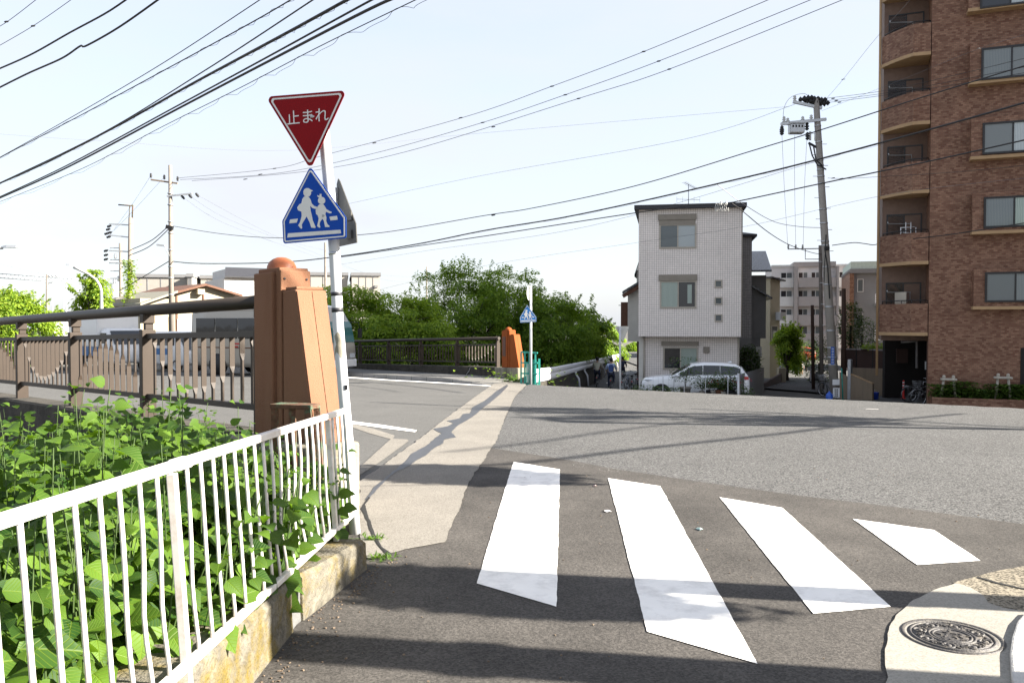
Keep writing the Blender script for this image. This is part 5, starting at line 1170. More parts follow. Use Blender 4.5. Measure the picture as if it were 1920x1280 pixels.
tree_px('sunlit cherry tree between the sign pole and the tallest cherry tree', 760, 548, 735, 42.5, 190, 5, lmat='bright_leaf', sprays=280, per=110, shoots=8, group='cherry trees along the river')
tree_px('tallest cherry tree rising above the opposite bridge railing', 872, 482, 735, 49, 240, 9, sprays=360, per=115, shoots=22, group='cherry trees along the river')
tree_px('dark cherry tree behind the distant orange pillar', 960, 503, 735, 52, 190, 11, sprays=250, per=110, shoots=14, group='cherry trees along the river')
tree_px('cherry tree overhanging the guard rail behind the far crossing sign', 1032, 535, 722, 50, 175, 14, sprays=210, per=105, shoots=10, group='cherry trees along the river')
tree_px('cherry tree leaning over the river path behind the cyclist in the pale shirt', 1083, 558, 712, 62, 130, 17, sprays=170, per=75, shoots=8, leaf=0.25, group='cherry trees along the river')
tree_px('smaller river tree ending the row above the cyclist with a backpack', 1120, 596, 690, 76, 74, 19, sprays=120, per=60, shoots=4, leaf=0.30, lmat='cherry_leaf', group='cherry trees along the river')
tree_px('dark tree far down the river path beside the timber eaves', 1152, 626, 692, 92, 40, 23, sprays=90, per=60, shoots=3, leaf=0.34, group='cherry trees along the river')
tree_px('hazy tree at the very end of the river path', 1186, 640, 690, 118, 40, 29, sprays=70, per=55, shoots=2, leaf=0.4, group='cherry trees along the river')
# ivy-green undergrowth on the river bank beyond the railing
rg = random.Random(44)
def bank(r):
    t = r.uniform(-1, 19); q = 0.5 + abs(r.gauss(0, 1.2)); p = on2(t, q); return Vector((p.x, p.y, -0.9 - 0.028 * t + r.uniform(-0.5, 0.75)))
o = leaf_geo(leaf_cloud(rg, bank, 5200, 0.12), 'river_bank_undergrowth', M('cherry_leaf'), nst=4); tag(o, 'low dark green growth on the river bank behind the opposite railing', kind='stuff')
def bank2(r):
    t = r.random(); p = Vector((0.7, 28.5)).lerp(Vector((9.0, 75)), t); return Vector((p.x - 0.8 - abs(r.gauss(0, .6)), p.y, -0.45 - 1.9 * t + r.uniform(-0.9, 0.45)))
o = leaf_geo(leaf_cloud(rg, bank2, 3600, 0.15), 'river_bank_undergrowth', M('cherry_leaf'), nst=4); tag(o, 'dark growth along the river side of the guard rail', kind='stuff')

# ------------------------------------------------------------------ guard rail on the river path
gd = thing('guard_rail', 'white corrugated guard rail on a low concrete wall along the river path', 'guard rail', (0.9, 28.3, -0.9))
GR = [(1004, 704.5, 27.6), (1040, 698.5, 32.5), (1072, 690.5, 40), (1098, 684, 48), (1122, 678.5, 57), (1145, 672, 69), (1160, 668, 80)]
gp = [P(*g) for g in GR]
def grp(t):
    t = t * (len(gp) - 1); i = min(int(t), len(gp) - 2); return gp[i].lerp(gp[i + 1], t - i)
N_ = 24; rings = []
for i in range(N_ + 1):
    c = grp(i / N_); nrm = Vector((0.985, -0.17, 0)); hh = 0.23
    prof = [(0, hh), (0.035, hh * 0.75), (0.035, hh * 0.35), (0.0, 0.0), (0.035, -hh * 0.35), (0.035, -hh * 0.75), (0, -hh), (-0.02, -hh), (-0.02, hh)]
    rings.append([c + nrm * a + Vector((0, 0, b)) for a, b in prof])
mat('guard_white', (0.66, 0.67, 0.70), 0.5, 0.06, 5); MB().loft(rings, smooth=False).build('beam', 'guard_white', gd, W=True)
for i in range(3, 9):
    c = grp((i + 0.5) / 9.0); mb = MB(); mb.tube([c + Vector((-0.06, 0, 0.22)), c + Vector((-0.06, 0, -0.35)), c + Vector((0.10, 0.0, -0.6)), c + Vector((0.16, 0, -1.2))], 0.055, 8); mb.build('post', 'guard_white', gd, W=True)
gw = thing('river_wall', 'dark low concrete wall beneath the guard rail on the river path', 'wall', (0.9, 28.3, -1.2))
MB().loft([[c + Vector((a, 0, b)) for a, b in ((-0.1, -0.26), (-0.1, -1.8), (-0.42, -1.8), (-0.42, -0.26))] for c in [grp(i / 12.0) for i in range(13)]], smooth=False).build('wall_body', 'parapet', gw, W=True)
# faint road letters of the river path
flat('path_marking', gpoly([(1112, 719), (1118, 718.6), (1119, 719.4), (1113, 719.8)]), M('worn_paint'), 0.03, 'structure', res=0)
flat('path_marking', gpoly([(1136, 718), (1150, 716.8), (1151, 717.8), (1138, 719.6)]), M('worn_paint'), 0.03, 'structure', res=0)
# teal gate cage at the end of the railing
gt = thing('green_gate', 'teal green steel gate cage next to the distant crossing sign', 'gate', P(992, 722, 27.2))
f_ = Face(P(976.5, 690, 27.2).xy, P(1008, 690, 27.0).xy); za, zb = f_.at(990, 723)[1] - 0.1, f_.at(990, 660)[1]
for px in (977, 984, 992.5, 1004): u = f_.at(px, 690)[0]; mb = MB(); mb.bar(f_.w(u, za, 0), f_.w(u, zb if px < 1003 else zb - 0.02, 0), 0.055, 0.055, up=Vector((0, 1, 0))); mb.build('post', 'teal', gt, W=True)
u = f_.at(1007.5, 690)[0]; mb = MB(); mb.bar(f_.w(u, za, -0.2), f_.w(u, zb - 0.22, -0.2), 0.07, 0.05, up=Vector((0, 1, 0))); mb.build('post', 'teal', gt, W=True)
for zz in (zb, zb - 0.35, (za + zb) / 2 - 0.1, za + 0.15): mb = MB(); mb.bar(f_.w(0, zz, 0.0), f_.w(f_.L, zz - (0.02 if zz == zb else 0), -0.0), 0.04, 0.05); mb.build('rail', 'teal', gt, W=True)
mb = MB()
for k in range(16): u = f_.at(993.5 + 0.7 * k, 690)[0]; mb.bar(f_.w(u, za, -0.1), f_.w(u, zb - 0.25, -0.1), 0.012, 0.012, up=Vector((0, 1, 0)))
mb.build('mesh_panel', 'teal', gt, W=True)
mb = MB(); f_.fbox(mb, f_.at(985.5, 690)[0], za + 0.2, f_.at(990.5, 690)[0], f_.at(990, 682)[1], -0.05, -0.07); mb.build('panel', 'galvanised', gt, W=True)
tuftc = G(962, 717); o = leaf_geo(leaf_cloud(rg, lambda r: tuftc + Vector((r.gauss(0, .14), r.gauss(0, .1), 0.05 + abs(r.gauss(0, .1)))), 160, 0.09), 'weed_tuft', M('tuft_leaf'), nst=4); tag(o, 'green tuft against the far parapet end block', 'weed')

# ------------------------------------------------------------------ far sign poles
c = G(995.5, 721); fsp = thing('sign_pole', 'slim pale sign pole at the far corner of the junction beside the teal gate', 'sign pole', c)
MB().tube([c, P(995, 536, c.y)], 0.04, 12).build('pole', 'pole_white', fsp, W=True)
k_ = c.y / SP.y
fcs = thing('crossing_sign', 'small distant blue crosswalk sign on the slim pole beyond the junction', 'road sign', P(990, 586, c.y), group='blue crosswalk signs')
plf = Plate(P(990.5, 590, c.y - 0.07), Vector((0.995, -0.1, 0)))
w_px = 29.5 / F * c.y; sc_ = w_px / 0.487
mat('sign_blue_faded', (0.03, 0.17, 0.45), 0.5, 0.05, 4, spec=0.2); crossing_sign(plf, fcs, sc_, 'sign_blue_faded')
fos = thing('road_sign', 'distant road sign seen almost edge-on at the top of the slim pole', 'road sign', P(993, 550, c.y))
mb = MB(); cc_ = P(992, 549, c.y); ax = Vector((0.93, -0.36, 0)); x_, y_ = Vector((0.36, 0.93, 0)), Vector((0, 0, 1)); rr_ = 0.235
mb.prism([cc_ + x_ * (rr_ * math.cos(a)) + y_ * (rr_ * 1.05 * math.sin(a)) for a in [i * 6.283 / 20 for i in range(20)]], ax * 0.01); mb.build('plate', mat('sign_pale', (0.5, 0.5, 0.46), 0.6), fos, W=True)
c = P(1163, 748, 33.5); c.z = H(c.x, c.y)
mp_ = thing('sign_pole', 'slim white pole standing in front of the river path entrance', 'sign pole', c); MB().tube([c - Vector((0, 0, 0.2)), P(1162.5, 612, 33.5)], 0.042, 12).build('pole', 'pole_white', mp_, W=True)
ms_ = thing('road_sign', 'grey back of an inverted triangle sign on the white pole by the river path', 'road sign', P(1163, 622, 33.5))
plm = Plate(P(1163, 622, 33.58), Vector((1, 0.1, 0))); q = rounded([plm.uv(1153, 611.5), plm.uv(1180, 611.5), plm.uv(1168, 642)], 0.04); mb = MB(); mb.prism([plm.w(p[0], p[1], 0) for p in q], plm.n * -0.01); mb.build('plate', mat('sign_pale', (0.5, 0.5, 0.46), 0.6), ms_, W=True, tri=True)
mb = MB(); mb.box(P(1164, 618, 33.55), (0.3, 0.02, 0.05)); mb.build('channel_bracket', 'galvanised', ms_, W=True)

# ------------------------------------------------------------------ bicycles
mat('rubber', (0.012, 0.012, 0.013), 0.85); mat('chrome', (0.55, 0.56, 0.58), 0.25, 0.03, metal=0.9); mat('frame_black', (0.02, 0.02, 0.022), 0.35, coat=0.4); mat('frame_silver', (0.35, 0.36, 0.37), 0.35, metal=0.5); mat('frame_blue', (0.03, 0.06, 0.22), 0.35, coat=0.4)
def bicycle(label, loc, rz, frame='frame_black', basket=True, group=None, kid=None):
    b = thing('bicycle', label, 'bicycle', loc, rz, group)      # rolls along local +x, centre between the wheels
    def tor(c, r, t, n=28): return [(c[0] + r * math.cos(6.2832 * i / n), c[1], c[2] + r * math.sin(6.2832 * i / n)) for i in range(n + 1)]
    for x, nm in ((-0.54, 'rear'), (0.54, 'front')):
        mb = MB(); mb.tube(tor((x, 0, .33), .315, 0), 0.02, 6, cap=False); wh = mb.build('wheel', 'rubber', b)
        mb = MB(); mb.tube(tor((x, 0, .33), .292, 0), 0.012, 5, cap=False); mb.build('rim', 'chrome', wh)
        mb = MB()
        for k in range(14): a = 6.2832 * k / 14; mb.tube([(x, 0.012 * (-1) ** k, .33), (x + .285 * math.cos(a), 0, .33 + .285 * math.sin(a))], 0.0025, 3, cap=False)
        mb.lathe([(0.02, -.05), (0.02, .05)], (x, 0, .33), 8, axis=(0, 1, 0)); mb.build('spokes', 'chrome', wh)
        mb = MB(); mb.tube([(x + .345 * math.cos(a), 0, .33 + .345 * math.sin(a)) for a in [0.3 + i * 0.26 for i in range(9)]] if x < 0 else [(x + .345 * math.cos(a), 0, .33 + .345 * math.sin(a)) for a in [0.7 + i * 0.22 for i in range(9)]], 0.018, 5); mb.build('mudguard', 'frame_silver', b)
    mb = MB()
    st, bb, hd, hb = (-.22, 0, .76), (-.08, 0, .29), (.36, 0, .80), (.40, 0, .66)
    for p, q, r in ((bb, st, .017), (bb, hb, .02), ((-.15, 0, .55), hd, .017), (bb, (-.54, .05, .33), .011), (bb, (-.54, -.05, .33), .011), ((-.19, 0, .66), (-.54, .05, .33), .009), ((-.19, 0, .66), (-.54, -.05, .33), .009), (hd, hb, .022), (hb, (.54, .055, .33), .013), (hb, (.54, -.055, .33), .013)): mb.tube([p, q], r, 7)
    mb.build('frame', frame, b)
    mb = MB(); mb.tube([hd, (.34, 0, .98)], .013, 7); mb.tube([(.12, .29, 1.02), (.24, .27, 1.03), (.34, .12, .99), (.34, -.12, .99), (.24, -.27, 1.03), (.12, -.29, 1.02)], .012, 7); mb.build('handlebar', 'chrome', b)
    mb = MB(); mb.tube([st, (-.25, 0, .86)], .013, 7); mb.build('seat_post', 'chrome', b)
    MB().loft([[(-.40, .10 * s, .86 + z) for s, z in ((-1, 0), (-.6, .05), (.6, .05), (1, 0), (0, -.04))], [(-.26, .085 * s, .87 + z) for s, z in ((-1, 0), (-.6, .04), (.6, .04), (1, 0), (0, -.04))], [(-.12, .03 * s, .87 + z) for s, z in ((-1, 0), (-.6, .03), (.6, .03), (1, 0), (0, -.03))]]).build('saddle', 'rubber', b)
    mb = MB(); mb.tube([(-.08, -.06, .29), (-.08, .06, .29)], .02, 8); mb.tube([(-.08, .07, .29), (.02, .09, .16)], .01, 6); mb.tube([(-.08, -.07, .29), (-.18, -.09, .42)], .01, 6); mb.box((.03, .14, .155), (.09, .09, .02)); mb.box((-.19, -.14, .425), (.09, .09, .02)); mb.lathe([(.0, -.004), (.095, -.004), (.095, .004), (0, .004)], (-.08, .045, .29), 16, axis=(0, 1, 0)); mb.build('crank', 'frame_silver', b)
    if basket:
        mb = MB()
        for z, s in ((.78, .8), (.86, .88), (.94, .95), (1.02, 1.0)): mb.tube([(.58 + a * s, c_ * s, z) for a, c_ in ((-.12, -.17), (.14, -.17), (.14, .17), (-.12, .17), (-.12, -.17))], .006, 4)
        for a, c_ in [(-.12 + .065 * k, s * .17) for k in range(5) for s in (-1, 1)] + [(s * .13 + .01, -.17 + .068 * k) for k in range(6) for s in (-1, 1)]: mb.tube([(.58 + a * .8, c_ * .8, .78), (.58 + a, c_, 1.02)], .004, 3)
        mb.box((.58, 0, .78), (.2, .27, .01)); mb.build('basket', 'frame_silver', b)
    mb = MB(); mb.tube([(-.30, .07, .70), (-.74, .07, .70), (-.74, -.07, .70), (-.30, -.07, .70)], .008, 5); mb.tube([(-.6, .07, .70), (-.54, .06, .34)], .006, 4); mb.tube([(-.6, -.07, .70), (-.54, -.06, .34)], .006, 4); mb.build('rear_rack', 'chrome', b)
    MB().box((-.77, 0, .62), (.02, .06, .05)).build('reflector', mat('reflector', (.5, .02, .02), .3), b)
    if kid: MB().add([Vector(p) for p in ((-.72, -.15, .74), (-.36, -.15, .74), (-.36, .15, .74), (-.72, .15, .74), (-.80, -.17, 1.15), (-.42, -.17, .98), (-.42, .17, .98), (-.80, .17, 1.15))], [(0, 3, 2, 1), (0, 1, 5, 4), (1, 2, 6, 5), (2, 3, 7, 6), (3, 0, 4, 7)]).build('child_seat', kid, b)
    return b
# ------------------------------------------------------------------ people
mat('skin', (0.40, 0.25, 0.17), 0.6, 0.05); mat('hair', (0.012, 0.010, 0.010), 0.5); mat('cream_shirt', (0.52, 0.50, 0.42), 0.85, 0.08); mat('blue_shirt', (0.36, 0.44, 0.58), 0.85, 0.08); mat('navy', (0.02, 0.025, 0.05), 0.85); mat('white_shirt', (0.72, 0.72, 0.74), 0.85, 0.06); mat('khaki', (0.30, 0.26, 0.19), 0.85); mat('bag', (0.05, 0.09, 0.24), 0.7); mat('shoe', (0.03, 0.03, 0.03), 0.6)
def skin_mesh(name, nodes, edges, m_, parent, sub=2):
    keys = list(nodes); me = bpy.data.meshes.new(name); me.from_pydata([nodes[k][0] for k in keys], [(keys.index(a), keys.index(b)) for a, b in edges], []); me.materials.append(M(m_))
    o = bpy.data.objects.new(name, me); COL.objects.link(o); o.parent = parent
    me.skin_vertices or o.modifiers.new('skin', 'SKIN')
    if not o.modifiers: o.modifiers.new('skin', 'SKIN')
    if not me.skin_vertices:
        bm = bmesh.new(); bm.from_mesh(me); bm.verts.layers.skin.verify(); bm.to_mesh(me); bm.free()
    for i, k in enumerate(keys):
        r = nodes[k][1]; me.skin_vertices[0].data[i].radius = (r, r) if not isinstance(r, tuple) else r
    me.skin_vertices[0].data[0].use_root = True
    s = o.modifiers.new('smooth', 'SUBSURF'); s.levels = sub; s.render_levels = sub
    for p in me.polygons: p.use_smooth = True
    o.modifiers['skin'].use_smooth_shade = True
    return o
def rider(label, loc, rz, shirt, trousers, bag=False, s=1.0, tilt=0.0):
    p = thing('person', label, 'person', loc, rz, None)          # sits facing local +x on a bicycle whose origin is loc
    J = {'pelvis': ((-.27, 0, .96), (.13, .15)), 'waist': ((-.24, 0, 1.12), (.115, .14)), 'chest': ((-.13, 0, 1.36), (.12, .165)), 'neck': ((-.07, 0, 1.50), .055), 'chin': ((-.03, 0, 1.58), .07), 'head': ((-.03, 0, 1.68), (.10, .085)), 'crown': ((-.035, 0, 1.76), .06)}
    E = [('pelvis', 'waist'), ('waist', 'chest'), ('chest', 'neck'), ('neck', 'chin'), ('chin', 'head'), ('head', 'crown')]
    for sd, n in ((1, 'l'), (-1, 'r')):
        kx, kz, ax, az = (.16, .66, .02, .23) if sd > 0 else (.12, .82, -.17, .48)
        J.update({'sh' + n: ((-.10, .18 * sd, 1.44), .06), 'el' + n: ((.03, .26 * sd, 1.22), .045), 'wr' + n: ((.16, .27 * sd, 1.06), .032), 'hd' + n: ((.19, .27 * sd, 1.05), .036),
                  'hp' + n: ((-.24, .09 * sd, .93), .09), 'kn' + n: ((kx, .13 * sd, kz), .062), 'an' + n: ((ax - .03, .13 * sd, az), .042), 'to' + n: ((ax + .11, .14 * sd, az - .03), .035)})
        E += [('chest', 'sh' + n), ('sh' + n, 'el' + n), ('el' + n, 'wr' + n), ('wr' + n, 'hd' + n), ('pelvis', 'hp' + n), ('hp' + n, 'kn' + n), ('kn' + n, 'an' + n), ('an' + n, 'to' + n)]
    skin_mesh('body', J, E, 'skin', p)
    g = lambda k, r: (J[k][0], r)
    sh_ = {'pelvis': g('pelvis', (.145, .17)), 'waist': g('waist', (.14, .165)), 'chest': g('chest', (.145, .19)), 'neck': ((-.085, 0, 1.46), .075)}
    se = [('pelvis', 'waist'), ('waist', 'chest'), ('chest', 'neck')]
    tr = {'pelvis': ((-.27, 0, .94), (.14, .165))}; te = []
    for n in 'lr':
        sd = 1 if n == 'l' else -1; mid = tuple((a + b) / 2 for a, b in zip(J['el' + n][0], J['wr' + n][0]))
        sh_.update({'sh' + n: g('sh' + n, .078), 'el' + n: g('el' + n, .06), 'cf' + n: (mid, .052)}); se += [('chest', 'sh' + n), ('sh' + n, 'el' + n), ('el' + n, 'cf' + n)]
        tr.update({'hp' + n: g('hp' + n, .105), 'kn' + n: g('kn' + n, .076), 'an' + n: g('an' + n, .062)}); te += [('pelvis', 'hp' + n), ('hp' + n, 'kn' + n), ('kn' + n, 'an' + n)]
        a = J['to' + n][0]; MB().loft([[(a[0] - .17 + dx, a[1] + w * sd2, a[2] + z) for sd2, z in ((-1, -.03), (1, -.03), (.8, h), (-.8, h))] for dx, w, h in ((0, .035, .05), (.1, .042, .06), (.2, .042, .03), (.26, .02, .0))]).build('shoe', 'shoe', p)
    skin_mesh('shirt', sh_, se, shirt, p); skin_mesh('trousers', tr, te, trousers, p)
    MB().lathe([(0.07, -.07), (.10, -.02), (.108, .04), (.09, .10), (.05, .13), (0, .14)], (-.045, 0, 1.67), 14).build('hair', 'hair', p)
    if bag: MB().loft([[(-.30 + dx, y, 1.15 + z) for y, z in ((-.13 * k, -.08), (.13 * k, -.08), (.14 * k, .18), (.09 * k, .30), (-.09 * k, .30), (-.14 * k, .18))] for dx, k in ((.06, 1.0), (-.02, 1.0), (-.11, .85))], smooth=False).build('backpack', 'bag', p, bevel=.02)
    return p
heading = math.atan2(0.985, 0.17)
for px, pyf, D, shirt, tro, bag, lbp, lbb in ((1120, 727, 50, 'cream_shirt', 'navy', False, 'cyclist in a loose cream shirt riding away along the river path', 'bicycle ridden away by the person in the cream shirt'),
                                          (1146, 734, 45, 'blue_shirt', 'navy', True, 'cyclist in a light blue shirt with a blue backpack riding away', 'bicycle ridden by the person with the backpack'),
                                          (1167, 712, 58, 'navy', 'navy', False, 'dark clothed cyclist partly hidden behind the slim white pole', 'bicycle of the dark clothed rider behind the slim white pole')):
    c = P(px, pyf, D); c.z = H(c.x, c.y) + 0.012
    rider(lbp, c, heading, shirt, tro, bag); bicycle(lbb, c, heading, 'frame_black', True, group='ridden bicycles')
# parked bicycles beside the house
for px, D, rz, fr, lb in ((1172, 42.5, 1.2, 'frame_silver', 'silver bicycle parked at the house corner nearest the slim pole'), (1184, 43.5, 1.45, 'frame_black', 'black bicycle parked second in the row beside the house'), (1176, 46, 1.3, 'frame_blue', 'blue bicycle parked behind the silver one beside the house'), (1190, 47, 1.6, 'frame_silver', 'silver bicycle parked furthest in, under the timber eaves')):
    c = P(px, 720, D); c.z = H(c.x, c.y) + 0.012; bicycle(lb, c, rz, fr, True, group='bicycles parked beside the house')
for x, y, rz, fr, kid, lb in ((17.15, 33.7, -0.08, 'frame_black', 'navy', 'black bicycle with child seat whose rear wheel shows at the tower corner'), (17.5, 35.2, 2.95, 'frame_silver', None, 'silver bicycle with front basket parked behind the child seat bicycle'), (14.9, 38.6, 1.9, 'frame_black', None, 'black bicycle leaning by the low tan wall')):
    bicycle(lb, (x, y, H(x, y) + 0.012), math.pi + rz if x > 16 else rz, fr, True, 'bicycles at the tower entrance', kid)

# ------------------------------------------------------------------ parked white SUV
cdir = Vector((-0.985, 0.172)).normalized(); cang = math.atan2(cdir.y, cdir.x)
cc = P(1301, 740, 36.6); cc.z = H(cc.x, cc.y) + 0.012
mat('car_white', (0.80, 0.81, 0.82), 0.3, 0.02, 2, coat=0.7); glass_mat('car_glass', (0.010, 0.013, 0.016), 0.04, 0.7); mat('plastic_black', (0.015, 0.015, 0.016), 0.6); mat('lamp_red', (0.45, 0.01, 0.01), 0.25); glass_mat('lamp_clear', (0.45, 0.47, 0.5), 0.1); mat('alloy', (0.40, 0.41, 0.43), 0.3, 0.03, metal=0.7)
def car(label, loc, rz, body='car_white', L_=4.65, W_=1.80, Hh=1.68, cat='car', group=None):
    v = thing('parked_car', label, cat, loc, rz, group)         # faces local +x
    # stations: x, half width, sill z, shoulder z (top of lower body)
    S = [(2.32, .55, .42, .62), (2.26, .72, .30, .86), (2.10, .82, .26, .96), (1.70, .88, .24, 1.03), (1.20, .90, .24, 1.08), (0.9, .90, .24, 1.10), (0.3, .90, .24, 1.11), (-.5, .90, .24, 1.13), (-1.3, .90, .24, 1.17), (-1.9, .88, .26, 1.20), (-2.2, .82, .32, 1.18), (-2.31, .70, .42, 1.05)]
    k = L_ / 4.65; rings = []
    for x, w, z0, z1 in S:
        w *= W_ / 1.8; zs = z1 * Hh / 1.68
        half = [(w * .92, z0), (w * .985, z0 + .10), (w, (z0 + zs) / 2), (w * .985, zs - .12), (w * .93, zs - .02), (w * .5, zs + .015)]
        rings.append([(x * k, y, z) for y, z in half] + [(x * k, -y, z) for y, z in half[::-1]])
    MB().loft(rings).build('body', body, v)
    # cabin
    Cb = [(0.98, .78, 1.09, 1.10), (0.60, .76, 1.10, 1.34), (0.12, .72, 1.10, 1.62), (-.4, .70, 1.11, 1.675), (-1.2, .69, 1.13, 1.665), (-1.75, .67, 1.15, 1.60), (-2.02, .66, 1.16, 1.47), (-2.24, .66, 1.14, 1.16)]
    rings = []
    for x, w, z0, z1 in Cb:
        w *= W_ / 1.8; wb_ = w + .10; z0 = z0 * Hh / 1.68 - .03; z1 = z1 * Hh / 1.68
        half = [(wb_, z0), (wb_ - (wb_ - w) * .5, (z0 + z1) / 2), (w, z1 - .05 if z1 - z0 > .12 else z1 - .01), (w * .8, z1)]
        rings.append([(x * k, y, z) for y, z in half] + [(x * k, -y, z) for y, z in half[::-1]])
    MB().loft(rings).build('cabin', body, v)
    def ptc(x, t, s, off=0.012):   # point on the cabin side: t from belt (0) to roof edge (1)
        for a, b in zip(Cb, Cb[1:]):
            if b[0] * k <= x <= a[0] * k + 1e-6:
                q = (a[0] * k - x) / ((a[0] - b[0]) * k); w = (a[1] + (b[1] - a[1]) * q) * W_ / 1.8; z0 = (a[2] + (b[2] - a[2]) * q) * Hh / 1.68 - .03; z1 = (a[3] + (b[3] - a[3]) * q) * Hh / 1.68 - .05
                return Vector((x, s * (w + .10 * (1 - t) + off), z0 + (z1 - z0) * t))
    for s in (1, -1):
        for xs in ([0.68, .45, .25, .05, -.33], [-.36, -.7, -1.06], [-1.08, -1.4, -1.70, -1.93]):
            xs = [x * k for x in xs]; lo = [ptc(x, .16, s) for x in xs]; hi = [ptc(x, .90, s) for x in xs]
            MB().add(lo + hi, [(i, i + 1, len(xs) + i + 1, len(xs) + i) for i in range(len(xs) - 1)], True).build('side_window', 'car_glass', v)
        MB().add([Vector((x, s * (.905 * W_ / 1.8), z)) for x, z in ((2.2 * k, .3), (-2.2 * k, .32), (-2.2 * k, .42), (2.2 * k, .40))], [(0, 1, 2, 3)]).build('sill_trim', 'plastic_black', v)
        for x in (.42, -.78): MB().bar((x * k - .2, s * .925 * W_ / 1.8, .98), (x * k, s * .925 * W_ / 1.8, .98), .03, .035).build('door_handle', body, v)
        for x in (.90, -.34, -1.32): MB().bar((x * k, s * .904 * W_ / 1.8, .40), (x * k - .02, s * .90 * W_ / 1.8, 1.04), .012, .012, up=Vector((0, 1, 0))).build('door_seam', 'plastic_black', v)
        MB().loft([[(0.70 * k + dx, s * (.95 + dy), 1.13 + z) for dx, z in ((-.05 * q, -.07 * q), (.06 * q, -.07 * q), (.05 * q, .07 * q), (-.05 * q, .08 * q))] for dy, q in ((-.05, .6), (.03, 1), (.13, 1), (.18, .6))], smooth=True).build('mirror', body, v)
        MB().add([Vector(p) for p in ((2.24 * k, s * .62, .80), (2.02 * k, s * .845, .86), (1.78 * k, s * .885, .93), (2.10 * k, s * .82, .94), (2.255 * k, s * .62, .87))], [(0, 1, 2, 3, 4)]).build('headlight', 'lamp_clear', v, solid=.01)
        MB().add([Vector(p) for p in ((-2.02 * k, s * .885, .98), (-2.27 * k, s * .80, .98), (-2.26 * k, s * .78, 1.10), (-2.0 * k, s * .885, 1.12))], [(0, 1, 2, 3)]).build('tail_light', 'lamp_red', v)
        for x in (1.42 * k, -1.28 * k):
            mb = MB(); mb.lathe([(.405, 0), (.405, .012), (0, .012)], (x, s * .898 * W_ / 1.8, .36), 26, axis=(0, s, 0)); mb.build('wheel_arch', 'plastic_black', v)
            w = MB().lathe([(.34, -.02), (.345, .02), (.33, .045), (.25, .05)], (x, s * .88 * W_ / 1.8, .345), 26, axis=(0, s, 0)).build('wheel', 'rubber', v)
            mb = MB(); mb.lathe([(.25, 0.04), (.235, .05), (.22, .03), (0, .028)], (x, s * .88 * W_ / 1.8, .345), 26, axis=(0, s, 0))
            for j in range(10): a = 6.283 * j / 10; mb.bar((x + .05 * math.cos(a), s * (.88 * W_ / 1.8 + .05), .345 + .05 * math.sin(a)), (x + .225 * math.cos(a), s * (.88 * W_ / 1.8 + .045), .345 + .225 * math.sin(a)), .03, .02, up=Vector((0, 1, 0)))
            mb.build('rim', 'alloy', w)
    ws = [[Vector((x * k, y * W_ / 1.8, z * Hh / 1.68 + .012)) for y in (-w, -w * .5, 0, w * .5, w)] for x, w, z in ((.95, .74, 1.115), (.60, .70, 1.345), (.18, .66, 1.60))]
    MB().loft(ws, closed=False).build('windscreen', 'car_glass', v)
    rw_ = [[Vector((x * k, y * W_ / 1.8, z * Hh / 1.68)) for y in (-w, 0, w)] for x, w, z in ((-2.03, .60, 1.50), (-2.26, .60, 1.18))]; MB().loft(rw_, closed=False).build('rear_window', 'car_glass', v)
    MB().loft([[(x, y * .5, z + 0) for y, z in ((-.08, 1.66 * Hh / 1.68), (.08, 1.66 * Hh / 1.68), (0, zt * Hh / 1.68))] for x, zt in ((-1.45 * k, 1.68), (-1.58 * k, 1.74), (-1.66 * k, 1.67))]).build('aerial_fin', body, v)
    mb = MB(); mb.box((2.30 * k, 0, .72), (.05, 1.0, .10)); mb.box((2.30 * k, 0, .48), (.05, 1.1, .16)); mb.build('grille', 'plastic_black', v)
    MB().box((2.345 * k, 0, .60), (.012, .33, .165)).build('number_plate', 'sign_white', v)
    return v
suv = car('white SUV parked sideways in front of the white tiled house', cc, cang)
# ------------------------------------------------------------------ potted plants, mesh fence, blocks in front of the car
mat('terracotta_pot', (0.20, 0.09, 0.05), .8, .15); mat('grey_pot', (0.20, 0.19, 0.17), .8, .15); mat('pale_pot', (0.48, 0.45, 0.41), .7, .1); mat('dark_pot', (.03, .03, .035), .6)
leaf_mat('red_flower', (.45, .02, .04), (.6, .04, .10), trans=(.5, .02, .05), tw=.2); leaf_mat('purple_flower', (.18, .05, .40), (.30, .10, .55), trans=(.3, .1, .5), tw=.2)
pots = [(1285, 744, 34.3, 'grey_pot', .24, .40, 1.0, 260, 'tall thin potted tree in a grey pot before the car door', None), (1316, 747, 34.6, 'pale_pot', .12, .20, .45, 150, 'bushy potted plant in a pale pot right of the thin potted tree', None), (1330, 746, 34.4, 'dark_pot', .17, .26, .6, 220, 'dark potted bush in the middle of the pot row', None), (1338, 748, 34.2, 'pale_pot', .13, .26, .42, 160, 'potted plant with one red bloom in a pale pot', 'red_flower'),
        (1349, 748, 34.1, 'terracotta_pot', .18, .28, .5, 200, 'plant in a brown clay pot', None), (1358, 749, 33.9, 'pale_pot', .14, .24, .45, 180, 'plant in a small pale pot beside the brown clay pot', None), (1368, 750, 33.8, 'dark_pot', .2, .3, .78, 300, 'largest potted bush with purple flowers by the grey panel fence', 'purple_flower'), (1376, 750, 33.6, 'dark_pot', .16, .24, .5, 170, 'low potted bush at the end of the row by the grey panel fence', 'red_flower')]
rg = random.Random(77)
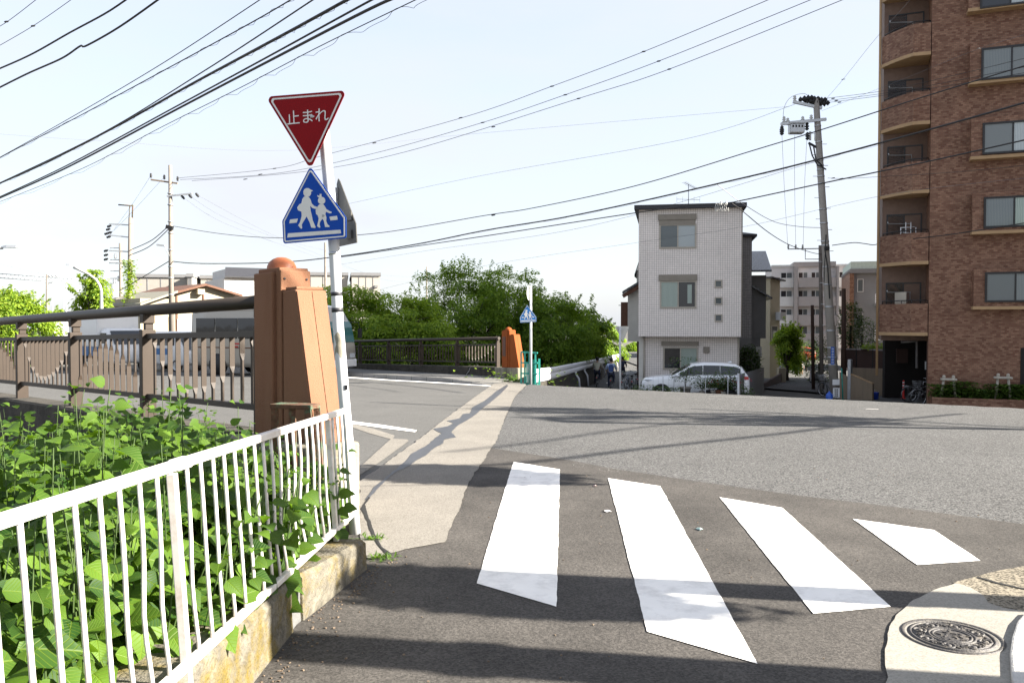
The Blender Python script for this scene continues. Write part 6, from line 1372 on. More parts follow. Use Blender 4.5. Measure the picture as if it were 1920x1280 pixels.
for px, py, D, pm, r, h, hh, n, lb, fl_ in pots:
    c = P(px, py, D); c.z = H(c.x, c.y) + 0.35
    t = thing('potted_plant', lb, 'potted plant', c, group='potted plants in front of the car')
    MB().lathe([(0, 0), (r * .72, 0), (r * .95, h * .85), (r * 1.05, h * .86), (r * 1.05, h), (r * .92, h), (r * .9, h * .9), (0, h * .9)], (0, 0, 0), 16).build('pot', pm, t)
    mb = MB()
    for k in range(5): a = rg.uniform(0, 6.28); mb.tube([(0, 0, h * .9), (.1 * math.cos(a), .1 * math.sin(a), h + hh * .4), (.22 * math.cos(a), .22 * math.sin(a), h + hh * .8)], .008, 4)
    mb.build('stem', 'bark', t)
    sp_r = .24 + hh * .26; n = int(n * 1.9)
    leaf_geo(leaf_cloud(rg, lambda q: c + Vector((max(-1.6, min(1.6, q.gauss(0, 1))) * sp_r * .8, q.gauss(0, sp_r * .5), h + hh * .2 + min(1.0, abs(q.gauss(0, .5))) * hh)), n, .085), 'foliage', M('hedge_leaf'), t, True, nst=4)
    if fl_: leaf_geo(leaf_cloud(rg, lambda q: c + Vector((q.gauss(0, sp_r * .8), q.gauss(0, .1) - .2, h + hh * .7 + abs(q.gauss(0, .3)) * hh)), 14, .08), 'blossom', M(fl_), t, True, nst=4)
pb_ = thing('flower_shelf', 'low concrete block shelf carrying the row of potted plants', 'shelf', (7.3, 34.3, -1.85)); a, b = P(1268, 750, 34.6), P(1384, 752, 33.4)
mb = MB(); mb.bar(Vector((a.x, a.y, H(a.x, a.y) + .17)), Vector((b.x, b.y, H(b.x, b.y) + .17)), .55, .34); mb.build('block_body', 'kerb_granite', pb_, W=True)
for i, (px, w) in enumerate(((1205, .6), (1235, .5), (1262, .45), (1395, .5))):
    c = P(px, 750, 33.8); c.z = H(c.x, c.y) + .55; t = thing('garden_shrub', ('low shrub at the front bumper of the white SUV', 'low shrub in front of the front wheel of the SUV', 'small shrub between the front wheel and the potted tree', 'low shrub at the corner of the grey panel fence')[i], 'shrub', c, group='shrubs along the mesh fence')
    leaf_geo(leaf_cloud(rg, lambda q: c + Vector((max(-1.5, min(1.5, q.gauss(0, 1))) * w * .45, q.gauss(0, .2), max(-1.4, min(1.4, q.gauss(0, 1))) * .2 - .12)), 420, .09), 'foliage', M('hedge_leaf'), t, True, nst=4); MB().tube([c - Vector((0, 0, .5)), c], .015, 5).build('stem', 'bark', t, W=True)
mf = thing('mesh_fence', 'low wire mesh fence with thin grey posts in front of the SUV', 'fence', P(1300, 750, 33.2)); f_ = Face(P(1196, 700, 33.6).xy, P(1383, 700, 32.6).xy)
zb_ = -2.0; zt_ = f_.at(1300, 706)[1]
for px in (1200, 1243, 1283, 1323, 1365, 1383): u = f_.at(px, 700)[0]; mb = MB(); mb.tube([f_.w(u, zb_, 0), f_.w(u, zt_, 0)], .013, 6); mb.build('post', 'galvanised', mf, W=True)
mb = MB()
for k in range(20): u = f_.L * k / 19; mb.tube([f_.w(u, zb_, 0.01), f_.w(u, zt_ - .02, 0.01)], .0022, 3, cap=False)
for k in range(5): z = zb_ + (zt_ - zb_ - .02) * k / 4; mb.tube([f_.w(0, z, 0.012), f_.w(f_.L, z, 0.012)], .0022, 3, cap=False)
mb.build('wire_mesh', 'frame_black', mf, W=True)
pf_ = thing('panel_fence', 'grey corrugated panel fence running away from the pot row into the alley', 'fence', P(1384, 752, 33.2)); a, b = P(1384, 702, 33.0), P(1432, 688, 47); nn = 26; mb = MB(); vs = []
for k in range(nn + 1):
    p = a.lerp(b, k / nn); dx = 0.05 * (k % 2)
    vs += [Vector((p.x + dx, p.y, -2.6)), Vector((p.x + dx, p.y, p.z))]
mb.add(vs, [(2 * k, 2 * k + 2, 2 * k + 3, 2 * k + 1) for k in range(nn)]); mat('grey_panel', (.16, .165, .175), .6, .1, 4); mb.build('panel', 'grey_panel', pf_, W=True)
MB().tube([Vector((a.x, a.y - .05, -2.3)), Vector((a.x, a.y - .05, a.z + .05))], .05, 8).build('post', 'galvanised', pf_, W=True)
# ------------------------------------------------------------------ alley things
def hedge(label, px, D, w, h, zc, n, seed, lm='hedge_leaf', leaf=.14, group=None, name='hedge_shrub'):
    r = random.Random(seed); c = P(px, zc, D); t = thing(name, label, 'shrub', (c.x, c.y, H(c.x, c.y)), group=group)
    def cf(q):
        v = Vector((q.gauss(0, 1), q.gauss(0, 1), q.gauss(0, 1))).normalized() * (q.uniform(.3, 1) ** .5) * (1 + .25 * noise.noise(Vector((q.random() * 3, seed, 0)))); return c + Vector((v.x * w, v.y * w, v.z * h))
    leaf_geo(leaf_cloud(r, cf, n, leaf), 'foliage', M(lm), t, True, nst=4); MB().tube([Vector((c.x, c.y, H(c.x, c.y) - .2)), c], .07, 6).build('stem', 'bark', t, W=True); return t
hedge('dark hedge bush on the pole side of the alley behind the scooter', 1536, 58, 1.0, 2.0, 680, 2600, 1); hedge('rounded brownish hedge bush at the alley end near the red car', 1512, 70, 1.3, 1.1, 663, 1500, 2)
hedge('dark bush between the utility pole and the grey apartments', 1595, 50, .8, 1.6, 610, 2200, 3); hedge('dark bush under the grey apartments behind the brown fence', 1616, 56, 1.1, 1.3, 628, 1800, 4); hedge('dark bush in the grey house corner', 1405, 44.5, .7, .9, 678, 1500, 5)
def roofplants(q): p = P(q.uniform(1618, 1668), 652, 43); return p + Vector((0, q.gauss(0, .2), abs(q.gauss(0, .12)) - .05))
hb = thing('flower_bed', 'strip of yellowish plants above the brown panel fence', 'plant', P(1640, 655, 43)); leaf_geo(leaf_cloud(rg, roofplants, 420, .13), 'foliage', M('bright_leaf'), hb, True, nst=4)
MB().bar(P(1616, 655.5, 43), P(1668, 655.5, 43), .3, .06).build('planter_box', 'brown_wall', hb, W=True)
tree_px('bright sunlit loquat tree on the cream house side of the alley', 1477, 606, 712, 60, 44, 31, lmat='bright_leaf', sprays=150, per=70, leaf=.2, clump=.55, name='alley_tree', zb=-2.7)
fl1 = Face(P(1440, 700, 50).xy, P(1472, 700, 60).xy)
aw = thing('alley_wall', 'dark block wall along the house side of the alley', 'wall', (16, 52, -2.6)); volume(fl1, -2, fl1.L, -3, fl1.at(1455, 706)[1], 0, -.15, 'wall_body', 'brown_wall', aw)
MB().box(P(1465, 700, 58) + Vector((0, 0, -.3)), (.5, .5, 1.4)).build('pillar', 'cream_wall', aw, W=True)
bn = thing('tarp_bin', 'teal tarpaulin covered bin at the end of the alley', 'bin', P(1489, 697, 72)); MB().loft([[(x * k, y * k, z) for x, y in ((-.35, -.3), (.35, -.3), (.35, .3), (-.35, .3))] for z, k in ((0, 1), (.7, 1.05), (.95, .85), (1.0, .3))], smooth=False).build('tarp', mat('tarp', (.05, .36, .30), .6), bn)
c = P(1504, 700, 88); c.z = H(c.x, c.y); car('red car parked at the far end of the alley', c, 1.7, mat('car_red', (.30, .015, .012), .35, coat=.5), 3.6, 1.55, 1.62)
# a small child walking away down the alley
c = P(1503, 705, 66); c.z = H(c.x, c.y) + .012
kd = thing('person', 'small child in a white shirt and pale shorts walking away down the alley', 'person', c, 1.3)
J = {'pelvis': ((0, 0, .50), (.085, .095)), 'waist': ((0, 0, .60), (.08, .09)), 'chest': ((.01, 0, .75), (.085, .11)), 'neck': ((.01, 0, .85), .035), 'chin': ((.02, 0, .90), .06), 'head': ((.015, 0, .98), (.085, .075)), 'crown': ((.01, 0, 1.05), .05)}; E = [('pelvis', 'waist'), ('waist', 'chest'), ('chest', 'neck'), ('neck', 'chin'), ('chin', 'head'), ('head', 'crown')]
for sd, n in ((1, 'l'), (-1, 'r')):
    J.update({'sh' + n: ((.01, .12 * sd, .81), .04), 'el' + n: ((-.02 * sd, .16 * sd, .66), .03), 'wr' + n: ((.06 * sd, .17 * sd, .53), .022), 'hd' + n: ((.08 * sd, .17 * sd, .48), .024), 'hp' + n: ((0, .055 * sd, .47), .06), 'kn' + n: ((.06 * sd, .06 * sd, .27), .042), 'an' + n: ((.06 * sd - .03, .06 * sd, .06), .03), 'to' + n: ((.06 * sd + .06, .065 * sd, .03), .028)})
    E += [('chest', 'sh' + n), ('sh' + n, 'el' + n), ('el' + n, 'wr' + n), ('wr' + n, 'hd' + n), ('pelvis', 'hp' + n), ('hp' + n, 'kn' + n), ('kn' + n, 'an' + n), ('an' + n, 'to' + n)]
skin_mesh('body', J, E, 'skin', kd)
skin_mesh('shirt', {'a': ((0, 0, .54), (.10, .115)), 'b': ((0, 0, .62), (.10, .11)), 'c': ((.01, 0, .76), (.10, .125)), 'd': ((.01, 0, .83), .055), 'sl': ((.01, .12, .81), .055), 'el': ((-.01, .15, .70), .045), 'sr': ((.01, -.12, .81), .055), 'er': ((.01, -.15, .70), .045)}, [('a', 'b'), ('b', 'c'), ('c', 'd'), ('c', 'sl'), ('sl', 'el'), ('c', 'sr'), ('sr', 'er')], 'white_shirt', kd)
skin_mesh('shorts', {'a': ((0, 0, .50), (.10, .11)), 'hl': ((0, .055, .46), .075), 'kl': ((.05, .06, .30), .06), 'hr': ((0, -.055, .46), .075), 'kr': ((-.05, -.06, .30), .06)}, [('a', 'hl'), ('hl', 'kl'), ('a', 'hr'), ('hr', 'kr')], 'khaki', kd)
MB().lathe([(.05, -.05), (.085, -.01), (.092, .04), (.07, .09), (0, .11)], (.0, 0, .97), 12).build('hair', 'hair', kd)
# parked scooter by the wooden pole
sc = thing('motor_scooter', 'small scooter with pale front shield parked by the wooden pole in the alley', 'scooter', P(1530, 722, 56), 1.75)
sc.location.z = H(sc.location.x, sc.location.y); ROOTM[sc] = Matrix.Translation(sc.location) @ Matrix.Rotation(1.75, 4, 'Z')
for x in (-.55, .6):
    w = MB().tube([(x + .2 * math.cos(a), 0, .23 + .2 * math.sin(a)) for a in [i * 6.2832 / 16 for i in range(17)]], .05, 6, cap=False).build('wheel', 'rubber', sc); MB().lathe([(.15, -.03), (.15, .03)], (x, 0, .23), 14, axis=(0, 1, 0)).build('rim', 'alloy', w)
MB().loft([[(x, y * w, z) for y, z in ((-1, z0), (1, z0), (.8, z1), (-.8, z1))] for x, w, z0, z1 in ((-.85, .08, .5, .62), (-.6, .16, .35, .72), (-.1, .15, .3, .74), (.0, .14, .2, .3), (.4, .14, .2, .3))], smooth=False).build('body', 'plastic_black', sc)
MB().loft([[(x, y * w, z) for y in (-1, 1)] for x, w, z in ((.42, .2, .25), (.5, .2, .6), (.46, .16, .95))], closed=False).build('front_shield', 'white_paint', sc)
MB().tube([(.5, 0, .3), (.4, 0, 1.0)], .03, 6).build('steering_column', 'plastic_black', sc); MB().tube([(.3, .3, 1.05), (.4, 0, 1.0), (.3, -.3, 1.05)], .015, 6).build('handlebar', 'plastic_black', sc)
MB().box((-.4, 0, .76), (.6, .26, .1)).build('seat', 'rubber', sc, bevel=.03)
# ------------------------------------------------------------------ utility poles
mat('pole_concrete', (0.29, 0.265, 0.235), 0.85, 0.12, 4, 0.3, 40, streak=True); mat('pole_far', (0.20, 0.175, 0.15), 0.85, 0.1, 4); mat('porcelain', (0.5, 0.5, 0.48), 0.3); mat('black_rubber', (0.012, 0.012, 0.013), 0.6); mat('old_wood', (0.07, 0.042, 0.03), 0.9, 0.2, 10); mat('plate_blue', (0.02, 0.10, 0.42), 0.45)
def pole_px(label, top, foot, D, r0, r1, m_='pole_concrete', group='utility poles', name='utility_pole', down=True):
    b = P(foot[0], foot[1], D); b.z = H(b.x, b.y) - 0.1 if down else b.z; t = P(top[0], top[1], D)
    o = thing(name, label, 'utility pole', b, group=group); MB().tube([b, b.lerp(t, .5), t], [r0, (r0 + r1) / 2, r1], 14).build('pole', m_, o, W=True); return o, b, t
def arm(o, a, b, D, w=.09, m_='galvanised', name='crossarm', Db=None):
    MB().bar(P(*a, D), P(*b, Db or D), w, w).build(name, m_, o, W=True)
def ins(o, px, py, D, s=1.0, m_='porcelain', ax=(0, 0, 1)):
    MB().lathe([(.03 * s, -.16 * s), (.09 * s, -.1 * s), (.04 * s, -.06 * s), (.1 * s, 0), (.04 * s, .04 * s), (.08 * s, .09 * s), (.02 * s, .15 * s)], P(px, py, D), 10, axis=ax).build('insulator', m_, o, W=True)
up, b_, t_ = pole_px('tall leaning concrete utility pole with transformer beside the alley mouth', (1530, 186), (1566, 760), 36, .20, .125)
def onp(y): return b_.lerp(t_, (757 - y) / (757 - 186.0))
arm(up, (1487, 191), (1541, 203), 36, .11); arm(up, (1464, 233), (1549, 224), 35.9, .11); arm(up, (1516, 268), (1541, 282), 36, .08, 'black_rubber', 'bracket'); arm(up, (1466, 231), (1548, 223), 36.15, .08)
for x, y in ((1508, 186), (1520, 190), (1532, 192), (1546, 194), (1516, 184), (1528, 186), (1541, 188)): ins(up, x, y, 36, 1.5, 'black_rubber', (1, -.2, .1))
for x, y in ((1490, 185), (1470, 224), (1477, 227), (1505, 224), (1521, 221)): ins(up, x, y, 36, .9)
for x, y in ((1466, 243), (1513, 237), (1514, 255), (1466, 246)): ins(up, x, y, 36, 1.1, 'black_rubber')
for x, y in ((1519, 255), (1529, 256)): MB().tube([P(x, y - 8, 36), P(x, y + 8, 36)], .05, 8).build('fuse_tube', 'porcelain', up, W=True)
c = P(1493, 242, 36); mb = MB(); mb.box((c.x, c.y, c.z), (.62, .4, .42)); tr_ = mb.build('transformer', 'galvanised', up, W=True, bevel=.05)
mb = MB(); mb.box((c.x, c.y, c.z + .24), (.68, .46, .06)); mb.build('transformer_lid', 'galvanised', tr_, W=True)
mb = MB()
for k in range(4): mb.box((c.x - .2 + .13 * k, c.y - .205, c.z + .08), (.07, .01, .1))
mb.build('vent', 'black_rubber', tr_, W=True)
for y in (236, 266, 300, 310, 318, 330, 344, 392, 418, 452, 460, 500, 533, 575, 620, 652, 670, 684):
    p = onp(y); rr_ = .20 + (.125 - .20) * (757 - y) / 571.0; MB().tube([p - Vector((0, 0, .03)), p + Vector((0, 0, .03))], rr_ + .012, 14).build('band', 'galvanised', up, W=True)
for i, y in enumerate(range(250, 640, 20)):
    p = onp(y); s = 1 if i % 2 else -1; MB().tube([p, p + Vector((s * .34, 0, 0))], .012, 5).build('step_bolt', 'galvanised', up, W=True)
mb = MB(); mb.tube([P(1517, 268, 35.9), P(1523, 292, 35.8), P(1533, 310, 35.8), P(1540, 312, 35.75), P(1549, 318, 35.8)], .03, 6); mb.tube([P(1525, 272, 35.9), P(1530, 300, 35.8), P(1542, 311, 35.8)], .03, 6); mb.build('lead_cable', 'black_rubber', up, W=True)
mb = MB(); mb.tube([P(1548, 460, 35.75), P(1546, 500, 35.7), P(1545, 530, 35.75)], .018, 6); mb.tube([P(1549, 440, 35.75), P(1547, 470, 35.72), P(1552, 500, 35.75), P(1556, 560, 35.78)], .025, 6); mb.build('lead_cable', 'black_rubber', up, W=True)
mb = MB(); mb.box(onp(466) + Vector((-.02, -.22, 0)), (.22, .10, .16)); mb.build('splice_box', 'black_rubber', up, W=True, bevel=.02)
def plate(px0, py0, px1, py1, D, m_, name, parent, chars=0, cm='dark_frame'):
    a, b = P(px0, py0, D), P(px1, py1, D); c = (a + b) / 2; o = MB().box(c, (abs(b.x - a.x), .02, abs(a.z - b.z))).build(name, m_, parent, W=True)
    if chars:
        mb = MB(); h = abs(a.z - b.z) / (chars + .6); w = abs(b.x - a.x)
        for k in range(chars):
            z = max(a.z, b.z) - h * (k + .8)
            for dx, dz, ww, hh in ((0, .3, .6, .12), (0, -.3, .6, .12), (-.22, 0, .12, .7), (.2, .05, .12, .55), (0, 0, .5, .1)): mb.box((c.x + dx * w, c.y - .014, z + dz * h * .8), (ww * w * .8, .008, hh * h * .8))
        mb.build('writing', cm, o, W=True)
plate(1558, 650, 1564, 683, 35.72, 'plate_blue', 'address_plate', up, 6, 'white_paint'); plate(1561, 711, 1574, 721.5, 35.7, 'white_paint', 'notice_plate', up); plate(1562, 727, 1574, 745, 35.7, 'white_paint', 'notice_plate', up, 4)
mb = MB(); mb.tube([P(1571, 690, 36) + Vector((.16, 0, 0)), P(1574, 757, 36) + Vector((.16, 0, 0))], .03, 6); mb.build('guy_guard', 'teal', up, W=True)
# alley poles
o, b, t = pole_px('slim grey alley pole with long thin crossarm beside the big utility pole', (1538, 460), (1541, 730), 44, .11, .09, 'pole_far'); arm(o, (1477, 467), (1539, 466), 44, .05); mb = MB(); mb.tube([P(1510, 467, 44), P(1510, 486, 44), P(1538, 486, 44)], .025, 5); mb.build('bracket', 'galvanised', o, W=True)
for x in (1478, 1492, 1505): ins(o, x, 462, 44, .7)
o, b, t = pole_px('short dark wooden pole in front of the scooter in the alley', (1523, 572), (1525, 735), 47, .10, .09, 'old_wood')
o, b, t = pole_px('dark wooden pole in front of the grey apartments', (1582, 541), (1583, 690), 43, .12, .10, 'old_wood')
# far left poles
pa, ba_, ta_ = pole_px('pale concrete pole with two crossarms above the cream gabled house', (319, 310), (322, 665), 55, .19, .11, 'pole_far')
arm(pa, (283, 337), (333, 344), 55, .1, 'tan_wall'); arm(pa, (313, 368), (360, 363), 54.9, .1)
for x, y in ((283, 329), (308, 332), (333, 335)): ins(pa, x, y, 55, 1.0, 'black_rubber')
for x, y in ((343, 370), (357, 368), (370, 366)): ins(pa, x, y, 55, 1.1, 'black_rubber', (.6, 0, -.7))
for y in (360, 380, 410, 430, 460, 490, 510, 540): p = ba_.lerp(ta_, (665 - y) / 355.0); MB().tube([p - Vector((0, 0, .04)), p + Vector((0, 0, .04))], .185, 12).build('band', 'galvanised', pa, W=True)
arm(pa, (312, 425), (324, 428), 54.8, .25, 'black_rubber', 'cable_clamp'); arm(pa, (294, 459), (309, 461), 54.8, .12, 'galvanised', 'lamp_head'); mb = MB(); mb.tube([P(309, 461, 54.8), P(312, 470, 54.8), P(318, 480, 54.8)], .03, 5); mb.build('lamp_arm', 'galvanised', pa, W=True)
pb_, b2, t2 = pole_px('old pole wrapped in ivy with a rusty frame on top, far side of the bridge', (245, 408), (242, 660), 60, .20, .15, 'pole_far')
mb = MB(); mb.tube([P(222, 384, 60), P(250, 386, 60)], .05, 5); mb.tube([P(249, 384, 60), P(248, 410, 60)], .05, 5); mb.tube([P(243, 386, 60), P(242, 410, 60)], .03, 5); mb.build('rusty_frame', 'rust', pb_, W=True)
for ya, yb in ((420, 422), (441, 445), (470, 472), (493, 494)): arm(pb_, (205, ya), (243, yb), 60, .09)
for k, (x, y) in enumerate(((205, 424), (203, 430), (206, 436), (200, 438), (204, 444), (199, 470), (199, 478), (199, 486))): ins(pb_, x, y, 60, 1.1, 'black_rubber', (1, 0, .3))
rg = random.Random(90); leaf_geo(leaf_cloud(rg, lambda q: P(q.gauss(243, 4 + 3 * q.random()), q.uniform(488, 650), 59.8) + Vector((0, q.gauss(0, .25), 0)), 1500, .22), 'ivy', M('bright_leaf'), pb_, True, nst=4)
pc, b3, t3 = pole_px('thin pole with a tangle of brackets left of the ivy covered pole', (226, 456), (228, 650), 64, .15, .12, 'pole_far')
for ya in (465, 487, 508, 522): arm(pc, (203 + (ya % 7), ya), (227, ya), 64, .07)
for x, y in ((216, 480), (214, 527), (222, 522), (217, 538)): ins(pc, x, y, 64, 1.3, 'galvanised')
MB().lathe([(.3, -.5), (.3, .5), (0, .55)], P(214, 545, 63.5), 10).build('transformer', 'galvanised', pc, W=True)
pd, b4, t4 = pole_px('distant slim pole in front of the netting, over the round green tree', (88.5, 514), (88, 640), 95, .16, .12, 'pole_far')
for x in (93, 99, 106): ins(pd, x, 518, 95, 1.2, 'galvanised', (.6, 0, -.5))
arm(pd, (86, 531), (100, 530), 95, .1)
pe, b5, t5 = pole_px('slim far pole just left of the white sign pole, above the warehouse', (610, 455), (611, 620), 80, .17, .12, 'pole_far')
pf2, b6, t6 = pole_px('thin far pole rising from the tallest cherry tree', (800, 500), (800, 600), 90, .09, .06, 'pole_far')
# driving-range netting frame far behind
nf = thing('net_frame', 'very distant tall netting frame with lattice beam and slim masts', 'netting', P(80, 620, 190))
mb = MB(); A, B = P(-60, 517, 190), P(168, 532, 190)
for dz in (0, 1.0): mb.tube([A + Vector((0, 0, dz)), B + Vector((0, 0, dz))], .10, 4)
for k in range(60): p = A.lerp(B, k / 60.0); q = A.lerp(B, (k + 1) / 60.0); mb.tube([p + Vector((0, 0, k % 2)), q + Vector((0, 0, (k + 1) % 2))], .05, 3)
mat('mast_grey', (.40, .42, .45), .8); mb.build('lattice_beam', 'mast_grey', nf, W=True)
for x in (-20, 25, 75, 98, 120, 124, 145): MB().tube([P(x, 640, 190), P(x, 525 + .06 * x, 190)], .16, 5).build('mast', 'mast_grey', nf, W=True)
# street lamps
mat('lamp_white', (.42, .42, .41), .4)
def lamp(label, pts, D, head):
    b = P(*pts[0], D); b.z = H(b.x, b.y); o = thing('street_lamp', label, 'street lamp', b, group='street lamps')
    MB().tube([b] + [P(x, y, D) for x, y in pts[1:]], [.12, .1] + [.07] * (len(pts) - 2), 10).build('pole', 'lamp_white', o, W=True)
    h = [P(x, y, D) for x, y in head]; MB().loft([[h[0].lerp(h[1], t) + Vector((0, yy * w, zz * w)) for yy, zz in ((-.16, 0), (.16, 0), (.1, .14), (-.1, .14))] for t, w in ((0, .5), (.3, 1), (.8, 1), (1, .3))], smooth=False).build('lamp_head', 'galvanised', o, W=True)
lamp('white street lamp with curved arm beside the conical tree', [(190, 700), (190.5, 600), (190, 545), (187, 535), (180, 524), (166, 514), (150, 506), (138, 501)], 45, [(138, 500), (124, 498)])
lamp('street lamp whose horizontal arm pokes in from the picture edge above the round tree', [(-45, 720), (-44, 520), (-42, 480), (-36, 470), (-20, 466), (5, 465)], 44, [(3, 464.5), (40, 465)])

# ------------------------------------------------------------------ overhead wires
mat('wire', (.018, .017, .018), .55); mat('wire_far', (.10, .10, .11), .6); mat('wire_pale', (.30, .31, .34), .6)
def smooth_pts(pts, n=10):
    out = []
    for i in range(len(pts) - 1):
        p0, p1, p2, p3 = pts[max(i - 1, 0)], pts[i], pts[i + 1], pts[min(i + 2, len(pts) - 1)]
        for k in range(n):
            t = k / n; out.append(0.5 * ((2 * p1) + (p2 - p0) * t + (2 * p0 - 5 * p1 + 4 * p2 - p3) * t * t + (3 * p1 - p0 - 3 * p2 + p3) * t ** 3))
    return out + [pts[-1]]
def wire(label, pts, r, m_='wire', knots=(), name='overhead_wire', lash=0, n=10):
    q = [P(*p) for p in pts]; s = smooth_pts(q, n); o = thing(name, label, 'wire', s[0], group='overhead wires')
    mb = MB(); mb.tube(s, r * (1.0 if lash or r > .011 else .8), 5); mb.build('cable', m_, o, W=True)
    for x, y, D in knots: MB().lathe([(0, -.003 * D), (r * 2.2, -.0015 * D), (r * 2.2, .0015 * D), (0, .003 * D)], P(x, y, D), 6, axis=(1, .2, .2)).build('spacer', 'wire', o, W=True)
    if lash:
        mb = MB(); a = []
        for i in range(len(s) * 8): 
            t = i / 8.0; k = min(int(t), len(s) - 2); p = s[k].lerp(s[k + 1], t - k); ph = t * 2.6; a.append(p + Vector((.03 * math.cos(ph), .03 * math.sin(ph), -lash * (.55 + .45 * math.sin(ph * .5)))))
        mb.tube(a, .0035, 3, cap=False); mb.build('lashing', 'wire', o, W=True)
    return o
# bundle sweeping over the upper corner (near the viewer)
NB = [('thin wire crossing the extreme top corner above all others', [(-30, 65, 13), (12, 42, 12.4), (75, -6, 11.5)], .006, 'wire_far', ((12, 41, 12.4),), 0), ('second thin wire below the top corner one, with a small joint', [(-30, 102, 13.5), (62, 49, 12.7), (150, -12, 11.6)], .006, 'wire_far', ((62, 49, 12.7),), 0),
      ('thick kinked cable, upper of the two in the top corner', [(-20, 137, 14), (55, 104, 13.4), (130, 62, 12.8), (200, 24, 12.2), (250, -10, 11.8)], .014, 'wire', (), 0), ('thick cable with a sharp kink, lower of the two in the top corner', [(-20, 174, 14.5), (50, 139, 13.9), (115, 110, 13.3), (150, 87, 13.0), (162, 86, 12.9), (225, 50, 12.4), (310, -10, 11.7)], .015, 'wire', (), 0),
      ('thin straight wire just below the two kinked cables', [(-20, 306, 22), (120, 228, 19), (300, 122, 15.5), (510, -15, 12)], .010, 'wire', (), 0), ('pale twisted wire running close below the thin straight wire', [(-20, 306, 22.3), (150, 217, 18.6), (330, 120, 15.3), (480, 38, 12.8), (570, -15, 11.5)], .010, 'wire', (), .03),
      ('taut black cable in the middle of the large bundle', [(-20, 352, 24), (180, 256, 19.4), (380, 135, 15.5), (605, -12, 11.7)], .012, 'wire', (), 0), ('thick black cable with loose lashing wire, middle of the large bundle', [(-20, 352, 24.3), (80, 308, 22), (220, 236, 18.8), (350, 163, 16.2), (480, 93, 13.8), (560, 50, 12.6), (660, -5, 11.4)], .024, 'wire', (), .05),
      ('upper black cable of the lowest pair in the large bundle', [(-20, 378, 25), (120, 313, 21.8), (330, 200, 17), (500, 108, 14), (690, 4, 11.4), (730, -15, 11)], .016, 'wire', (), 0), ('lower thick black cable of the lowest pair in the large bundle', [(-20, 380, 25.3), (120, 317, 22), (330, 206, 17.2), (500, 117, 14.1), (700, 14, 11.3), (770, -12, 10.6)], .022, 'wire', (), 0),
      ('loosely wound thin cable hanging along the underside of the bundle', [(-20, 386, 25), (150, 318, 21), (300, 240, 17.4), (450, 165, 14.7), (600, 87, 12.5), (790, -5, 10.3)], .007, 'wire', (), .09)]
for lb, pts, r, m_, kn, ls in NB: wire(lb, pts, r, m_, kn, lash=ls)
# three thin high lines from the pale pole to the upper right
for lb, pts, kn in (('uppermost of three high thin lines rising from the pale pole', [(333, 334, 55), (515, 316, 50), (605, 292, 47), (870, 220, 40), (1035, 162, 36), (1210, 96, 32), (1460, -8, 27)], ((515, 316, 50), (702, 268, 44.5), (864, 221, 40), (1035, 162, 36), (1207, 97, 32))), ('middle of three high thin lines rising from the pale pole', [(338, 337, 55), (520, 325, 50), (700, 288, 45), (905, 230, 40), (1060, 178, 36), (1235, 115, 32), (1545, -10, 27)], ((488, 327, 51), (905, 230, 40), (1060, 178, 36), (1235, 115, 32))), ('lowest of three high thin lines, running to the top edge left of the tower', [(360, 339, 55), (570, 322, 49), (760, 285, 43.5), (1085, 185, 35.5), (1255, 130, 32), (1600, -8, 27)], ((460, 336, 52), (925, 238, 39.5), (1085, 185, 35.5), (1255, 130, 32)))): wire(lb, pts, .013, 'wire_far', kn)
# long cables crossing in front of the utility pole
wire('black cable crossing in front of the transformer pole, highest of the long three', [(325, 424, 55), (420, 439, 52), (530, 446, 48), (700, 438, 43), (910, 404, 37), (1000, 390, 35), (1190, 349, 31), (1420, 280, 27), (1545, 242, 25), (1700, 192, 23), (1835, 150, 21.5), (1960, 112, 20)], .018, 'wire', ((925, 403, 36.8),))
wire('thickest long cable crossing in front of the utility pole, middle of the three', [(322, 490, 55), (380, 494, 53), (520, 492, 48), (640, 480, 44), (780, 458, 40), (910, 432, 37), (1050, 409, 34), (1190, 380, 31), (1340, 346, 28.5), (1480, 313, 26), (1700, 255, 23), (1960, 182, 20)], .028, 'wire', (), lash=.06)
wire('lowest long cable, ending in a tangle of insulators above the tiled house', [(640, 482, 44), (900, 444, 37), (1140, 407, 32), (1280, 387, 29.5), (1360, 381, 28.3), (1400, 374, 27.8), (1560, 340, 25), (1740, 303, 22.5), (1960, 254, 20)], .020, 'wire')
wire('thin line passing across the windows of the tiled house', [(640, 560, 60), (900, 500, 48), (1200, 454, 39), (1400, 424, 34), (1660, 366, 29), (1960, 330, 24)], .007, 'wire_far')
wire('service cable from the tangle down to the slim alley pole', [(1372, 381, 28.3), (1390, 394, 29), (1440, 435, 33), (1480, 459, 38), (1520, 473, 42), (1541, 477, 44)], .016, 'wire')
wire('faint pale service line from the lashed cable down towards the alley', [(1345, 346, 28.4), (1390, 380, 30), (1450, 415, 33), (1500, 425, 35), (1541, 427, 36)], .012, 'wire_pale')
tg = thing('cable_tangle', 'tangle of curled cable ends and pale insulators hanging above the tiled house roof', 'insulator', P(1362, 384, 28.2))
mb = MB(); rg = random.Random(4)
for k in range(7):
    x = 1343 + k * 3.4; mb.tube(smooth_pts([P(x, 381, 28.2), P(x - 2, 388, 28.2), P(x + rg.uniform(-3, 3), 396, 28.2), P(x + 2, 389, 28.2)], 5), .010, 4)
mb.build('cable_ends', 'porcelain', tg, W=True)
for x in (1352, 1362): MB().lathe([(0, -.08), (.035, -.04), (.03, .05), (0, .09)], P(x, 381, 28.15), 8).build('insulator', 'porcelain', tg, W=True)
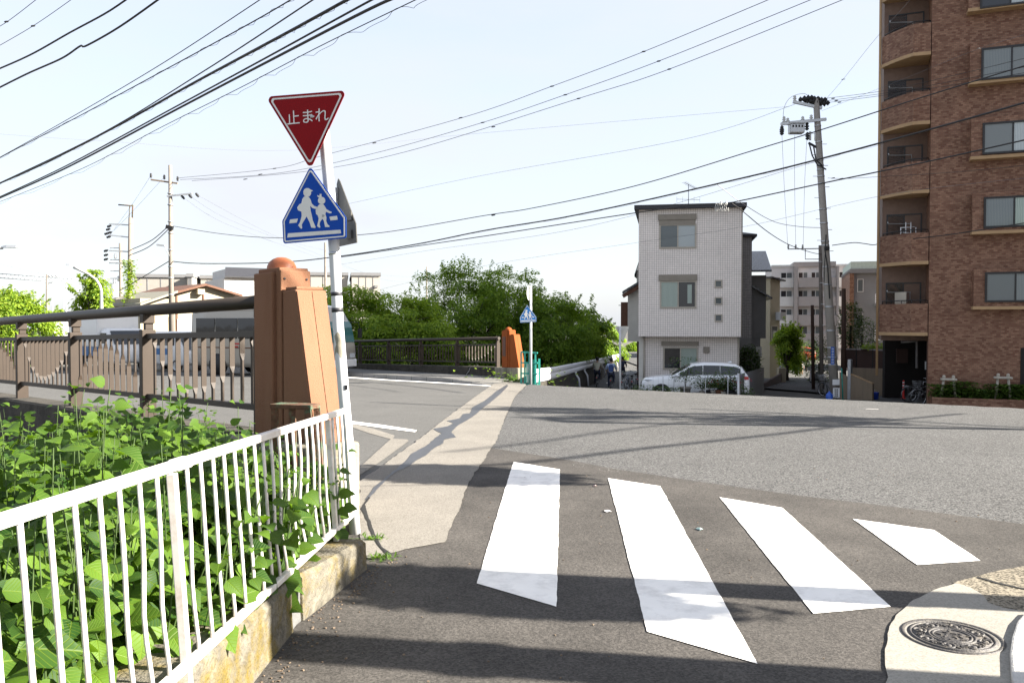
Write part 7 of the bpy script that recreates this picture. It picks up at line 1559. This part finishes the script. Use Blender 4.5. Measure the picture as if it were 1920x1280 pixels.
# lines between the transformer pole and the tower
for i, (a, b, lb) in enumerate((((1550, 186), (1960, 100), 'upper of three thin lines from the pole top to beyond the tower'), ((1556, 190), (1960, 118), 'middle of three thin lines from the pole top to beyond the tower'), ((1562, 193), (1960, 130), 'lower of three thin lines from the pole top to beyond the tower'))):
    wire(lb, [(a[0] - 12, a[1], 36), (a[0] + 110, a[1] - 18 + 2, 33), (1800, (a[1] + b[1]) / 2 - 4, 29), (b[0], b[1], 25)], .011, 'wire', ((a[0] + 12, a[1] - 1, 35.8),))
wire('bent dark service line running from the pole to the tower balcony', [(1560, 460, 36), (1600, 455, 35.6), (1622, 457, 35.3), (1640, 459, 35), (1662, 453, 34), (1780, 440, 30), (1960, 412, 25)], .018, 'wire')
wire('short line with dark insulators from the pole towards the tower', [(1552, 334, 36), (1585, 335, 35.4), (1640, 332, 34), (1800, 322, 29), (1960, 306, 25)], .010, 'wire', ((1562, 334, 35.8), (1578, 335, 35.5)))
wire('thin stay wire climbing steeply from the pole top to the upper right', [(1541, 195, 36), (1580, 150, 33), (1640, 75, 29), (1720, -15, 25)], .007, 'wire_far', ((1581, 149, 33),))
wire('line with a small white ball crossing the tower front', [(1541, 208, 36), (1690, 150, 31), (1835, 92, 27), (1960, 55, 24)], .006, 'wire_far', ((1835, 91, 27),))
for i, (xa, xb) in enumerate(((1466, 1477), (1490, 1492), (1513, 1506))): wire(('outer', 'middle', 'inner')[i] + ' vertical drop lead from the transformer arm to the slim alley pole', [(xa, 250 + i * 4, 36), ((xa + xb) / 2 - 1, 350, 40), (xb, 460, 44)], .009, 'wire_far')
wire('slack lead joining the pole head insulator to the crossarm', [(1468, 226, 36), (1471, 200, 36), (1484, 182, 36), (1508, 176, 36), (1520, 186, 36)], .010, 'wire')
# lines around the far left poles
FL = [([(283, 329, 55), (250, 380, 58), (207, 440, 61)], 'thin line dropping from the pale pole arm tip to the ivy pole'), ([(308, 332, 55), (250, 395, 59), (214, 432, 61)], 'second thin line dropping from the pale pole arm to the ivy pole'), ([(318, 422, 55), (285, 450, 57.5), (246, 468, 60)], 'dark cable from the pale pole clamp to the ivy pole'), ([(318, 428, 55), (280, 462, 57.5), (244, 478, 60)], 'lower dark cable from the pale pole clamp to the ivy pole'),
      ([(318, 489, 55), (290, 506, 56.5), (250, 530, 59), (224, 545, 62)], 'thick low cable sloping down behind the handrail'), ([(344, 371, 55), (420, 418, 60), (560, 470, 70), (690, 512, 84), (800, 520, 95)], 'long slack line from the lower arm of the pale pole to the cherry trees'), ([(358, 369, 55), (430, 412, 60), (570, 466, 70), (720, 524, 88), (800, 526, 95)], 'second slack line from the lower arm of the pale pole to the cherry trees'), ([(372, 367, 55), (520, 444, 66), (612, 470, 80)], 'slack line from the lower arm of the pale pole to the slim far pole'),
      ([(-20, 250, 40), (200, 265, 50), (540, 282, 60), (900, 250, 70), (1480, 200, 60)], 'very faint line across the middle of the sky'), ([(-20, 490, 60), (90, 515, 80), (140, 515, 95)], 'drooping line at the picture edge above the round tree'), ([(-20, 548, 60), (30, 558, 62), (75, 560, 66)], 'pale drooping line across the round tree'), ([(-20, 558, 60), (30, 567, 62), (75, 565, 66)], 'lower pale drooping line across the round tree'),
      ([(612, 500, 80), (800, 470, 60), (1100, 425, 45), (1540, 300, 36)], 'thin far line passing behind the far crossing sign'), ([(640, 385, 60), (900, 330, 52), (1280, 262, 42), (1490, 196, 36)], 'faint line ending at the transformer pole head')]
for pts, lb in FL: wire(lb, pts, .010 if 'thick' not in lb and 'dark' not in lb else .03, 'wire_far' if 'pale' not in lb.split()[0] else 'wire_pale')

# ------------------------------------------------------------------ buildings beyond the bridge
fh = Face(P(327, 600, 60).xy, P(438, 600, 63).xy)
ch = thing('gabled_house', 'cream house with brown trimmed gable beyond the bridge railing', 'house', (fh.a.x, fh.a.y, -1.5))
e0, e1, rg_ = fh.at(325, 551), fh.at(438, 553), fh.at(381, 536)
mb = MB(); mb.prism([fh.w(0, -3, 0), fh.w(fh.L, -3, 0), fh.w(fh.L, e1[1], 0), fh.w(rg_[0], rg_[1], 0), fh.w(0, e0[1], 0)], -fh.n * 9); mb.build('wall', 'cream_wall', ch, W=True)
for p, q in ((e0, rg_), (rg_, e1)):
    du = -.5 if p is e0 else 0; dv = .5 if q is e1 else 0; m = (q[1] - p[1]) / (q[0] - p[0])
    a = [fh.w(p[0] + du, p[1] + m * du, .5), fh.w(q[0] + dv, q[1] + m * dv, .5), fh.w(q[0] + dv, q[1] + m * dv, -9.2), fh.w(p[0] + du, p[1] + m * du, -9.2)]; MB().add(a + [x + Vector((0, 0, .16)) for x in a], [(0, 3, 2, 1), (4, 5, 6, 7), (0, 1, 5, 4), (1, 2, 6, 5), (2, 3, 7, 6), (3, 0, 4, 7)]).build('roof', 'brown_timber', ch, W=True)
for px in (331, 381): u = fh.at(px, 560)[0]; volume(fh, u - .06, u + .06, -2.5, e0[1] - .1 if px < 340 else rg_[1] - .2, .06, 0, 'trim_board', 'brown_timber', ch)
r_ = fh.rect(366, 542, 379, 552); volume(fh, r_[0], r_[2], r_[1], r_[3], .5, 0, 'vent_hood', 'cream_wall', ch)
for k in range(8): z = -1 + .55 * k; volume(fh, .1, fh.L - .1, z, z + .03, .015, 0, 'cladding_joint', 'tan_trim', ch) if z < e0[1] - .3 else None
r_ = fh.rect(332, 598, 366, 640); volume(fh, r_[0], r_[2], r_[1], r_[3], .12, 0, 'shutter', 'lavender_wall', ch)
f2 = Face(P(258, 600, 58).xy, P(326, 600, 60).xy); an = thing('house_annex', 'low cream annex with dark lean-to roof left of the gabled house', 'house', (f2.a.x, f2.a.y, -1.5)); volume(f2, .2, f2.L, -3, f2.at(300, 560)[1], 0, -7, 'wall', 'cream_wall', an)
q0, q1 = f2.at(256, 573), f2.at(326, 549); a = [f2.w(q0[0], q0[1], .6), f2.w(q1[0], q1[1], .6), f2.w(q1[0], q1[1], -7), f2.w(q0[0], q0[1], -7)]; MB().add(a + [x + Vector((0, 0, .15)) for x in a], [(0, 3, 2, 1), (4, 5, 6, 7), (0, 1, 5, 4), (1, 2, 6, 5), (2, 3, 7, 6), (3, 0, 4, 7)]).build('roof', 'bare_metal', an, W=True)
window(f2, (2.3, 0.2, 2.42, 1.9, 0), an, 'brown_timber', [M('grey_glass')], depth=.03)
mat('warehouse_wall', (.30, .28, .25), .8, .06, 2); mat('warehouse_light', (.36, .335, .295), .8, .05, 2)
for lb, x0, x1, y, D, mm, extra in (('large pale warehouse with dark roof edge behind the gabled house', 252, 352, 520, 88, 'warehouse_wall', ()), ('narrow lighter warehouse section beside the large pale one', 352, 362, 519, 87, 'warehouse_light', ()), ('cream warehouse with small wall lamp behind the gable', 377, 430, 522, 90, 'warehouse_wall', ()), ('pale warehouse block behind the orange pillar, dark roof edge', 560, 652, 516, 95, 'warehouse_light', ()), ('pale warehouse end wall rising above the bright cherry trees', 660, 713, 517, 92, 'warehouse_light', ())):
    f = Face(P(x0, 600, D).xy, P(x1, 600, D + (x1 - x0) * .012).xy); w_ = thing('warehouse', lb, 'warehouse', (f.a.x, f.a.y, -2), group='warehouses'); zt = f.at((x0 + x1) / 2, y)[1]
    volume(f, 0, f.L, -3, zt, 0, -14, 'wall', mm, w_); volume(f, -.1, f.L + .1, zt + .001, zt + .35, .15, -14, 'roof', 'apt_grey', w_)
    for k in range(1, 4): u = f.L * k / 4; volume(f, u - .04, u + .04, -2.5, zt - .01, .03, 0, 'panel_joint', 'apt_grey', w_)
    volume(f, f.L * .8, f.L * .8 + .35, zt - 1.3, zt - 1.05, .25, 0, 'wall_lamp', 'apt_grey', w_)
f = Face(P(421, 600, 72).xy, P(486, 600, 73.5).xy); w_ = thing('white_building', 'white building with a dark sloping roof directly left of the orange pillar', 'building', (f.a.x, f.a.y, -1.8)); zt = f.at(450, 521)[1]; volume(f, 0, f.L + 3, -3, zt, 0, -9, 'wall', 'white_wall', w_)
a = [f.w(0, zt, .3), f.w(f.L + 3, zt, .3), f.w(f.L + 3, zt + .95, -2.5), f.w(.6, zt + .95, -2.5)]; MB().add(a + [x + Vector((0, 0, .12)) for x in a], [(0, 3, 2, 1), (4, 5, 6, 7), (0, 1, 5, 4), (1, 2, 6, 5), (2, 3, 7, 6), (3, 0, 4, 7)]).build('roof', 'roof_slate', w_, W=True)
volume(f, 0.7, f.L + 3, zt + .002, zt + .93, -2.6, -9, 'upper_wall', 'white_wall', w_)
f = Face(P(101, 600, 70).xy, P(150, 600, 71).xy); w_ = thing('grey_shed', 'light grey corrugated shed behind the railing near the round tree', 'shed', (f.a.x, f.a.y, -1.6)); volume(f, 0, f.L, -3, f.at(120, 600)[1], 0, -8, 'wall', 'white_wall', w_); volume(f, -.15, f.L + .15, f.at(120, 600)[1] + .001, f.at(120, 600)[1] + .2, .2, -8.1, 'roof', 'galvanised', w_)
# trees beyond the bridge
tree_px('round bright green tree at the picture edge beyond the handrail', 20, 538, 690, 48, 150, 41, lmat='bright_leaf', sprays=230, per=75, leaf=.22, shoots=5, name='round_tree', zb=-1.2)
tree_px('conical light green tree behind the curved street lamp', 172, 505, 640, 52, 56, 43, lmat='bright_leaf', sprays=95, per=60, leaf=.24, shoots=6, clump=.6, name='conical_tree', zb=-1.2)
tree_px('small green tree beside the distant slim pole', 104, 576, 640, 75, 26, 47, lmat='bright_leaf', sprays=50, per=50, leaf=.26, shoots=2, clump=.6, name='small_tree', zb=-1.6)

# ------------------------------------------------------------------ vehicles on the bridge road
mat('bus_beige', (.34, .315, .27), .35, .03, coat=.4); mat('van_white', (.70, .70, .69), .35, .02, coat=.4); mat('van_blue', (.05, .16, .36), .4, coat=.3); glass_mat('bus_glass', (.015, .018, .022), .04, .7); glass_mat('teal_glass', (.03, .12, .12), .05, .7)
def wheel_set(v, xs, y, r):
    for x in xs:
        for s in (1, -1):
            w = MB().lathe([(r * .9, -.1), (r, -.08), (r, .08), (r * .75, .1)], (x, s * y, r), 22, axis=(0, s, 0)).build('wheel', 'rubber', v); MB().lathe([(r * .75, .1), (r * .6, .06), (r * .2, .09), (0, .09)], (x, s * y, r), 18, axis=(0, s, 0)).build('rim', 'galvanised', w)
def body_loft(S): return MB().loft([[(x, w * a, z0 + (z1 - z0) * b) for a, b in ((-.94, 0), (-1, .08), (-1, .55), (-.95, .9), (-.8, 1), (.8, 1), (.95, .9), (1, .55), (1, .08), (.94, 0))] for x, w, z0, z1 in S])
def place(p, ang): return Vector((p.x, p.y, H(p.x, p.y) + .015)), ang
bd = Vector((.9, -.43)).normalized(); fr = P(640, 640, 33.2).xy; ctr = fr - bd * 3.6
bus = thing('minibus', 'beige minibus with dark windows driving behind the railing and the orange pillar', 'bus', (ctr.x, ctr.y, H(ctr.x, ctr.y) + .015), math.atan2(bd.y, bd.x))
body_loft([(-3.6, .95, .5, 2.5), (-3.5, 1.03, .38, 2.78), (-2.5, 1.05, .35, 2.86), (2.3, 1.05, .35, 2.88), (3.0, 1.04, .35, 2.80), (3.42, 1.0, .35, 2.1), (3.6, .95, .4, 1.35)]).build('body', 'bus_beige', bus)
body_loft([(-3.52, .97, 2.62, 2.80), (-2.4, .99, 2.70, 2.90), (2.3, .99, 2.70, 2.92), (2.9, .97, 2.62, 2.82)]).build('roof', 'van_white', bus)
for s in (1, -1):
    for a, b in ((-3.2, -2.15), (-2.1, -.9), (-.85, .35), (.4, 1.55), (1.6, 2.6)): MB().box(((a + b) / 2, s * 1.045, 1.95), (b - a, .03, .85)).build('side_window', 'bus_glass', bus, bevel=.01)
    MB().box((0, s * 1.05, 1.15), (6.2, .015, .05)).build('trim_strip', 'brown_timber', bus)
    mb = MB(); mb.tube([(3.1, s * 1.0, 2.2), (3.55, s * 1.22, 2.2), (3.6, s * 1.25, 1.9)], .02, 5); mb.box((3.6, s * 1.25, 1.75), (.08, .2, .4)); mb.build('mirror', 'plastic_black', bus)
    MB().box((3.6, s * .7, .85), (.06, .3, .18)).build('headlight', 'lamp_clear', bus)
    for x in (2.1, -2.0): MB().lathe([(.48, 0), (.48, .02), (0, .02)], (x, s * 1.035, .42), 20, axis=(0, s, 0)).build('wheel_arch', 'plastic_black', bus)
MB().loft([[(x, y, z) for y in (-w, 0, w)] for x, w, z in ((3.615, .86, 1.40), (3.44, .88, 2.1), (3.05, .86, 2.62))], closed=False).build('windscreen', 'teal_glass', bus)
MB().box((3.60, 0, .55), (.12, 1.9, .3)).build('bumper', 'van_white', bus, bevel=.03)
mb = MB(); mb.box((-.9, -1.056, 1.32), (.5, .01, .06)); mb.box((-1.0, -1.056, 1.2), (.3, .01, .05)); mb.build('red_lettering', 'lamp_red', bus); wheel_set(bus, (2.1, -2.0), .95, .38)
td_ = Vector((.75, -.66)).normalized(); c = P(205, 640, 41).xy
tk = thing('box_truck', 'white box truck with blue lower panels behind the middle railing panel', 'truck', (c.x, c.y, H(c.x, c.y) + .015), math.atan2(td_.y, td_.x))
MB().box((-.7, 0, 1.95), (3.4, 2.0, 1.55)).build('cargo_box', 'van_white', tk, bevel=.03); MB().box((-.7, 0, .95), (3.4, 1.98, .44)).build('side_panel', 'van_blue', tk); MB().box((-.2, 0, .62), (5.0, .9, .2)).build('chassis', 'plastic_black', tk)
body_loft([(1.06, .92, .45, 2.0), (1.2, .94, .42, 2.08), (1.9, .94, .42, 2.02), (2.45, .9, .42, 1.3), (2.55, .88, .5, .9)]).build('cab', 'van_white', tk)
MB().loft([[(x, y, z) for y in (-w, 0, w)] for x, w, z in ((2.47, .8, 1.33), (1.98, .8, 1.96))], closed=False).build('windscreen', 'bus_glass', tk)
for s in (1, -1): MB().box((1.55, s * .935, 1.6), (.6, .03, .5)).build('side_window', 'bus_glass', tk)
wheel_set(tk, (1.8, -1.5), .82, .36)
c = P(322, 660, 40).xy; vn = thing('delivery_van', 'white van with blue side band waiting between the truck and the minibus', 'van', (c.x, c.y, H(c.x, c.y) + .015), math.atan2(bd.y, bd.x))
body_loft([(-1.75, .72, .4, 1.75), (-1.65, .76, .32, 1.88), (.6, .77, .3, 1.9), (1.1, .76, .3, 1.75), (1.6, .73, .32, 1.0), (1.72, .66, .4, .8)]).build('body', 'van_white', vn)
for s in (1, -1):
    MB().box((-.3, s * .765, .95), (2.4, .02, .3)).build('side_band', 'van_blue', vn)
    for a, b in ((-1.45, -.5), (-.4, .45), (.5, 1.0)): MB().box(((a + b) / 2, s * .755, 1.45), (b - a, .04, .42)).build('side_window', 'bus_glass', vn)
MB().loft([[(x, y, z) for y in (-w, 0, w)] for x, w, z in ((1.62, .62, 1.05), (1.14, .64, 1.7))], closed=False).build('windscreen', 'bus_glass', vn); wheel_set(vn, (1.1, -1.1), .68, .28)
c = P(92, 690, 43).xy; c3 = Vector((c.x, c.y, H(c.x, c.y) + .015)); car('dark saloon car glimpsed low behind the twisted bars near the picture edge', c3, 2.4, mat('car_dark', (.02, .02, .022), .3, coat=.6), 4.3, 1.7, 1.45)

# ------------------------------------------------------------------ what throws the long shadows over the crossing, just outside the frame
for x, y, r, lb in ((5.3, 4.18, .15, 'round concrete pole behind the corner kerb stone, thinner of two'), (5.6, 2.88, .20, 'thicker round concrete pole next to the thinner one by the corner kerb stone')):
    o = thing('roadside_pole', lb, 'utility pole', (x, y, 0), group='poles by the corner'); MB().tube([(0, 0, -.2), (0, 0, 9)], [r, r * .75], 16).build('pole', 'pole_concrete', o)
    for z in (1.6, 3.0, 5.5): MB().tube([(0, 0, z - .03), (0, 0, z + .03)], r * 1.05, 16).build('band', 'galvanised', o)
def shade_tree(label, spots, h, seed, base, lmat='cherry_leaf'):  # unseen tree, shaped only to cast the leafy shadows on the road
    """an added, unseen tree; leaf clumps sit sunward of the given ground spots to shade them"""
    r = random.Random(seed); t = thing('unseen_shade_tree', label, 'tree', base); items = []; cs = []
    for px, py, rx, ry, dh, n in spots:
        g = G(px, py); k = (h + dh) / math.tan(SUN_EL); c = g + SUN_H * k + Vector((0, 0, h + dh)); cs.append(c)
        for i in range(n):
            a = r.uniform(0, 6.283); q = math.sqrt(r.random()); p = c + Vector((rx * q * math.cos(a) + r.gauss(0, .05), ry * q * math.sin(a), r.gauss(0, .10 + .05 * rx)))
            items.append((p, Vector((r.uniform(-1, 1), r.uniform(-1, 1), r.uniform(-.5, .3))), Vector((r.uniform(-.5, .5), r.uniform(-.5, .5), 1)), r.uniform(.12, .22), r.uniform(.07, .11)))
    quad_leaves('crown', items, M(lmat), t); mb = MB(); top = Vector((base[0], base[1], base[2] + max(9.5, h * 1.1))); mb.tube([Vector(base) - Vector((0, 0, .3)), top], [.16, .1], 9)
    for c in cs: mb.tube([top, top.lerp(c, .5) + Vector((0, 0, .3)), c], [.05, .02, .008], 6)
    mb.build('trunk', 'bark', t, W=True)
shade_tree('unseen tree added beside the thinner corner pole, leaf clumps set to shade the crossing', [(790, 888, .75, .5, 0, 1100), (880, 895, .65, .5, 0, 1000), (955, 897, .45, .3, .1, 520), (1015, 908, .25, .06, .1, 60), (870, 1112, .42, .17, -.2, 620), (970, 1128, .55, .24, -.3, 1100), (1080, 1135, .45, .22, -.3, 800), (1160, 1142, .3, .1, -.3, 240), (790, 1092, .22, .05, -.2, 70), (1185, 1148, .2, .04, -.3, 50), (740, 1068, .2, .05, -.2, 60)], 3.6, 5, (8.2, 3.70, 0))
shade_tree('taller unseen tree added farther along the road, leaf clumps set to shade it', [(1010, 768, 1.3, .5, 0, 500), (1120, 774, 1.2, .35, .3, 420), (1090, 784, .9, .3, .6, 260), (1170, 781, .9, .25, .5, 240), (1330, 776, 1.2, .12, .2, 160), (1420, 784, 1.5, .6, 0, 650), (1500, 793, 1.5, .5, 0, 600), (1560, 786, 1.0, .3, .2, 260)], 6.5, 8, (19.5, 11.0, 0))
def shade_wire(label, pts, h, r):
    q = [G(*p) + SUN_H * (h / math.tan(SUN_EL)) + Vector((0, 0, h)) for p in pts]; o = thing('roadside_wire', label, 'wire', q[0], group='wires beside the road'); MB().tube(smooth_pts(q, 6), r, 5).build('cable', 'wire', o, W=True)
shade_wire('thick cable strung along the roadside poles', [(700, 884), (860, 876), (1000, 867), (1200, 842), (1440, 816), (1620, 794), (1800, 776)], 7, .045); shade_wire('thin cable strung above the roadside poles', [(830, 850), (1000, 830), (1180, 804), (1400, 780)], 7.5, .03)
shade_wire('distant roadside cable, upper', [(1300, 767), (1500, 777), (1700, 790), (1930, 803)], 8, .05); shade_wire('distant roadside cable, lower', [(1560, 790), (1700, 797), (1930, 806)], 8, .06); shade_wire('distant roadside cable over the bridge', [(700, 754), (830, 760), (980, 764), (1200, 772)], 8, .05)
